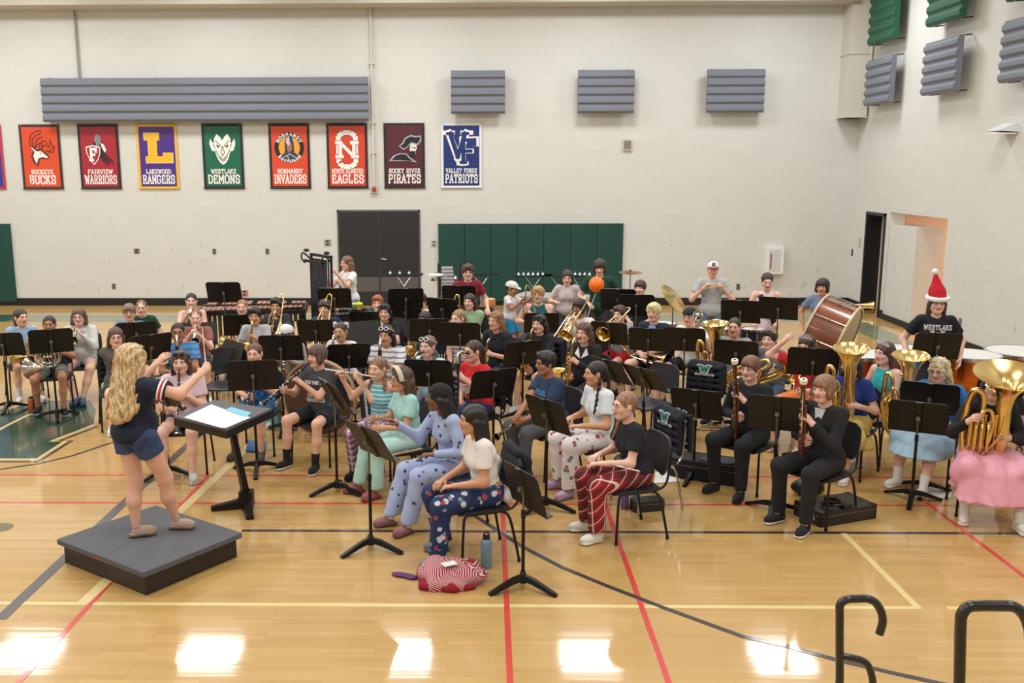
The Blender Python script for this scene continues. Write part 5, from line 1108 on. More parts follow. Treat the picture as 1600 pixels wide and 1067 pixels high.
root, MWc, J = person('woman conducting on the podium in navy top and denim shorts with long blonde hair', (mid.x, mid.y, .2), R_c, sit=False, s=1.0, lean=0, w=1.2, fem=True, hips=-.01, sk='L', hair=('bigcurl:.42', (190,162,120)), brow=None,
    shirt=(NAV, 'short_sleeve'), bottom=('short_shorts', mat('denim', (54,74,116), .9, bump=.3, bscale=60, var=.4, vscale=9)), shoes=((178,158,142),(120,100,84),'slide'), legpos=[(la.x,la.y,.085),(lb_.x,lb_.y,.085)], ft=(-38,58), vox=.011,
    hy=14, hp=2, arms=[((-.17,.46,1.36),(.1,.9,.3),.25,(-.6,-.2,-1)), ((.40,.42,1.34),(-.6,.2,-.6),1.5,(.7,-.4,-.8))], extra=[('sunglasses',(50,40,36)), ('arm_band',)])
PEOPLE['woman conducting'] = ((mid.x, mid.y, .2), R_c, J, MWc)
hnd = MWc @ Vector(J['Wr'][1]+unit(J['Wr'][1]-J['E'][1])*.075); 
t = thing('baton', 'thin white conducting baton in the conductor\'s raised hand', 'baton', hnd); tip = at(316,508,2.02)
tipv = (ray(316,510)*( (hnd.y+.12)/ray(316,510)[1])); tipv = Vector((tipv[0], tipv[1], HC+tipv[2]))-hnd
M().tube([(0,0,0), tuple(tipv)], [.0045,.0025], 6).build('shaft', mat('baton_white', (238,236,230), .4), t); M().ball((0,0,0), .013, 8, 6).build('grip', IVORY, t)
# ---- left group
P('girl in the pale blue t-shirt', 'with a dark ponytail and a brass horn', 33,496, s=.98, inst='french_horn', hair=('pony:.3', DB), shirt=((150,184,220),'short'), bottom=('shorts',(28,28,32)), shoes=WB, socks=(220,220,220), fem=True, hy=22, legs=((.02,.05),(.06,.0)))
P('boy in dark navy with grey shorts', 'behind a music stand with a french horn', 77,507, s=1., inst='silver_horn', hair=('crop', BKH), sk='T', shirt=((28,32,46),'short'), bottom=('shorts',(112,116,112)), shoes=((36,36,40),(180,180,184)), legs=((.06,.05),(.10,-.12)), dth=-15)
P('woman in the pale grey hooded sweatshirt', 'laughing with ankles crossed', 123,495, s=1.0, w=1.15, inst='silver_trumpet', hair=('bob', BR), glasses=(110,60,60), sk='P', shirt=((206,208,206),'long_hood_sweat'), bottom=('short_shorts',(180,196,208)), shoes=((70,100,130),(60,80,110)), legs=((.07,.1,-.1),(.07,.12,-.12)), fem=True, th=12)
P('girl in the taupe t-shirt and glasses', 'seated just behind the conductor', 181,527, s=.98, hair=('long:.3', (84,56,44)), glasses=(90,70,70), sk='P', shirt=((92,84,82),'short'), bottom=('shorts',(30,74,52)), fem=True, th=25, inst=('clarinet', {'lap': ((.05,.3,.58), -10, 0, 70)}), jacket='dark jacket on the chair just left of the conductor')
P('teenager in the steel blue t-shirt', 'with glasses and light brown hair', 202,488, s=1.02, hair=('fringe', (124,100,78)), glasses=(60,50,50), shirt=((92,126,172),'short'), bottom=('shorts',(60,60,66)), inst=('silver_horn'), dth=-5)
P('girl in the dark green lettered t-shirt and glasses', 'seated at the back left', 221,481, s=.94, hair=('back', (110,80,60)), glasses=(130,110,110), sk='P', shirt=((24,66,52),'short'), bottom=('shorts',(40,40,44)), fem=True, th=15, extra=[('text',(200,214,206),'LAKE',.04,.33,.15)])
P('young woman in the grey sleeveless top', 'smiling at the back with pinned dark hair', 299,470, s=1.05, hair=('bun', (36,26,28)), sk='P', shirt=((150,156,164),'tank'), bottom=('shorts',(60,60,70)), inst='silver_trumpet', fem=True)
P('girl with light brown hair pulled back', 'peeking over the stand with the black jacket', 306,497, s=.98, hair=('back', GI), sk='P', shirt=((150,96,88),'short'), bottom=('shorts',(60,60,66)), inst='silver_trumpet', fem=True)
P('boy in the bright blue striped polo', 'and glasses blowing a bass clarinet', 278,519, s=1.06, w=1.12, hair=('crop', BKH), glasses=GL_, sk='T', shirt=(stripes('polo_blue',(84,146,206),(60,112,160),16,.3),'short_collar'), bottom=('shorts',(90,98,110)), shoes=WB, inst='bass_clarinet')
P('girl in the pale pink t-shirt', 'playing clarinet, sunglasses up on her long hair', 282,566, s=1.04, w=1.08, hair=('long:.3', (82,54,42)), sk='P', shirt=((222,196,204),'short'), bottom=('short_shorts',(70,88,120)), shoes=((190,194,196),(224,224,224)), inst=('clarinet',{'pitch':64}), fem=True, extra=[('sunglasses',(40,40,48))], th=8, legs=((.04,.05),(.07,.02)))
P('fair boy in the white shirt', 'playing horn in front of the marimba', 378,480, s=.95, hair=('crop', (150,112,76)), sk='P', shirt=(W_,'short'), bottom=('shorts',(150,180,210)), inst='french_horn')
P('black haired boy in the light grey shirt', 'with a gold saxophone', 398,494, s=.98, hair=('short', BKH), sk='M', shirt=((178,182,188),'short'), bottom=('shorts',(50,50,56)), inst='alto_saxophone')
P('black haired boy in the dark slate jacket', 'playing a trombone in front of the marimba', 431,478, s=.97, hair=('short', BKH), sk='M', shirt=((54,58,68),'long'), bottom=('pants',(40,42,50)), inst=('trombone',{'pitch':40}))
P('boy in the white and black cap', 'with beige sleeves, bent over a clarinet', 449,520, s=.98, hair=('crop', BKH), sk='T', shirt=((168,156,146),'long'), bottom=('pants',(70,76,92)), inst=('clarinet',{'pitch':60}), hp=22, extra=[('cap',(228,228,226),(30,32,40),(30,30,34))])
P('boy in the blue tie dye shirt', 'with cropped brown hair', 398,553, s=.97, hair=('crop', BR), sk='L', shirt=(spots('tie_dye',(40,104,176),((24,60,120),(90,170,220)),11.,.42),'short'), bottom=('shorts',(44,100,150)), shoes=((70,76,60),(60,60,50)), inst=('clarinet',{'pitch':66}), th=-5, legs=((.05,.02),(.08,.0)))
P('boy in the charcoal lettered t-shirt', 'with brown mop hair playing clarinet', 495,556, s=1.04, hair=('mop', (86,62,48)), sk='L', shirt=((66,70,76),'short'), bottom=('shorts',(26,28,34)), shoes=BW, socks=(28,28,30), inst=('clarinet',{'pitch':38,'yaw':-26}), th=-22, hy=-18, legs=((.09,.06),(.10,.03)), extra=[('text',(224,224,224),'WHAT PART OF',.03,.33,.21),('text',(224,224,224),"DON'T YOU",.03,.19,.17),('text',(224,224,224),'UNDERSTAND',.032,.14,.21)], vox=.012)
P('dark haired boy in the navy shirt', 'playing a pale clarinet in front of the keyboard', 507,481, s=1.06, hair=('fringe', (48,36,32)), shirt=((30,46,80),'short'), bottom=('pants',(40,44,56)), inst=('trombone',{'pitch':52}))
P('girl with white bows and pale glasses', 'playing bass clarinet in a white top', 532,518, s=.97, hair=('pony:.28', (66,44,34)), glasses=(200,180,180), sk='M', shirt=((226,224,226),'short'), bottom=('pants',(90,90,110)), inst='bass_clarinet', fem=True, extra=[('bow',(232,230,226))])
P('red haired boy in the royal blue t-shirt', 'playing behind the vibraphone stand', 590,474, s=.96, hair=('short', (156,84,44)), sk='P', shirt=((44,104,180),'short'), bottom=('shorts',(60,60,70)), inst='silver_trumpet', th=0)
P('girl with black hair and dark sunglasses', 'pushed up, in a black top', 601,488, s=1., hair=('long:.3', BKH), sk='L', shirt=((34,32,38),'short'), bottom=('pants',(40,40,50)), inst='silver_trumpet', fem=True, extra=[('sunglasses',(30,30,34))], dth=8)
P('girl in the white polo with grey stripes', 'playing bass clarinet, white sunglasses up', 603,524, s=1.04, w=1.1, hair=('long:.28', (26,22,26)), sk='M', shirt=(stripes('polo_stripe',(228,228,232),(132,138,160),17,.3),'short_collar'), bottom=('pants',(60,64,80)), inst=('bass_clarinet',{'yaw':8}), fem=True, extra=[('sunglasses',(238,236,232))], th=-15)
P('boy with dark fringe and glasses', 'in a white shirt behind stands', 657,470, s=1., hair=('fringe', (44,30,30)), glasses=(80,50,60), sk='P', shirt=((232,230,232),'short'), bottom=('shorts',(60,90,140)), inst=('silver_horn'))
P('dark haired child in the turquoise shirt', 'half hidden behind the central stands', 663,500, s=.9, hair=('long:.2', BKH), sk='D', shirt=((40,130,170),'short'), bottom=('shorts',(50,50,60)), inst='alto_saxophone', fem=True)
P('girl in the pale blue sweatshirt with two braids', 'white sunglasses on her head', 668,541, s=1.03, hair=('braids:.24', (108,78,66)), sk='P', shirt=((184,212,230),'long'), bottom=('pants',(170,180,200)), inst=('alto_saxophone'), fem=True, extra=[('sunglasses',(238,236,232))], th=-30, jacket='black band jacket with a green W beside the girl in pale blue')
P('girl with a light brown ponytail', 'behind the stand with the tall clarinet', 715,498, s=1.05, hair=('pony:.25', (140,108,78)), sk='P', shirt=(stripes('tee_stripe',(222,222,228),(120,126,150),16,.25),'short'), bottom=('shorts',(50,30,36)), inst=('trumpet',{'pitch':4,'lap':((-.05,.22,.66),60,0,20)}), fem=True, th=-35)
P('dark haired girl in the sage green t-shirt', 'holding a trombone', 733,471, s=1.02, w=1.08, hair=('long:.26', (52,36,34)), sk='P', shirt=((146,178,140),'short'), bottom=('pants',(60,60,70)), inst=('trombone',{'lap':((.20,.26,.98),80,0,10)}), fem=True, th=-20)
P('girl in the red lettered t-shirt and glasses', 'holding a bass clarinet upright', 738,549, s=1.05, w=1.04, hair=('pony:.4', (58,40,36)), glasses=(60,50,50), sk='L', shirt=((206,30,40),'short'), bottom=('skirt',(28,40,84),.3), inst=('bass_clarinet',{'lap':((-.14,.26,1.16),-3,4,0)}), fem=True, th=-48, extra=[('text',(232,226,226),'GOOD',.045,.32,.18),('text',(232,226,226),'PIZZA',.04,.24,.16),('text',(232,226,226),'REVIEW',.028,.2,.16)], arms=[None,((-.02,.3,.6),(0,0,-1),.6)], vox=.012, jacket='black band jacket with a green W behind the girl in red')
P('girl in the teal striped tank top', 'playing flute in purple plaid pyjama trousers', 590,576, s=.97, hair=('braids:.2', (120,90,68)), sk='L', shirt=(stripes('tank_teal',(96,176,190),(214,232,234),24,.28),'tank'), bottom=('loose', plaid('plaid_purple',(196,150,176),(52,38,72),(228,214,226),13.)), shoes=BB+('slide',), inst=('flute',{'yaw':-2}), fem=True, th=-24, hy=-6, legs=((.06,-.02),(.05,-.05)), vox=.012)
P('girl in the pale mint t-shirt', 'and patterned headband resting a flute on her lap', 626,593, s=.98, hair=('wavy:.32', (78,54,44)), glasses=(90,90,110), sk='M', shirt=((164,212,208),'short'), bottom=('loose', spots('mint_print',(182,220,212),((110,160,160),),16.,.25)), shoes=((150,84,92),(120,60,70),'slide'), fem=True, th=-62, extra=[('headband',(214,204,184))], inst=('flute',{'lap':((-.02,.40,.52),0,-75,0)}), legs=((.03,.02),(.05,.1)), vox=.012,
  arms=[((-.03,.40,.66),(1,0,-.3),.9),((.03,.40,.74),(-1,0,-.3),.9)])
P('girl in pale blue printed pyjamas', 'and black head wrap stretching out an arm', 684,619, s=1.04, lean=14, hair=('long:.16', BKH), sk='D', shirt=(spots('pyjama_blue',(166,180,218),((66,72,104),),13.,.36),'long'), bottom=('loose', MC['pyjama_blue']), shoes=((150,108,112),(110,76,84),'slide'), socks=(226,220,210), fem=True, th=-58, hy=-30, extra=[('durag',(26,24,26))], inst=('flute',{'lap':((.2,.25,.63),0,20,10)}), legs=((.03,.12),(.05,.16)), vox=.012,
  arms=[((-.05,.34,.64),(0,0,-1),.6),((.30,.50,.90),(0,0,-1),.5,(.3,.2,-1))])
P('girl in the navy printed pyjama trousers', 'with a white t-shirt and long straight black hair', 737,655, s=1.03, lean=10, hair=('long:.36', (18,16,18)), sk='M', shirt=((228,222,220),'short_crop'), bottom=('loose', spots('pyjama_navy',(30,50,92),((206,206,214),(176,60,70),(120,150,160)),9.,.38)), shoes=((122,126,132),(100,104,110),'slide'), socks=(230,222,212), fem=True, th=-72, hy=-4, legs=((.05,.04),(.07,-.08)), vox=.011,
  arms=[((-.04,.36,.60),(0,0,-1),.5),((.07,.40,.60),(0,0,-1),.5)])
P('standing girl with very long brown hair', 'in a white t-shirt playing the chimes', 541,410, s=1.05, sit=False, th=-50, lean=3, hair=('long:.42', (112,84,62)), sk='L', shirt=((228,228,230),'short'), bottom=('pants',(112,134,164)), fem=True, arms=[((-.16,.40,1.42),(1,0,0),1.3),((.10,.46,1.28),(-1,0,0),1.3)])
P('standing boy in the maroon t-shirt', 'with curly hair and glasses at a hand drum', 731,424, s=1.04, sit=False, th=5, lean=5, w=1.08, hair=('curly', (74,46,32)), glasses=(60,50,50), sk='P', shirt=((128,28,48),'short'), bottom=('pants',(40,40,50)), extra=[('text',(230,222,222),'HARVARD',.045,.32,.2)], arms=[((-.30,.3,.9),(0,0,-1),.4),((.26,.28,.92),(0,0,-1),.4)])
P('standing small boy in the pale cap', 'with a white t-shirt and turquoise shorts', 801,450, s=.82, sit=False, th=62, lean=4, hair=('crop', BKH), sk='T', shirt=((222,222,226),'short'), bottom=('shorts',(40,140,196)), extra=[('cap',(214,212,206),(214,212,206),(214,212,206))], hp=12, arms=[((-.02,.42,1.06),(0,.2,1),.8),((.16,.36,1.05),(0,.2,1),.8)])
P('teenager in the dark teal sleeveless shirt', 'with curly blond hair and glasses', 841,460, s=1.1, w=1.2, hair=('curly', (176,138,88)), glasses=(70,50,50), sk='P', shirt=((18,82,100),'tank'), bottom=('pants',(60,60,66)), inst=('trombone',{'lap':((.17,.24,1.06),80,12,15)}), th=-12)
P('woman in the black t-shirt with long hair', 'holding a saxophone', 774,501, s=1.07, hair=('wavy:.32', (132,98,62)), sk='L', shirt=((28,32,44),'short'), bottom=('pants',(34,36,44)), inst=('alto_saxophone',{'lap':((-.02,.14,.93),0,0,0)}), fem=True, th=-38, jacket='black band jacket with a green W beside the woman with long light brown hair')
P('girl in the black long sleeved top', 'playing alto saxophone, sunglasses on dark hair', 842,506, s=1.0, hair=('long:.2', (34,24,26)), sk='P', shirt=((32,30,38),'long'), bottom=('short_shorts',(30,30,36)), inst=('alto_saxophone',{'yaw':10}), fem=True, th=-32, extra=[('sunglasses',(36,32,40))], jacket='black band jacket with a green W behind the girl in the black top')
P('smiling boy in the navy lettered t-shirt', 'with glasses and grey joggers', 852,567, s=1.06, lean=9, hair=('short', (22,20,22)), glasses=GL_, sk='T', shirt=((42,60,92),'short'), bottom=('pants',(84,88,92)), shoes=BB, th=-58, hy=-6, extra=[('text',(90,160,216),'CEDAR',.05,.31,.17)], inst=('clarinet',{'lap':((.1,.28,.62),6,0,30)}), legs=((.05,.05),(.08,-.1)), vox=.012)
P('standing girl in the pale t-shirt', 'with long dark hair behind the grey case', 886,432, s=.95, sit=False, th=-5, lean=8, hair=('long:.34', (58,38,38)), sk='P', shirt=((202,192,192),'short'), bottom=('pants',(60,60,80)), fem=True, hp=12, arms=[((-.16,.28,.98),(0,0,-1),.4),((.16,.28,.98),(0,0,-1),.4)])
P('standing boy in the dark green t-shirt', 'looking down beside the orange balloon', 937,416, s=1.1, sit=False, th=-8, lean=5, hair=('mop', (48,30,28)), sk='P', shirt=((26,64,50),'short'), bottom=('pants',(50,46,46)), hp=16, arms=[((-.24,.2,.95),(1,0,0),.5),((.12,.25,1.0),(0,0,-1),.5)])
P('boy with glasses and mop black hair', 'in a white t-shirt playing a trombone', 905,480, s=1.08, hair=('mop', (30,24,26)), glasses=GL_, sk='T', shirt=((222,216,216),'short'), bottom=('pants',(50,56,70)), inst=('trombone',{'pitch':30,'yaw':10}), th=-42)
P('woman in the black blazer with a white collar', 'playing tenor saxophone with long brown hair', 912,520, s=1.07, hair=('wavy:.3', (84,58,48)), sk='L', shirt=((30,28,32),'long_collar_blazer',(230,230,232)), bottom=('pants',(28,28,32)), inst=('tenor_saxophone',{'yaw':6}), fem=True, th=-36, extra=[])
P('boy in the light grey t-shirt and red shorts', 'playing a trombone toward the left', 968,491, s=.95, hair=('short', (66,46,38)), sk='P', shirt=((150,160,168),'short'), bottom=('shorts',(196,24,34)), shoes=BB, inst=('trombone',{'pitch':16,'yaw':4}), th=-40)
P('boy in the black t-shirt at the drum kit', 'seated high behind stands', 1000,450, s=1.0, dz=.18, hair=('fringe', (62,42,36)), sk='P', shirt=((24,24,28),'short'), bottom=('shorts',(30,30,34)), th=-25)
P('blond boy in the navy vest', 'holding a trombone across his knees', 1021,488, s=1.1, hair=('curly', (222,194,142)), sk='P', shirt=((30,42,66),'short_vee',(130,180,222)), bottom=('shorts',(26,28,34)), shoes=BB, inst=('trombone',{'lap':((.30,.22,.62),8,0,75)}), th=-30, legs=((.10,.02),(.10,.02)))
P('boy in the backward black cap', 'and white t-shirt holding a silver baritone', 1077,495, s=1.06, hair=('crop', (50,34,28)), glasses=GL_, sk='L', shirt=((228,228,232),'short'), bottom=('shorts',(28,28,32)), shoes=BW, inst=('baritone_horn',{'lap':((-.16,.22,.95),-40,0,20)}), th=-35, extra=[('cap',(36,38,46),(36,38,46),(36,38,46),'back')], legs=((.09,.03),(.11,.0)))
P('standing boy in the white cap lettered C', 'holding drumsticks under his chin', 1114,419, s=1.1, sit=False, th=-8, lean=2, hair=('crop', (70,44,32)), sk='L', shirt=((178,182,186),'short'), bottom=('pants',(96,108,124)), extra=[('cap',(230,228,226),(30,30,36),(120,40,50),'','C')], arms=[((-.1,.2,1.36),(1,0,0),1.5,(-.5,.3,-1)),((.08,.2,1.36),(-1,0,0),1.5,(.5,.3,-1))], hp=8)
P('boy resting his chin on his hand', 'in a grey t-shirt with a large euphonium', 1147,511, s=1.07, hair=('crop', (58,42,34)), sk='L', shirt=((150,156,162),'short'), bottom=('shorts',(24,26,30)), shoes=BW, inst=('euphonium',{'lap':((.26,.22,1.0),4,6,-8)}), th=-25, arms=[((-.02,.12,.94),(0,-.6,-.5),1.3),((.14,.34,.74),(-1,0,0),.8)], legs=((.09,.03),(.12,.0)), dth=0)
P('standing girl in the pale pink tank dress', 'with a navy sash at the snare drum', 1199,438, s=1.05, sit=False, th=-10, lean=4, hair=('pony:.2', (50,34,32)), sk='P', shirt=((230,206,212),'tank_dress'), bottom=('skirt',(228,204,210),.6), fem=True, extra=[('sash',(44,48,78))], arms=[((-.12,.34,.92),(0,0,-1),1.1),((.16,.34,.92),(0,0,-1),1.1)], hp=14)
P('boy in the grey t-shirt and tiara', 'playing a gold euphonium on its side', 1202,530, s=.98, hair=('short', (52,38,32)), sk='P', shirt=((96,104,112),'short'), bottom=('pants',(96,120,156)), inst=('euphonium',{'lap':((-.1,.16,.82),10,-62,10)}), th=-38, extra=[('tiara',)])
P('girl in the red top with an arm raised', 'to her tiara, in an orange skirt', 1260,540, s=1.05, hair=('long:.22', (58,36,34)), sk='P', shirt=((190,36,50),'short'), bottom=('full', mat('orange_satin',(222,124,62),.35), .35), inst=('alto_saxophone',{'lap':((-.06,.2,.84),0,20,0)}), fem=True, th=-45, extra=[('tiara',)], arms=[None,((.20,.16,1.24),(-.5,-.5,.2),.7,(1,.2,-.3))], hp=12)
P('standing boy in the blue grey t-shirt', 'with straight black hair behind the bass drum', 1285,447, s=.98, sit=False, th=-30, lean=3, hair=('mop', (22,20,22)), sk='M', shirt=((118,134,164),'short'), bottom=('pants',(50,50,60)))
P('boy in the black button shirt and glasses', 'playing a bassoon with a white bell ring', 1172,576, s=1.1, lean=5, hair=('fringe', (112,76,56)), glasses=(80,60,60), sk='P', shirt=((26,28,36),'long'), bottom=('pants',(24,26,32)), shoes=BB, inst=('bassoon',{'yaw':0,'roll':12}), th=-42, legs=((.06,.02),(.06,-.05)), vox=.012)
P('boy in the black suit', 'playing a bassoon, in black and white canvas shoes', 1287,608, s=1.1, lean=5, hair=('mop', (128,96,68)), sk='P', shirt=((26,26,30),'long_vee_blazer',(206,206,210)), bottom=('pants',(26,26,30)), shoes=BW, inst=('bassoon',{'yaw':0,'roll':8}), th=-52, legs=((.07,.04),(.05,-.02)), vox=.012)
P('girl in the turquoise tank top', 'and tiara with long brown hair', 1381,552, s=1.06, hair=('long:.3', (74,46,42)), sk='P', shirt=((36,168,176),'tank_dress'), bottom=('short_shorts', (70,76,92)), shoes=((196,192,186),(226,224,222)), fem=True, th=-68, extra=[('tiara',)], legs=((.04,.04),(.06,.10)), vox=.012, arms=[((-.02,.42,.64),(0,0,-1),.4),((.16,.4,.66),(0,0,-1),.4)])
P('person in blue satin and yellow tulle', 'half hidden behind a euphonium bell', 1330,572, s=1.0, hair=('bob', (34,26,30)), sk='P', shirt=((36,62,146),'short'), bottom=('full', mat('yellow_tulle',(214,186,104),.8,bump=.4,bscale=60), .3), fem=True, th=-42, inst=('euphonium',{'lap':((.03,.22,1.14),8,0,0)}))
P('woman with wavy blond hair and glasses', 'in bright blue leaning on her fist', 1467,577, s=1.06, w=1.1, lean=13, hair=('wavy:.2', (206,186,142)), glasses=GL_, sk='P', shirt=((28,110,190),'short'), bottom=('full', mat('pale_blue_satin',(160,196,220),.4), .36), shoes=((228,226,222),(240,240,238)), socks=(238,238,238), fem=True, th=-52, hy=6, hp=8, extra=[('tiara',)], legs=((.05,.12),(.07,.05)), vox=.012, inst=('euphonium',{'lap':((.30,.28,1.08),6,0,8)}), arms=[((-.16,.3,.62),(0,0,-1),.5),((-.01,.15,.985),(0,-1,.1),1.5,(.3,.2,-1))])
P('person in the red white trimmed hat', 'standing in a black lettered t-shirt', 1465,472, s=1.09, sit=False, th=-14, lean=2, hair=('long:.38', (74,56,44)), glasses=(60,50,50), sk='P', shirt=((24,26,34),'short'), bottom=('pants',(40,40,50)), extra=[('santa_hat',(196,24,44)),('text',(228,228,230),'WESTLAKE',.045,.34,.26),('text',(228,228,230),'W',.08,.24,.1),('text',(228,228,230),'DEMONS',.045,.18,.2)], arms=[((-.26,.16,.88),(1,0,0),.4),((.26,.16,.88),(-1,0,0),.4)], fem=True)
P('tuba player in the pink satin skirt', 'and black sweatshirt behind the great bell', 1552,604, s=1.08, w=1.06, hair=('long:.25', (48,32,28)), sk='P', shirt=((26,24,30),'long'), bottom=('full', mat('pink_satin',(234,164,184),.4,bump=.3,bscale=9), .24), shoes=((214,210,204),(232,230,226)), socks=(226,222,218), fem=True, th=-16, inst=('tuba',{'lap':((.08,.22,1.20),12,0,-6)}), legs=((.12,.08),(.10,-.04)), vox=.012)
P('girl with two long black braids', 'in white floral pyjama trousers and lilac clogs', 929,583, s=1.06, lean=8, hair=('braids:.36', (28,22,24)), sk='M', shirt=((218,228,234),'short'), bottom=('loose', spots('floral_white',(228,222,222),((186,66,80),(120,124,132)),10.,.38)), shoes=((176,150,172),(150,124,150)), fem=True, th=-66, hy=-10, legs=((.05,.02),(.06,-.04)), vox=.011, inst=('flute',{'lap':((.2,.26,.63),0,12,15)}), arms=[((-.04,.38,.66),(0,0,-1),.6),((.12,.36,.68),(0,0,-1),.6)])
P('girl in the red tartan trousers', 'and black t-shirt holding a flute', 975,633, s=1.02, lean=10, hair=('sidepony:.3', (142,104,78)), glasses=(150,90,90), sk='P', shirt=((26,26,34),'short'), bottom=('loose', plaid('tartan_red',(176,24,38),(26,38,34),(226,214,206),9.)), shoes=((228,226,222),(240,240,238)), fem=True, th=-72, hy=2, legs=((.04,.0),(.05,-.03)), vox=.011, inst=('flute',{'lap':((.12,.38,.635),0,-6,-165)}), arms=[((-.02,.42,.64),(0,0,-1),.7),((.08,.38,.66),(0,0,-1),.7)])

# ================================================================== MUSIC STANDS
def who(fr):
    for k_, v in PEOPLE.items():
        if fr in k_: return k_, v
    raise KeyError(fr)
SN = {}
def st(px, py, fr, z=None, base=None, tilt=20, dth=0, th=None, dist=.62, label=None, paper=None):
    k_, (loc, rz, J, MW) = who(fr); pl = Vector((loc[0], loc[1]))
    if base: b = at(*base); p = atY(px, py, b.y+.02); z = p.z; pos = Vector((b.x, b.y))
    else:
        if z is None: z = min((abs((at(px, py, zz).xy-pl).length-dist), zz) for zz in [.74+.03*i for i in range(17)])[1]
        pos = at(px, py, z).xy
    z = round(z/.03)*.03; d = pl-pos; a = math.degrees(math.atan2(d.x, -d.y)) if th is None else th+180
    SN[k_] = SN.get(k_, 0)+1
    lb = label or 'black music stand in front of the '+k_
    o = stamp(('stand', round(z, 2), tilt), mk_stand(z, tilt), lb, loc=(pos.x, pos.y, 0), rz=rzof(a+dth))
    # rz: local +Y points to the player
    o.rotation_euler = (0, 0, math.atan2(-math.sin(math.radians(a+dth)), -math.cos(math.radians(a+dth))))
    if paper:
        R = Matrix.Translation((pos.x, pos.y, z)) @ Matrix.Rotation(o.rotation_euler[2], 4, 'Z') @ Matrix.Rotation(math.radians(tilt), 4, 'X')
        for i in range(paper[1]):
            t = thing('sheet_music', paper[0], 'paper', (0,0,0), group='sheets on one stand' if paper[1] > 1 else None); t.matrix_world = R
            M().bb((-.12+.17*i-.1,.008+.002*i,-.155),(.11+.17*i-.1,.0095+.002*i,.165)).build('sheet', PAPER, t, smooth=False)
    return o
st(18,538,'girl in the pale blue t-shirt', base=(14,640)); st(90,532,'boy in dark navy', base=(90,653))
st(213,521,'teenager in the steel'); st(235,543,'taupe', dth=-10, dist=.75); st(268,612,'pale pink t-shirt', base=(262,742), dth=-14)
st(311,522,'light brown hair pulled back'); st(350,456,'sleeveless top', z=1.29, th=0, label='tall black music stand rising against the wall beside the marimba')
st(362,553,'bright blue striped polo', dist=.7); st(378,508,'fair boy'); st(422,517,'light grey shirt'); st(439,544,'white and black cap')
st(400,586,'tie dye', base=(402,736), tilt=14); st(494,517,'boy in the navy shirt'); st(523,465,'chimes' if 0 else 'very long brown hair', z=1.14, th=0, label='black music stand in front of the chimes player', paper=('white music sheet on the stand before the chimes player', 1))
st(545,557,'white bows'); st(567,522,'white polo with grey stripes', dist=.95, label='black music stand left of the girl in the striped white polo'); st(574,503,'red haired'); st(631,510,'black hair and dark sunglasses')
st(634,466,'dark fringe', z=1.23, th=10, label='black music stand in front of the kick plates of the double door'); st(634,488,'dark fringe and glasses')
st(671,516,'turquoise'); st(719,523,'light brown ponytail', dth=-6); st(692,483,'sage green', z=1.1, th=-30, label='black music stand tilted beside the white bell bars')
st(745,496,'sage green'); st(717,461,'HARVARD' if 0 else 'maroon', z=1.2, th=-5); st(670,584,'pale blue sweatshirt', dth=-10, dist=.66)
st(771,600,'girl in the red', dist=.7, dth=14); st(817,552,'woman in the black t-shirt'); st(846,505,'dark teal sleeveless'); st(853,646,'two long black braids', base=(853,795), dth=-8)
st(817,758,'red tartan', base=(817,918), th=-62, tilt=16, label='black music stand standing alone nearest the camera by the blue bottle')
st(531,618,'teal striped', base=(527,768), th=-58, tilt=30, paper=('sheet music on the flute player\'s stand', 1)); st(585,688,'pale mint', base=(580,858), th=-50, tilt=30)
st(966,466,'drum kit', z=1.24, th=-15, label='black music stand holding a blue folder, left of the drummer', paper=('blue topped folder on the stand left of the drummer', 1))
st(994,476,'drum kit', z=1.17, th=-12, label='black music stand directly before the drummer')
st(952,521,'red shorts'); st(1013,531,'blond boy'); st(1070,531,'backward black cap')
st(1157,486,'white cap lettered C', z=1.2, th=-22, dth=0, label='black music stand tilted left of the girl with the sash', paper=('white sheet on the stand left of the girl with the sash', 1)); st(1216,481,'pale pink tank', z=1.2, th=-22)
st(1150,552,'resting his chin', dth=-8); st(1270,566,'arm raised', dist=.68, dth=0); st(1464,540,'red white trimmed', z=1.11, th=-5)
st(1449,621,'wavy blond', base=(1440,768), th=-28, paper=('white sheets at the edge of the stand before the woman in bright blue', 1)); st(1430,649,'tuba', base=(1424,782), th=-28)
st(1215,646,'black suit', base=(1206,800), th=-22, tilt=14); st(1084,630,'black button shirt', base=(1083,748), th=-30)
st(1007,590,'red shorts', z=.9, th=-55, tilt=38, label='black music stand tipped far back beside the empty chair'); st(953,578,'black blazer', z=.9, th=-55, tilt=34, label='black music stand angled behind the girl with two long braids')
# ================================================================== EMPTY CHAIRS
def chair_at(px, py, th, label, chrome=False, jacket=None, z=.45):
    p = at(px, py, z); rz = rzof(th)
    stamp('chrome_chair' if chrome else 'chair', mk_chair(STEEL if chrome else LEGM), label, loc=(p.x, p.y, 0), rz=rz)
    if jacket: stamp('jacket', mk_jacket, jacket, loc=(p.x, p.y, 0), rz=rz)
chair_at(1012,628,-50,'empty black chair with a tall slate backrest behind the girl in tartan')
chair_at(1090,632,-30,'empty black chair draped with a jacket left of the bassoon player', jacket='navy band jacket with a green W fanned over the empty chair by the bassoon player', chrome=True)
chair_at(1008,716,-66,'empty chair with chrome legs beside the girl in tartan', True, 'navy band jacket with a green W on the chrome legged chair')
chair_at(352,600,0,'empty black chair between the polo boy and the tie dye boy')
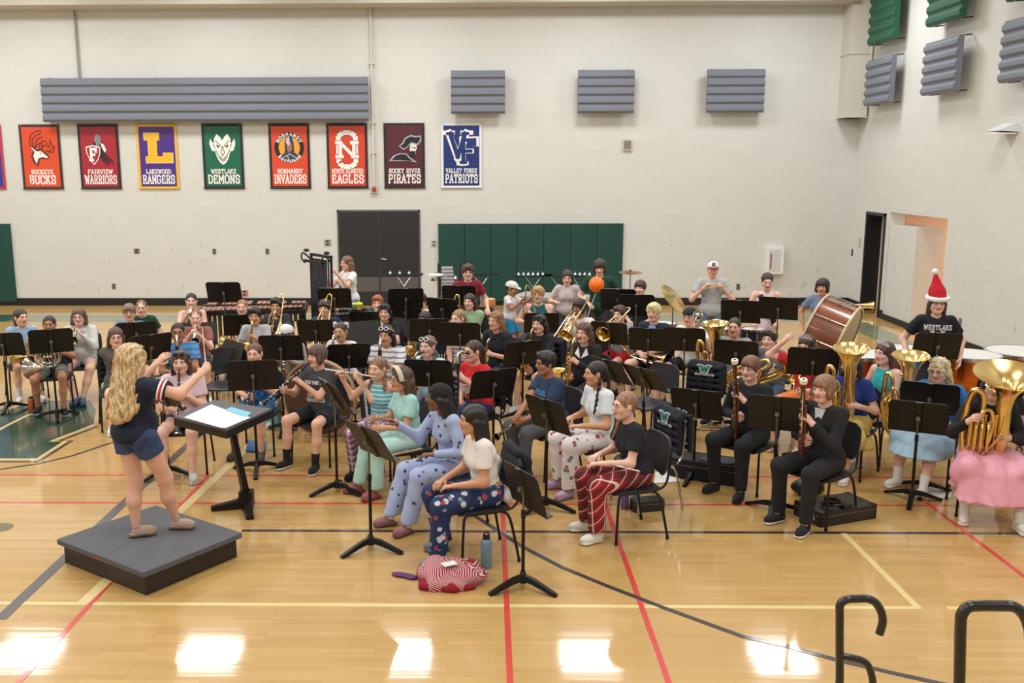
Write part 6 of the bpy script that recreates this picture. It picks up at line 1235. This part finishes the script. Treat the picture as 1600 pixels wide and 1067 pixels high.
# ================================================================== PERCUSSION
def bars_kb(name, label, cat, a, b, n, zt, d0, d1, rgb, wood=False, tubes=(150,140,110)):
    """keyboard percussion from floor point a to b; d0,d1 bar lengths at both ends"""
    a, b = Vector(a), Vector(b); L = (b.xy-a.xy).length; rz = math.atan2(b.y-a.y, b.x-a.x); t = thing(name, label, cat, ((a.x+b.x)/2, (a.y+b.y)/2, 0), rz)
    bm = mat('bar_%d' % rgb[0], rgb, .35 if wood else .3, 0 if wood else .7, coat=.3)
    for row, (y0, sg, zz) in enumerate(((-.02,-1,0.),(.02,1,.03))):
        for i in range(n):
            if row and i % 7 in (2, 6): continue
            u = (i+.5+.5*row)/n; ln = d0+(d1-d0)*u; x = -L/2+L*u; yy = y0+sg*ln/2
            M().rbox((x, yy, zt+zz), (L/n*.82, ln, .018), .004).build('bar', bm, t, smooth=False)
    m = M()
    for y in (-.04,-d0*.9,.05,d0*.9): m.bb((-L/2-.03,y-.015,zt-.09),(L/2+.03,y+.015,zt-.02))
    for s_ in (-1, 1): m.bb((s_*(L/2+.03)-.02,-d0*.95,zt-.12),(s_*(L/2+.03)+.02,d0*.95,zt-.01))
    m.build('rail_frame', BLK, t, smooth=False)
    m = M()
    for i in range(n): u = (i+.5)/n; ln = .5-.34*u; m.cyl((-L/2+L*u,-d0*.5,zt-.05-ln),(-L/2+L*u,-d0*.5,zt-.04), L/n*.38, seg=10)
    m.build('resonator_pipes', mat('pipes_%d' % tubes[0], tubes, .35, .7), t)
    for sx in (-1, 1):
        for sy in (-1, 1): M().cyl((sx*(L/2-.0),sy*d0*.6,.05),(sx*(L/2),sy*d0*.6,zt-.06),.022).cyl((sx*(L/2)-.02,sy*d0*.6,.045),(sx*(L/2)+.02,sy*d0*.6,.045),.045).build('leg', BLK, t)
    return t
bars_kb('marimba', 'long wooden barred marimba with dark pipes against the back', 'marimba', at(318,479,.88), at(474,476,.88), 20, .88, .42, .2, (150,104,92), True, (120,104,60))
bars_kb('vibraphone', 'low black barred vibraphone under the chimes player', 'vibraphone', at(512,488,.84), at(572,486,.84), 12, .84, .34, .2, (42,42,46), False, (150,150,130))
bars_kb('xylophone', 'dark keyboard instrument behind the red haired boy', 'xylophone', at(578,484,.84), at(650,484,.84), 12, .84, .3, .18, (60,58,60), False, (90,86,90))
t = thing('yellow_cloth', 'crumpled yellow cloth lying on the vibraphone bars', 'cloth', at(556,476,.9)); m = M(); solid(m, [('e',(0,0,.012),(.1,.06,.025)),('e',(.05,.02,.012),(.06,.05,.03))], .01, .03, folds(.006, 60)); m.build('cloth', mat('yellow_cloth', (214,224,50), .8), t)
# chimes
pch = at(501,404,1.66); t = thing('tubular_chimes', 'tall black framed tubular chimes beside the standing girl in white', 'chimes', (pch.x-.02, pch.y, 0), math.radians(-52))
FRM = mat('chime_frame', (44,44,48), .4, .4)
m = M()
for s_ in (-1, 1): m.cyl((s_*.33,.03,.05),(s_*.33,.03,1.72),.022).bb((s_*.33-.03,-.28,.02),(s_*.33+.03,.34,.07)).tube(I3((s_*.33,.03,1.62),(s_*.36,-.1,1.74),(s_*.34,-.14,1.66),(s_*.3,-.1,1.58)), .014, 8)
m.bb((-.33,.0,1.69),(.33,.06,1.73)).bb((-.33,.0,.35),(.33,.06,.39)).bb((-.3,-.12,1.6),(.3,-.08,1.64)); m.build('frame', FRM, t)
for i in range(16): M().cyl((-.27+.036*i,-.02+.03*(i % 2),.42+.012*i),(-.27+.036*i,-.02+.03*(i % 2),1.66),.0145, seg=10).build('chime_tube', mat('chime_tube', (98,104,116), .25, .9), t)
for s_ in (-1, 1): M().ball((s_*.34,-.05,1.78),(.06,.045,.028),12,8).build('damper_box', BLK, t)
# folding percussion tables along the wall
for i, (px, py, lb, itm) in enumerate(((632,428,'dark percussion tray on a scissor stand before the double door',1),(704,436,'black tray table at the left end of the wall mats',1),(752,428,'dark tray table right of the maroon shirt, wall mats behind',0),(833,430,'tray of small bells before the middle of the wall mats',2),(873,430,'tray table left of the standing girl with long dark hair',0),(906,430,'tray of bells between the standing girl and the boy in dark green',2))):
    p = at(px, py, .86); t = thing('percussion_tray', lb, 'table', (p.x, p.y, 0), 0)
    M().rbox((0,0,.86),(.78,.34,.025),.03).build('tray', BLK, t)
    for s_ in (-1, 1): M().tube([(s_*.16,-.1,.845),(0,-.1,.62),(0,0,.5),(s_*.03,0,.0)], .011, 6).build('leg', STEEL, t)
    if itm:
        for j in range(6 if itm == 2 else 3):
            q = thing('hand_bell', 'small silver percussion piece lying on a tray by the wall', 'bell', (p.x-.3+.1*j*(1 if itm == 2 else 2), p.y, .873), group='small percussion pieces on the wall trays'); M().lathe([(0,.0),(0,.035),(.03,.03),(.045,.012),(.07,.01),(.07,0)], seg=10).build('bell', mat('pale_metal', (196,200,204), .3, .8), q)
# tilted bell set
p = at(701,460,.95); t = thing('bell_set', 'tall tilted set of white bell bars left of the boy in maroon', 'bells', (p.x, p.y, 0), math.radians(12))
R = Matrix.Rotation(math.radians(-18), 3, 'X')
for i in range(13): c = R @ Vector((0, 0, .06*i-.3)); M().box((c.x, c.y, c.z+1.0), (.3-.009*i, .014, .042)).build('bar', mat('bar_white', (224,226,230), .3, .3), t, smooth=False)
m = M().bb((-.19,-.14,.55),(-.165,.0,1.5)).bb((.165,-.14,.55),(.19,.0,1.5)); m.cyl((-.15,0,.02),(-.1,-.05,.75),.014).cyl((.15,0,.02),(.1,-.05,.75),.014).cyl((0,.3,.02),(0,-.05,.75),.014); m.build('frame', BLK, t)
# wind-chime like white pole stand
p = at(681,430,1.3); t = thing('white_pole_stand', 'slim white stand with a round white top left of the wall mats', 'stand', (p.x, p.y, 0)); M().cyl((0,0,.0),(0,0,1.3),.018).build('pole', WHITE, t); M().lathe([(0,.02),(.02,.13),(.04,.13),(.06,.05)], (0,0,1.28)).build('top_disc', WHITE, t); M().lathe([(0,.16),(.02,.16),(.04,.02)]).build('base', STEEL, t)
# hand drum
p = at(764,470,.9); t = thing('hand_drum', 'orange brown hand drum by the standing boy in maroon', 'drum', (p.x, p.y, .82)); M().lathe([(0,.08),(.02,.11),(.1,.11),(.12,.1)]).build('shell', mat('drum_orange', (204,130,60), .35, coat=.4), t); M().lathe([(.122,.1),(.124,.0)]).build('drum_head', mat('drum_skin', (216,200,170), .6), t)
for a in (0,120,240): M().cyl((.07*math.cos(math.radians(a)),.07*math.sin(math.radians(a)),0),(.22*math.cos(math.radians(a)),.22*math.sin(math.radians(a)),-.82),.011).build('leg', STEEL, t)
# big grey rolling case
a, b = at(812,462,.93), at(926,468,.93); L = (b-a).length; t = thing('equipment_case', 'large grey rolling case behind the trombone players', 'case', ((a.x+b.x)/2, (a.y+b.y)/2+.32, 0), math.atan2(b.y-a.y, b.x-a.x))
cg = mat('case_grey', (140,134,132), .5); M().bb((-L/2,-.32,.1),(L/2,.32,.9)).build('body', cg, t, smooth=False); m = M().bb((-L/2-.012,-.335,.88),(L/2+.012,.335,.93)).bb((-L/2-.01,-.332,.48),(L/2+.01,-.3,.52)).bb((-L/2-.01,-.332,.1),(L/2+.01,-.3,.13)); m.build('metal_edge', mat('case_edge', (190,188,186), .35, .5), t, smooth=False)
M().rbox((0,-.34,.32),(.2,.02,.1),.02).build('latch', mat('sheet_metal', (172,172,174), .35, .7), t, smooth=False)
for sx in (-1, 1):
    for sy in (-1, 1): M().cyl((sx*(L/2-.12),sy*.25-.02,.05),(sx*(L/2-.12),sy*.25+.02,.05),.05).build('wheel', BLK, t)
# orange balloon on a stick stuck to a stand
p = at(932,444,1.2); k_ = who('dark green t-shirt')
p = Vector((0,0,0)); kk = at(932,444,1.36); t = thing('orange_balloon', 'round orange balloon tied to a thin stick before the boy in dark green', 'balloon', kk)
M().ball((0,0,0), (.115,.115,.12), 20, 14).lathe([(-.13,.012),(-.118,.004)]).build('balloon', mat('balloon_orange', (255,112,14), .3, coat=.3), t); M().tube([(0,0,-.12),(-.06,.02,-.28),(-.12,.05,-.5),(-.12,.05,-1.35)], .006, 6).build('stick', WHITE, t)
# drum kit
p = at(985,512,.62); t = thing('drum_kit', 'black drum kit behind the red shorted trombonist', 'drum kit', (p.x, p.y+.35, 0), math.radians(-20))
dk = mat('drum_black', (30,32,40), .25, coat=.6); hd = mat('drum_head_white', (226,226,226), .4)
def drum(t, nm, c, r, h, d=(0,0,1), sh=dk, hm=hd, hoop=STEEL, rods=8):
    o = M().lathe([(-h/2,r),(h/2,r)], c, d, 28).build(nm, sh, t)
    M().lathe([(h/2,r*.97),(h/2+.004,0)], c, d, 28).lathe([(-h/2-.004,0),(-h/2,r*.97)], c, d, 28).build('drum_head', hm, o)
    for s_ in (-1, 1): M().lathe([(s_*h/2-.014,r*1.01),(s_*h/2-.014,r*1.05),(s_*h/2+.012,r*1.05),(s_*h/2+.012,r*.98)], c, d, 28).build('hoop', hoop, o)
    dv = unit(d); u = unit(np.cross(dv, (0,0,1) if abs(dv[2]) < .9 else (1,0,0))); v = np.cross(dv, u); m = M()
    for i in range(rods): a_ = 2*PI*i/rods; q = V3(*c)+(u*math.cos(a_)+v*math.sin(a_))*r*1.035; m.cyl(q-dv*h/2, q+dv*h/2, .006, seg=5).box(q, (.022,.022,min(.07,h*.4)) if abs(dv[2]) > .9 else (.025,.025,.025))
    m.build('lugs', STEEL, o); return o
drum(t, 'kick_drum', (0,0,.28), .27, .4, (.1,-1,0)); drum(t, 'rack_tom', (-.16,.0,.72), .15, .2, (-.1,.3,1)); drum(t, 'rack_tom', (.18,.0,.72), .15, .2, (.1,.3,1)); drum(t, 'floor_tom', (.52,.4,.42), .2, .38); drum(t, 'snare_drum', (-.42,.42,.6), .18, .14)
def cymbal(nm, label, x, y, z, r, tlt=(0,0,1), rgb=None, tall=None):
    t = thing(nm, label, 'cymbal', (x, y, 0)); m = M().cyl((0,0,.1),(0,0,z),.011)
    for a_ in (10,130,250): m.cyl((0,0,.35),(.28*math.cos(math.radians(a_)),.28*math.sin(math.radians(a_)),.01),.01)
    m.build('stand', STEEL, t); M().lathe([(-.004,r),(.0,r),(.012,r*.3),(.03,r*.12),(.032,0)], (0,0,z), tlt, 28).lathe([(-.006,r),(.006,r*.3),(.02,0)], (0,0,z), tlt, 28).build('cymbal_plate', rgb or BRASS, t)
    M().ball((0,0,z+.03),.02,8,6).build('wing_nut', BLK, t); return t
p = at(1052,466,1.25); cymbal('crash_cymbal', 'gold crash cymbal tipped steeply right of the drum kit', p.x, p.y, 1.25, .24, (.55,-.35,.55))
p = at(985,425,1.3); cymbal('ride_cymbal', 'dark flat cymbal on a tall stand near the end of the wall mats', p.x, p.y, 1.3, .2, (0,-.05,1), DBRASS)
# silver marching drums and snare
for px, py, lb in ((1100,514,'chrome rimmed tom drum behind the large euphonium, left one'),(1127,511,'chrome rimmed tom drum beside the left one behind the euphonium')):
    p = at(px, py, .82); t = thing('tom_drum', lb, 'drum', (p.x, p.y, 0)); drum(t, 'shell', (0,0,.72), .15, .2, (0,-.1,1), STEEL)
    for a_ in (0,120,240): M().cyl((.14*math.cos(math.radians(a_)),.14*math.sin(math.radians(a_)),.6),(.2*math.cos(math.radians(a_)),.2*math.sin(math.radians(a_)),.01),.011).build('leg', STEEL, t)
p = at(1178,513,.86); t = thing('snare_drum', 'black snare drum on a stand in front of the girl with the sash', 'drum', (p.x, p.y, 0)); drum(t, 'shell', (0,0,.78), .175, .15)
m = M().cyl((0,0,.3),(0,0,.68),.014).tube([(-.14,0,.70),(0,0,.6),(.14,0,.70)], .01)
for a_ in (30,150,270): m.cyl((0,0,.42),(.25*math.cos(math.radians(a_)),.25*math.sin(math.radians(a_)),.01),.01)
m.build('stand', STEEL, t)
# concert bass drum
p = at(1297,512,.95); t = thing('bass_drum', 'large wooden concert bass drum with cream head and pale hoops', 'bass drum', (p.x, p.y, 0)); ax_ = tuple(unit((.78,-.52,-.30)))
WD = mat('drum_walnut', (128,70,40), .28, coat=.5, var=.35, vscale=3); o = drum(t, 'shell', (0,0,.84), .49, .44, ax_, WD, mat('calf_skin', (196,182,148), .6), mat('maple_hoop', (206,186,150), .35), 10)
m = M(); dv = unit(ax_); u = unit(np.cross(dv, (0,0,1)))
for i in range(10): a_ = 2*PI*i/10; q = V3(0,0,.84)+(u*math.cos(a_)+np.cross(u,dv)*math.sin(a_))*.512; m.cyl(q-dv*.22, q+dv*.22, .009, seg=6)
m.build('tension_rods', STEEL, t); m = M()
for s_ in (-1, 1):
    for r_ in (-1, 1): m.cyl(V3(0,0,.5)+dv*.2*s_+u*.4*r_, V3(0,0,.03)+dv*.28*s_+u*.42*r_, .018)
    m.cyl(V3(0,0,.36)+dv*.2*s_-u*.42, V3(0,0,.36)+dv*.2*s_+u*.42, .018)
m.build('stand', BLK, t); M().box(V3(0,0,.8)+u*.32*-1+V3(0,0,.31), (.06,.01,.04)).build('maker_plate', BLK, t)
for px, py, lb in ((1309,474,'white fluffy bass drum mallet resting beyond the bass drum'),(1319,480,'second white mallet head beside the fluffy bass drum mallet')):
    p = at(px, py, .98); q = thing('drum_mallet', lb, 'mallet', p); M().ball((0,0,0), .045, 12, 8).build('mallet_head', mat('felt_white', (232,230,224), .95), q); M().cyl((0,0,0),(.28,.12,-.03),.008).build('handle', IVORY, q)
p = at(1314,478,.93); t = thing('mallet_table', 'small covered trap table with mallets behind the bass drum', 'table', (p.x, p.y+.05, 0)); M().rbox((.05,.08,.92),(.5,.32,.03),.03).build('top', BLK, t)
for s_ in (-1, 1): M().cyl((.05+s_*.15,.08,.0),(.05+s_*.15,.08,.91),.014).build('leg', STEEL, t)
p = at(1336,481,.1); q = stamp('trombone', mk_trombone, 'brass trombone lying near the corner doorway', mw=Matrix.Translation((p.x-.2,p.y,.13)) @ Matrix.Rotation(math.radians(-105),4,'Z') @ Matrix.Rotation(math.radians(0),4,'X'))
# timpani
def timp(px, py, r, label):
    p = at(px, py, .84); t = thing('timpani', label, 'timpani', (p.x, p.y, 0))
    M().lathe([(.30,.02),(.31,r*.4),(.38,r*.72),(.5,r*.93),(.62,r),(.8,r)], seg=32).build('copper_bowl', COPPER, t)
    M().lathe([(.8,r*1.0),(.8,r*1.06),(.84,r*1.06),(.845,r*1.0)], seg=32).build('hoop', STEEL, t); M().lathe([(.842,r*1.01),(.843,0)], seg=32).build('drum_head', mat('timp_head', (222,220,216), .35), t)
    for i in range(8): a_ = PI/4*i; c, s_ = math.cos(a_), math.sin(a_); M().cyl((r*1.06*c,r*1.06*s_,.82),(r*1.05*c,r*1.05*s_,.66),.009).build('tuning_rod', STEEL, t)
    for i in range(3): a_ = 2*PI*i/3+.5; c, s_ = math.cos(a_), math.sin(a_); M().tube([(r*1.02*c,r*1.02*s_,.76),(r*.98*c,r*.98*s_,.45),(r*.6*c,r*.6*s_,.2),(r*.9*c,r*.9*s_,.03)], .018, 8).build('leg', FRM, t)
    M().lathe([(.05,.12),(.1,.12),(.3,.05)], seg=16).build('pedal_base', FRM, t)
timp(1356,552,.31,'copper timpani drum nearest the bass drum'); timp(1416,545,.33,'copper timpani drum behind the girl in turquoise'); timp(1513,552,.36,'copper timpani drum behind the woman in bright blue'); timp(1597,548,.40,'copper timpani drum cut by the right picture edge')
# ================================================================== CONDUCTOR'S STAND
b = at(386,792); hz_ = atY(350,652,b.y-.05).z; t = thing('conductor_stand', 'wide flat black conductor\'s desk on a slanted leg beside the podium', 'music stand', (b.x, b.y, 0))
Q = [at(272,650,hz_), at(353.6,670,hz_), at(424.5,638,hz_), at(335,624,hz_)]; Q = [(q.x-b.x, q.y-b.y) for q in Q]
M().prism(Q, hz_-.02, hz_).build('desk_top', mat('desk_grey', (84,84,86), .6), t, smooth=False)
qc = np.mean(Q, 0); Q2 = [tuple(qc+(np.array(q)-qc)*1.01) for q in Q]; M().prism(Q2, hz_-.085, hz_-.021).build('desk_tray', BLKM, t, smooth=False)
top = atY(364,680,b.y)-b; m = M(); m.tube([(top.x, top.y-.05, hz_-.08), (0,0,.1)], [.036,.04], 4).rbox((0,0,.09),(.13,.13,.14),.03); m.build('slanted_column', BLKM, t)
for px, py, wd in ((330,798,.05),(391,812,.06)):
    q = at(px, py)-b; d = unit(q); s_ = V3(-d[1], d[0], 0); V = []
    for u_, w_, hh in ((.0,wd,.13),(.3,wd*.8,.08),(1.,wd*.6,.045)): c = V3(*q)*u_; V += [c-s_*w_+V3(0,0,.01), c+s_*w_+V3(0,0,.01), c+s_*w_*.8+V3(0,0,hh), c-s_*w_*.8+V3(0,0,hh)]
    M().add(V, [(4*i+j, 4*i+(j+1) % 4, 4*i+4+(j+1) % 4, 4*i+4+j) for i in range(2) for j in range(4)]+[(0,3,2,1),(8,9,10,11)]).build('foot', BLKM, t)
for i, (q4, lb, c) in enumerate((([(288,651),(344,667),(382,650),(330,631)],'open white score spread over the conductor\'s desk',PAPER),([(345,668),(353,668),(391,652),(383,648)],'loose white sheet along the near edge of the conductor\'s desk',PAPER),([(352,640),(385,652),(393,645),(362,636)],'pale blue folder under the score on the conductor\'s desk',mat('folder_blue',(120,190,220),.5)))):
    q = [at(x, y, hz_+.004) for x, y in q4]; o = M().prism([(v.x, v.y) for v in q], hz_+.0005+.003*i, hz_+.003+.003*i).build('sheet_music' if i < 2 else 'folder', c, smooth=False); tag(o, lb, 'paper' if i < 2 else 'folder')
# ================================================================== THINGS ON THE FLOOR
def bottle(px, py, h, r, rgb, label, cap=(30,30,34), loop=False):
    p = at(px, py); t = thing('water_bottle', label, 'bottle', p); M().lathe([(0,0),(0,r*.95),(.01,r),(h*.8,r),(h*.86,r*.8),(h*.88,r*.62)], seg=18).build('body', mat('bottle_%d_%d' % rgb[:2], rgb, .35), t)
    m = M().lathe([(h*.88,r*.66),(h*.97,r*.62),(h*.98,0)], seg=14)
    if loop: m.tube([(r*.5*math.cos(a_),0,h*.97+r*.7*math.sin(a_)) for a_ in np.linspace(0,PI,9)], .006, 6)
    m.build('lid', mat('lid_%d' % cap[0], cap, .4), t)
bottle(760,886,.27,.045,(112,138,156),'slate blue water bottle with a black loop lid on the floor in front',loop=True)
bottle(734,806,.13,.035,(196,150,178),'small lilac cup under the front chair',(200,150,180)); bottle(976,794,.26,.036,(104,90,150),'purple water bottle under the chrome legged chair'); bottle(50,642,.2,.042,(176,86,30),'amber bottle on the green floor at the far left')
bottle(992,780,.24,.03,(100,180,180),'turquoise bottle beside the purple one',(60,60,66))
def floor_sheet(q4, label, m_=PAPER, nm='sheet_music', cat='paper', th=.002):
    q = [at(x, y) for x, y in q4]; tag(M().prism([(v.x, v.y) for v in q], .004, .004+th).build(nm, m_, smooth=False), label, cat)
floor_sheet([(1444,775),(1452,761),(1489,766),(1484,780)],'white sheet on the floor right of the nearest right hand stands')
floor_sheet([(1022,755),(1024,738),(1056,736),(1063,752)],'printed sheet on the floor behind the chrome legged chair')
floor_sheet([(1500,752),(1520,746),(1556,762),(1552,768)],'blue folder lying under the tuba player\'s chair',mat('folder_navy',(70,96,150),.5),'folder','folder',.006)
floor_sheet([(1528,760),(1532,748),(1555,752),(1553,757)],'white sheet poking from the blue folder under the tuba player')
floor_sheet([(384,706),(388,690),(416,692),(414,708)],'blue book lying under the tie dye boy\'s chair',mat('book_blue',(50,90,150),.5),'book','book',.02)
def hard_case(px, py, rz, d, label, nm='instrument_case', soft=False):
    p = at(px, py); t = thing(nm, label, 'case', (p.x, p.y, 0), math.radians(rz)); lx_, ly_, lz = d; c = mat('case_black' if not soft else 'nylon_black', (34,32,32) if not soft else (26,27,32), .45 if not soft else .85, bump=.2, bscale=120)
    M().rbox((0,0,lz*.35),(lx_,ly_,lz*.7),.03 if not soft else ly_*.35).build('lower_shell', c, t); M().rbox((0,0,lz*.86),(lx_*.99,ly_*.99,lz*.28),.03 if not soft else ly_*.35).build('lid', c, t)
    M().rbox((0,0,lz*.71),(lx_*1.01,ly_*1.01,.01),.03 if not soft else ly_*.35).build('trim_strip', mat('case_trim',(96,92,86) if not soft else (150,150,154),.4,.4), t)
    return t
t = hard_case(1304,806,22,(.62,.36,.13),'flat black hard instrument case in front of the suited bassoonist')
for sx in (-1, 1):
    for sy in (-1, 1): M().rbox((sx*.285,sy*.155,.065),(.05,.05,.135),.01).build('corner_guard', mat('guard_dark',(48,44,44),.3,.6), t)
M().bb((-.315,-.1,.04),(-.312,.02,.08)).build('name_tag', mat('tag_pale',(190,180,170),.5), t, smooth=False)
p = at(1300,790,.135); t2 = thing('case_strap', 'coiled black strap lying on the flat hard case', 'strap', p); M().tube([(.09*math.cos(a_),.07*math.sin(a_),.01+.004*a_) for a_ in np.linspace(0,7,24)], .012, 6).build('webbing', BLK, t2); M().rbox((.02,.1,.03),(.1,.07,.05),.01).build('buckle', BLK, t2)
p = at(1322,792,.135); t2 = thing('reed_box', 'small black box on the flat hard case', 'box', p, .4); M().rbox((0,0,.012),(.1,.06,.024),.01).build('box', BLK, t2); M().rbox((0,0,.027),(.098,.058,.006),.01).build('lid', BLKM, t2)
t = hard_case(1104,745,-28,(.78,.34,.2),'soft black zipped bassoon bag on the floor by the bassoonist','instrument_bag',True); M().rbox((.12,-.02,.2),(.34,.2,.02),.05).build('front_pocket', mat('pocket_black',(40,42,50),.7), t)
t = hard_case(1011,795,14,(.3,.15,.1),'small open looking black flute case under the chrome legged chair'); t = hard_case(395,705,0,(.3,.12,.07),'small dark case under the tie dye boy') if False else None
p = at(1262,772); t = thing('shoulder_bag', 'small black bag under the suited bassoonist\'s chair', 'bag', p); m = M(); solid(m, [('e',(0,0,.08),(.16,.1,.085)),('e',(.08,.05,.1),(.08,.06,.07))], .012, .03, folds(.005,40)); m.build('bag', BLK, t); M().tube(I3((-.1,-.05,.12),(-.02,-.12,.2),(.1,-.1,.14),(.14,-.02,.04)), .01, 6).build('strap', mat('strap_grey',(120,118,116),.6), t)
# red and white striped blanket
p = at(706,905); t = thing('blanket', 'crumpled crimson and white striped blanket on the floor in front', 'blanket', p)
k = NT('blanket_stripes', .95); nz = k.n('TexNoise', {'Vector': k.tc, 'Scale': 4., 'Detail': 1.}).outputs['Fac']; o_ = k.xyz(); v = k.math('MULTIPLY_ADD', nz, .25, k.math('ADD', k.math('MULTIPLY', o_[0], .8), o_[2])); k.out(k.mix(k.stripe(v, 64, .42), lin((150,30,52)), lin((222,190,194))))
m = M(); solid(m, [('e',(-.02,.02,.055),(.24,.19,.09)),('e',(.1,-.02,.05),(.15,.15,.085)),('e',(-.1,.08,.06),(.13,.13,.09)),('c',(-.2,.1,.05),(-.13,-.17,.03),.055,.05),('c',(-.12,-.18,.03),(.08,-.17,.03),.05,.045),('c',(-.15,.0,.12),(.12,.06,.1),.035,.045),('c',(.1,.12,.08),(.22,-.02,.06),.05,.05)], .01, .018, folds(.012,26)); m.build('cloth', k.m, t)
m = M(); solid(m, [('c',(-.25,.1,.02),(-.2,-.16,.02),.03,.03),('c',(-.2,-.17,.02),(.02,-.21,.02),.032,.03),('c',(.02,-.2,.02),(.16,-.17,.02),.03,.025),('c',(-.1,.2,.04),(.06,.2,.04),.04,.03)], .01, .03, folds(.008,50)); m.build('crimson_lining', mat('crimson_cloth',(140,20,42),.9), t)
q = thing('paper_tag', 'small white card lying on the striped blanket', 'card', at(702,880,.16), .5); M().box((0,0,.0),(.11,.075,.004)).build('card', PAPER, q, smooth=False)
p = at(632,901); t = thing('eye_mask', 'purple sleep mask on the floor left of the blanket', 'mask', p, math.radians(-24)); m = M(); solid(m, [('e',(-.05,0,.012),(.062,.035,.014)),('e',(.05,0,.012),(.062,.035,.014))], .006, .02); m.build('pad', mat('mask_purple',(92,28,108),.6), t); M().tube([(-.1,.0,.008),(-.05,.045,.008),(.05,.045,.008),(.11,0,.008)], .005, 5).build('elastic', BLK, t)
# backpack at the right edge
p = at(1594,775); t = thing('backpack', 'dusty pink striped backpack at the right picture edge', 'backpack', (p.x, p.y+.1, 0), .3); m = M(); solid(m, [('e',(0,0,.2),(.17,.13,.22),{'cut':[((0,0,.005),(0,0,-1))]}),('e',(0,-.1,.14),(.13,.07,.13),{'cut':[((0,0,.005),(0,0,-1))]})], .012, .03, folds(.004,30)); m.build('bag', stripes('pack_stripe',(160,124,122),(112,84,86),16,.4,0), t); M().tube(I3((-.05,0,.4),(0,-.0,.47),(.05,0,.4)), .012, 6).build('handle', mat('pack_dark',(96,70,72),.8), t)
# round brown board
p = atY(500,628,10.75); t = thing('round_board', 'large round brown panel with a pale rim standing behind the clarinet boy', 'board', (p.x, 10.75, 0), math.radians(-14)); M().lathe([(-.03,0),(-.03,.43),(.03,.43),(.03,0)], (0,0,.46), (0,1,0), 40).build('panel', mat('board_brown',(88,58,44),.6,bump=.1), t); M().lathe([(-.034,.43),(-.034,.455),(.034,.455),(.034,.43)], (0,0,.46), (0,1,0), 40).build('rim', mat('board_rim',(170,136,110),.5), t)
# low black case on the chair by the polo boy and a wooden box
p = at(420,628,.3); t = thing('tissue_box', 'pale box on the floor between the tie dye boy and the clarinet boy', 'box', (p.x, p.y, 0)); M().rbox((0,0,.15),(.26,.2,.3),.01).build('carton', mat('box_teal',(120,176,180),.6), t); M().rbox((0,0,.31),(.27,.21,.03),.01).build('lid', mat('box_tan',(196,170,130),.7), t)
# drumsticks held by the standing boy in the cap
k_, (loc, rz, J, MW) = who('white cap lettered C'); hc = MW @ Vector((J['Wr'][0]+J['Wr'][1])*.5+Vector((0,.09,.03)))
for i, (a_, b_, lb) in enumerate(((-1,1,'pale drumstick crossing the chin of the boy in the lettered cap, tip to the left'),(1,-1,'pale drumstick crossing under the same chin, tip to the right'))):
    q = thing('drumstick', lb, 'drumstick', hc); M().tube([(-.22*a_,0,.02+.02*i),(.2*a_,.02*i,-.03+.03*i)], [.005,.008], 8).build('shaft', mat('stick_wood',(196,160,110),.5), q); M().ball((-.225*a_,0,.02+.02*i),(.011,.007,.007),8,6).build('tip', MC['stick_wood'], q)
bpy.context.view_layer.update()

k_, (loc, rz, J, MW) = who('navy printed pyjama'); R = Matrix.Rotation(rz, 3, 'Z'); c = Vector(loc)+R @ Vector((0,.075,0))
t = thing('dark_jacket', 'plain dark jacket hung over the back of the frontmost chair', 'jacket', c, rz); pr = [('c',(-.15,-.29,.86),(.15,-.29,.86),.04,.04)]
for z in (.8,.7,.6,.5): pr.append(('c',(-.19,-.345,z),(.17,-.35,z),.03,.03))
pr += [('c',(.19,-.34,.84),(.23,-.38,.42),.045,.035),('c',(-.19,-.34,.84),(-.2,-.36,.5),.03,.03)]
m = M(); solid(m, pr, .012, .04, folds(.007, 22)); m.build('cloth', JKT, t)
t = thing('white_sweatshirt', 'white sweatshirt bunched between the frontmost girl and her chair back', 'sweatshirt', c, rz); m = M(); solid(m, [('c',(.16,-.2,.72),(.17,-.14,.52),.05,.06),('c',(-.1,-.21,.5),(.2,-.18,.5),.05,.06),('c',(.2,-.1,.5),(.22,-.13,.40),.045,.03)], .011, .03, folds(.008, 30)); m.build('cloth', mat('white_knit',(226,222,220),.9,bump=.3,bscale=20), t)
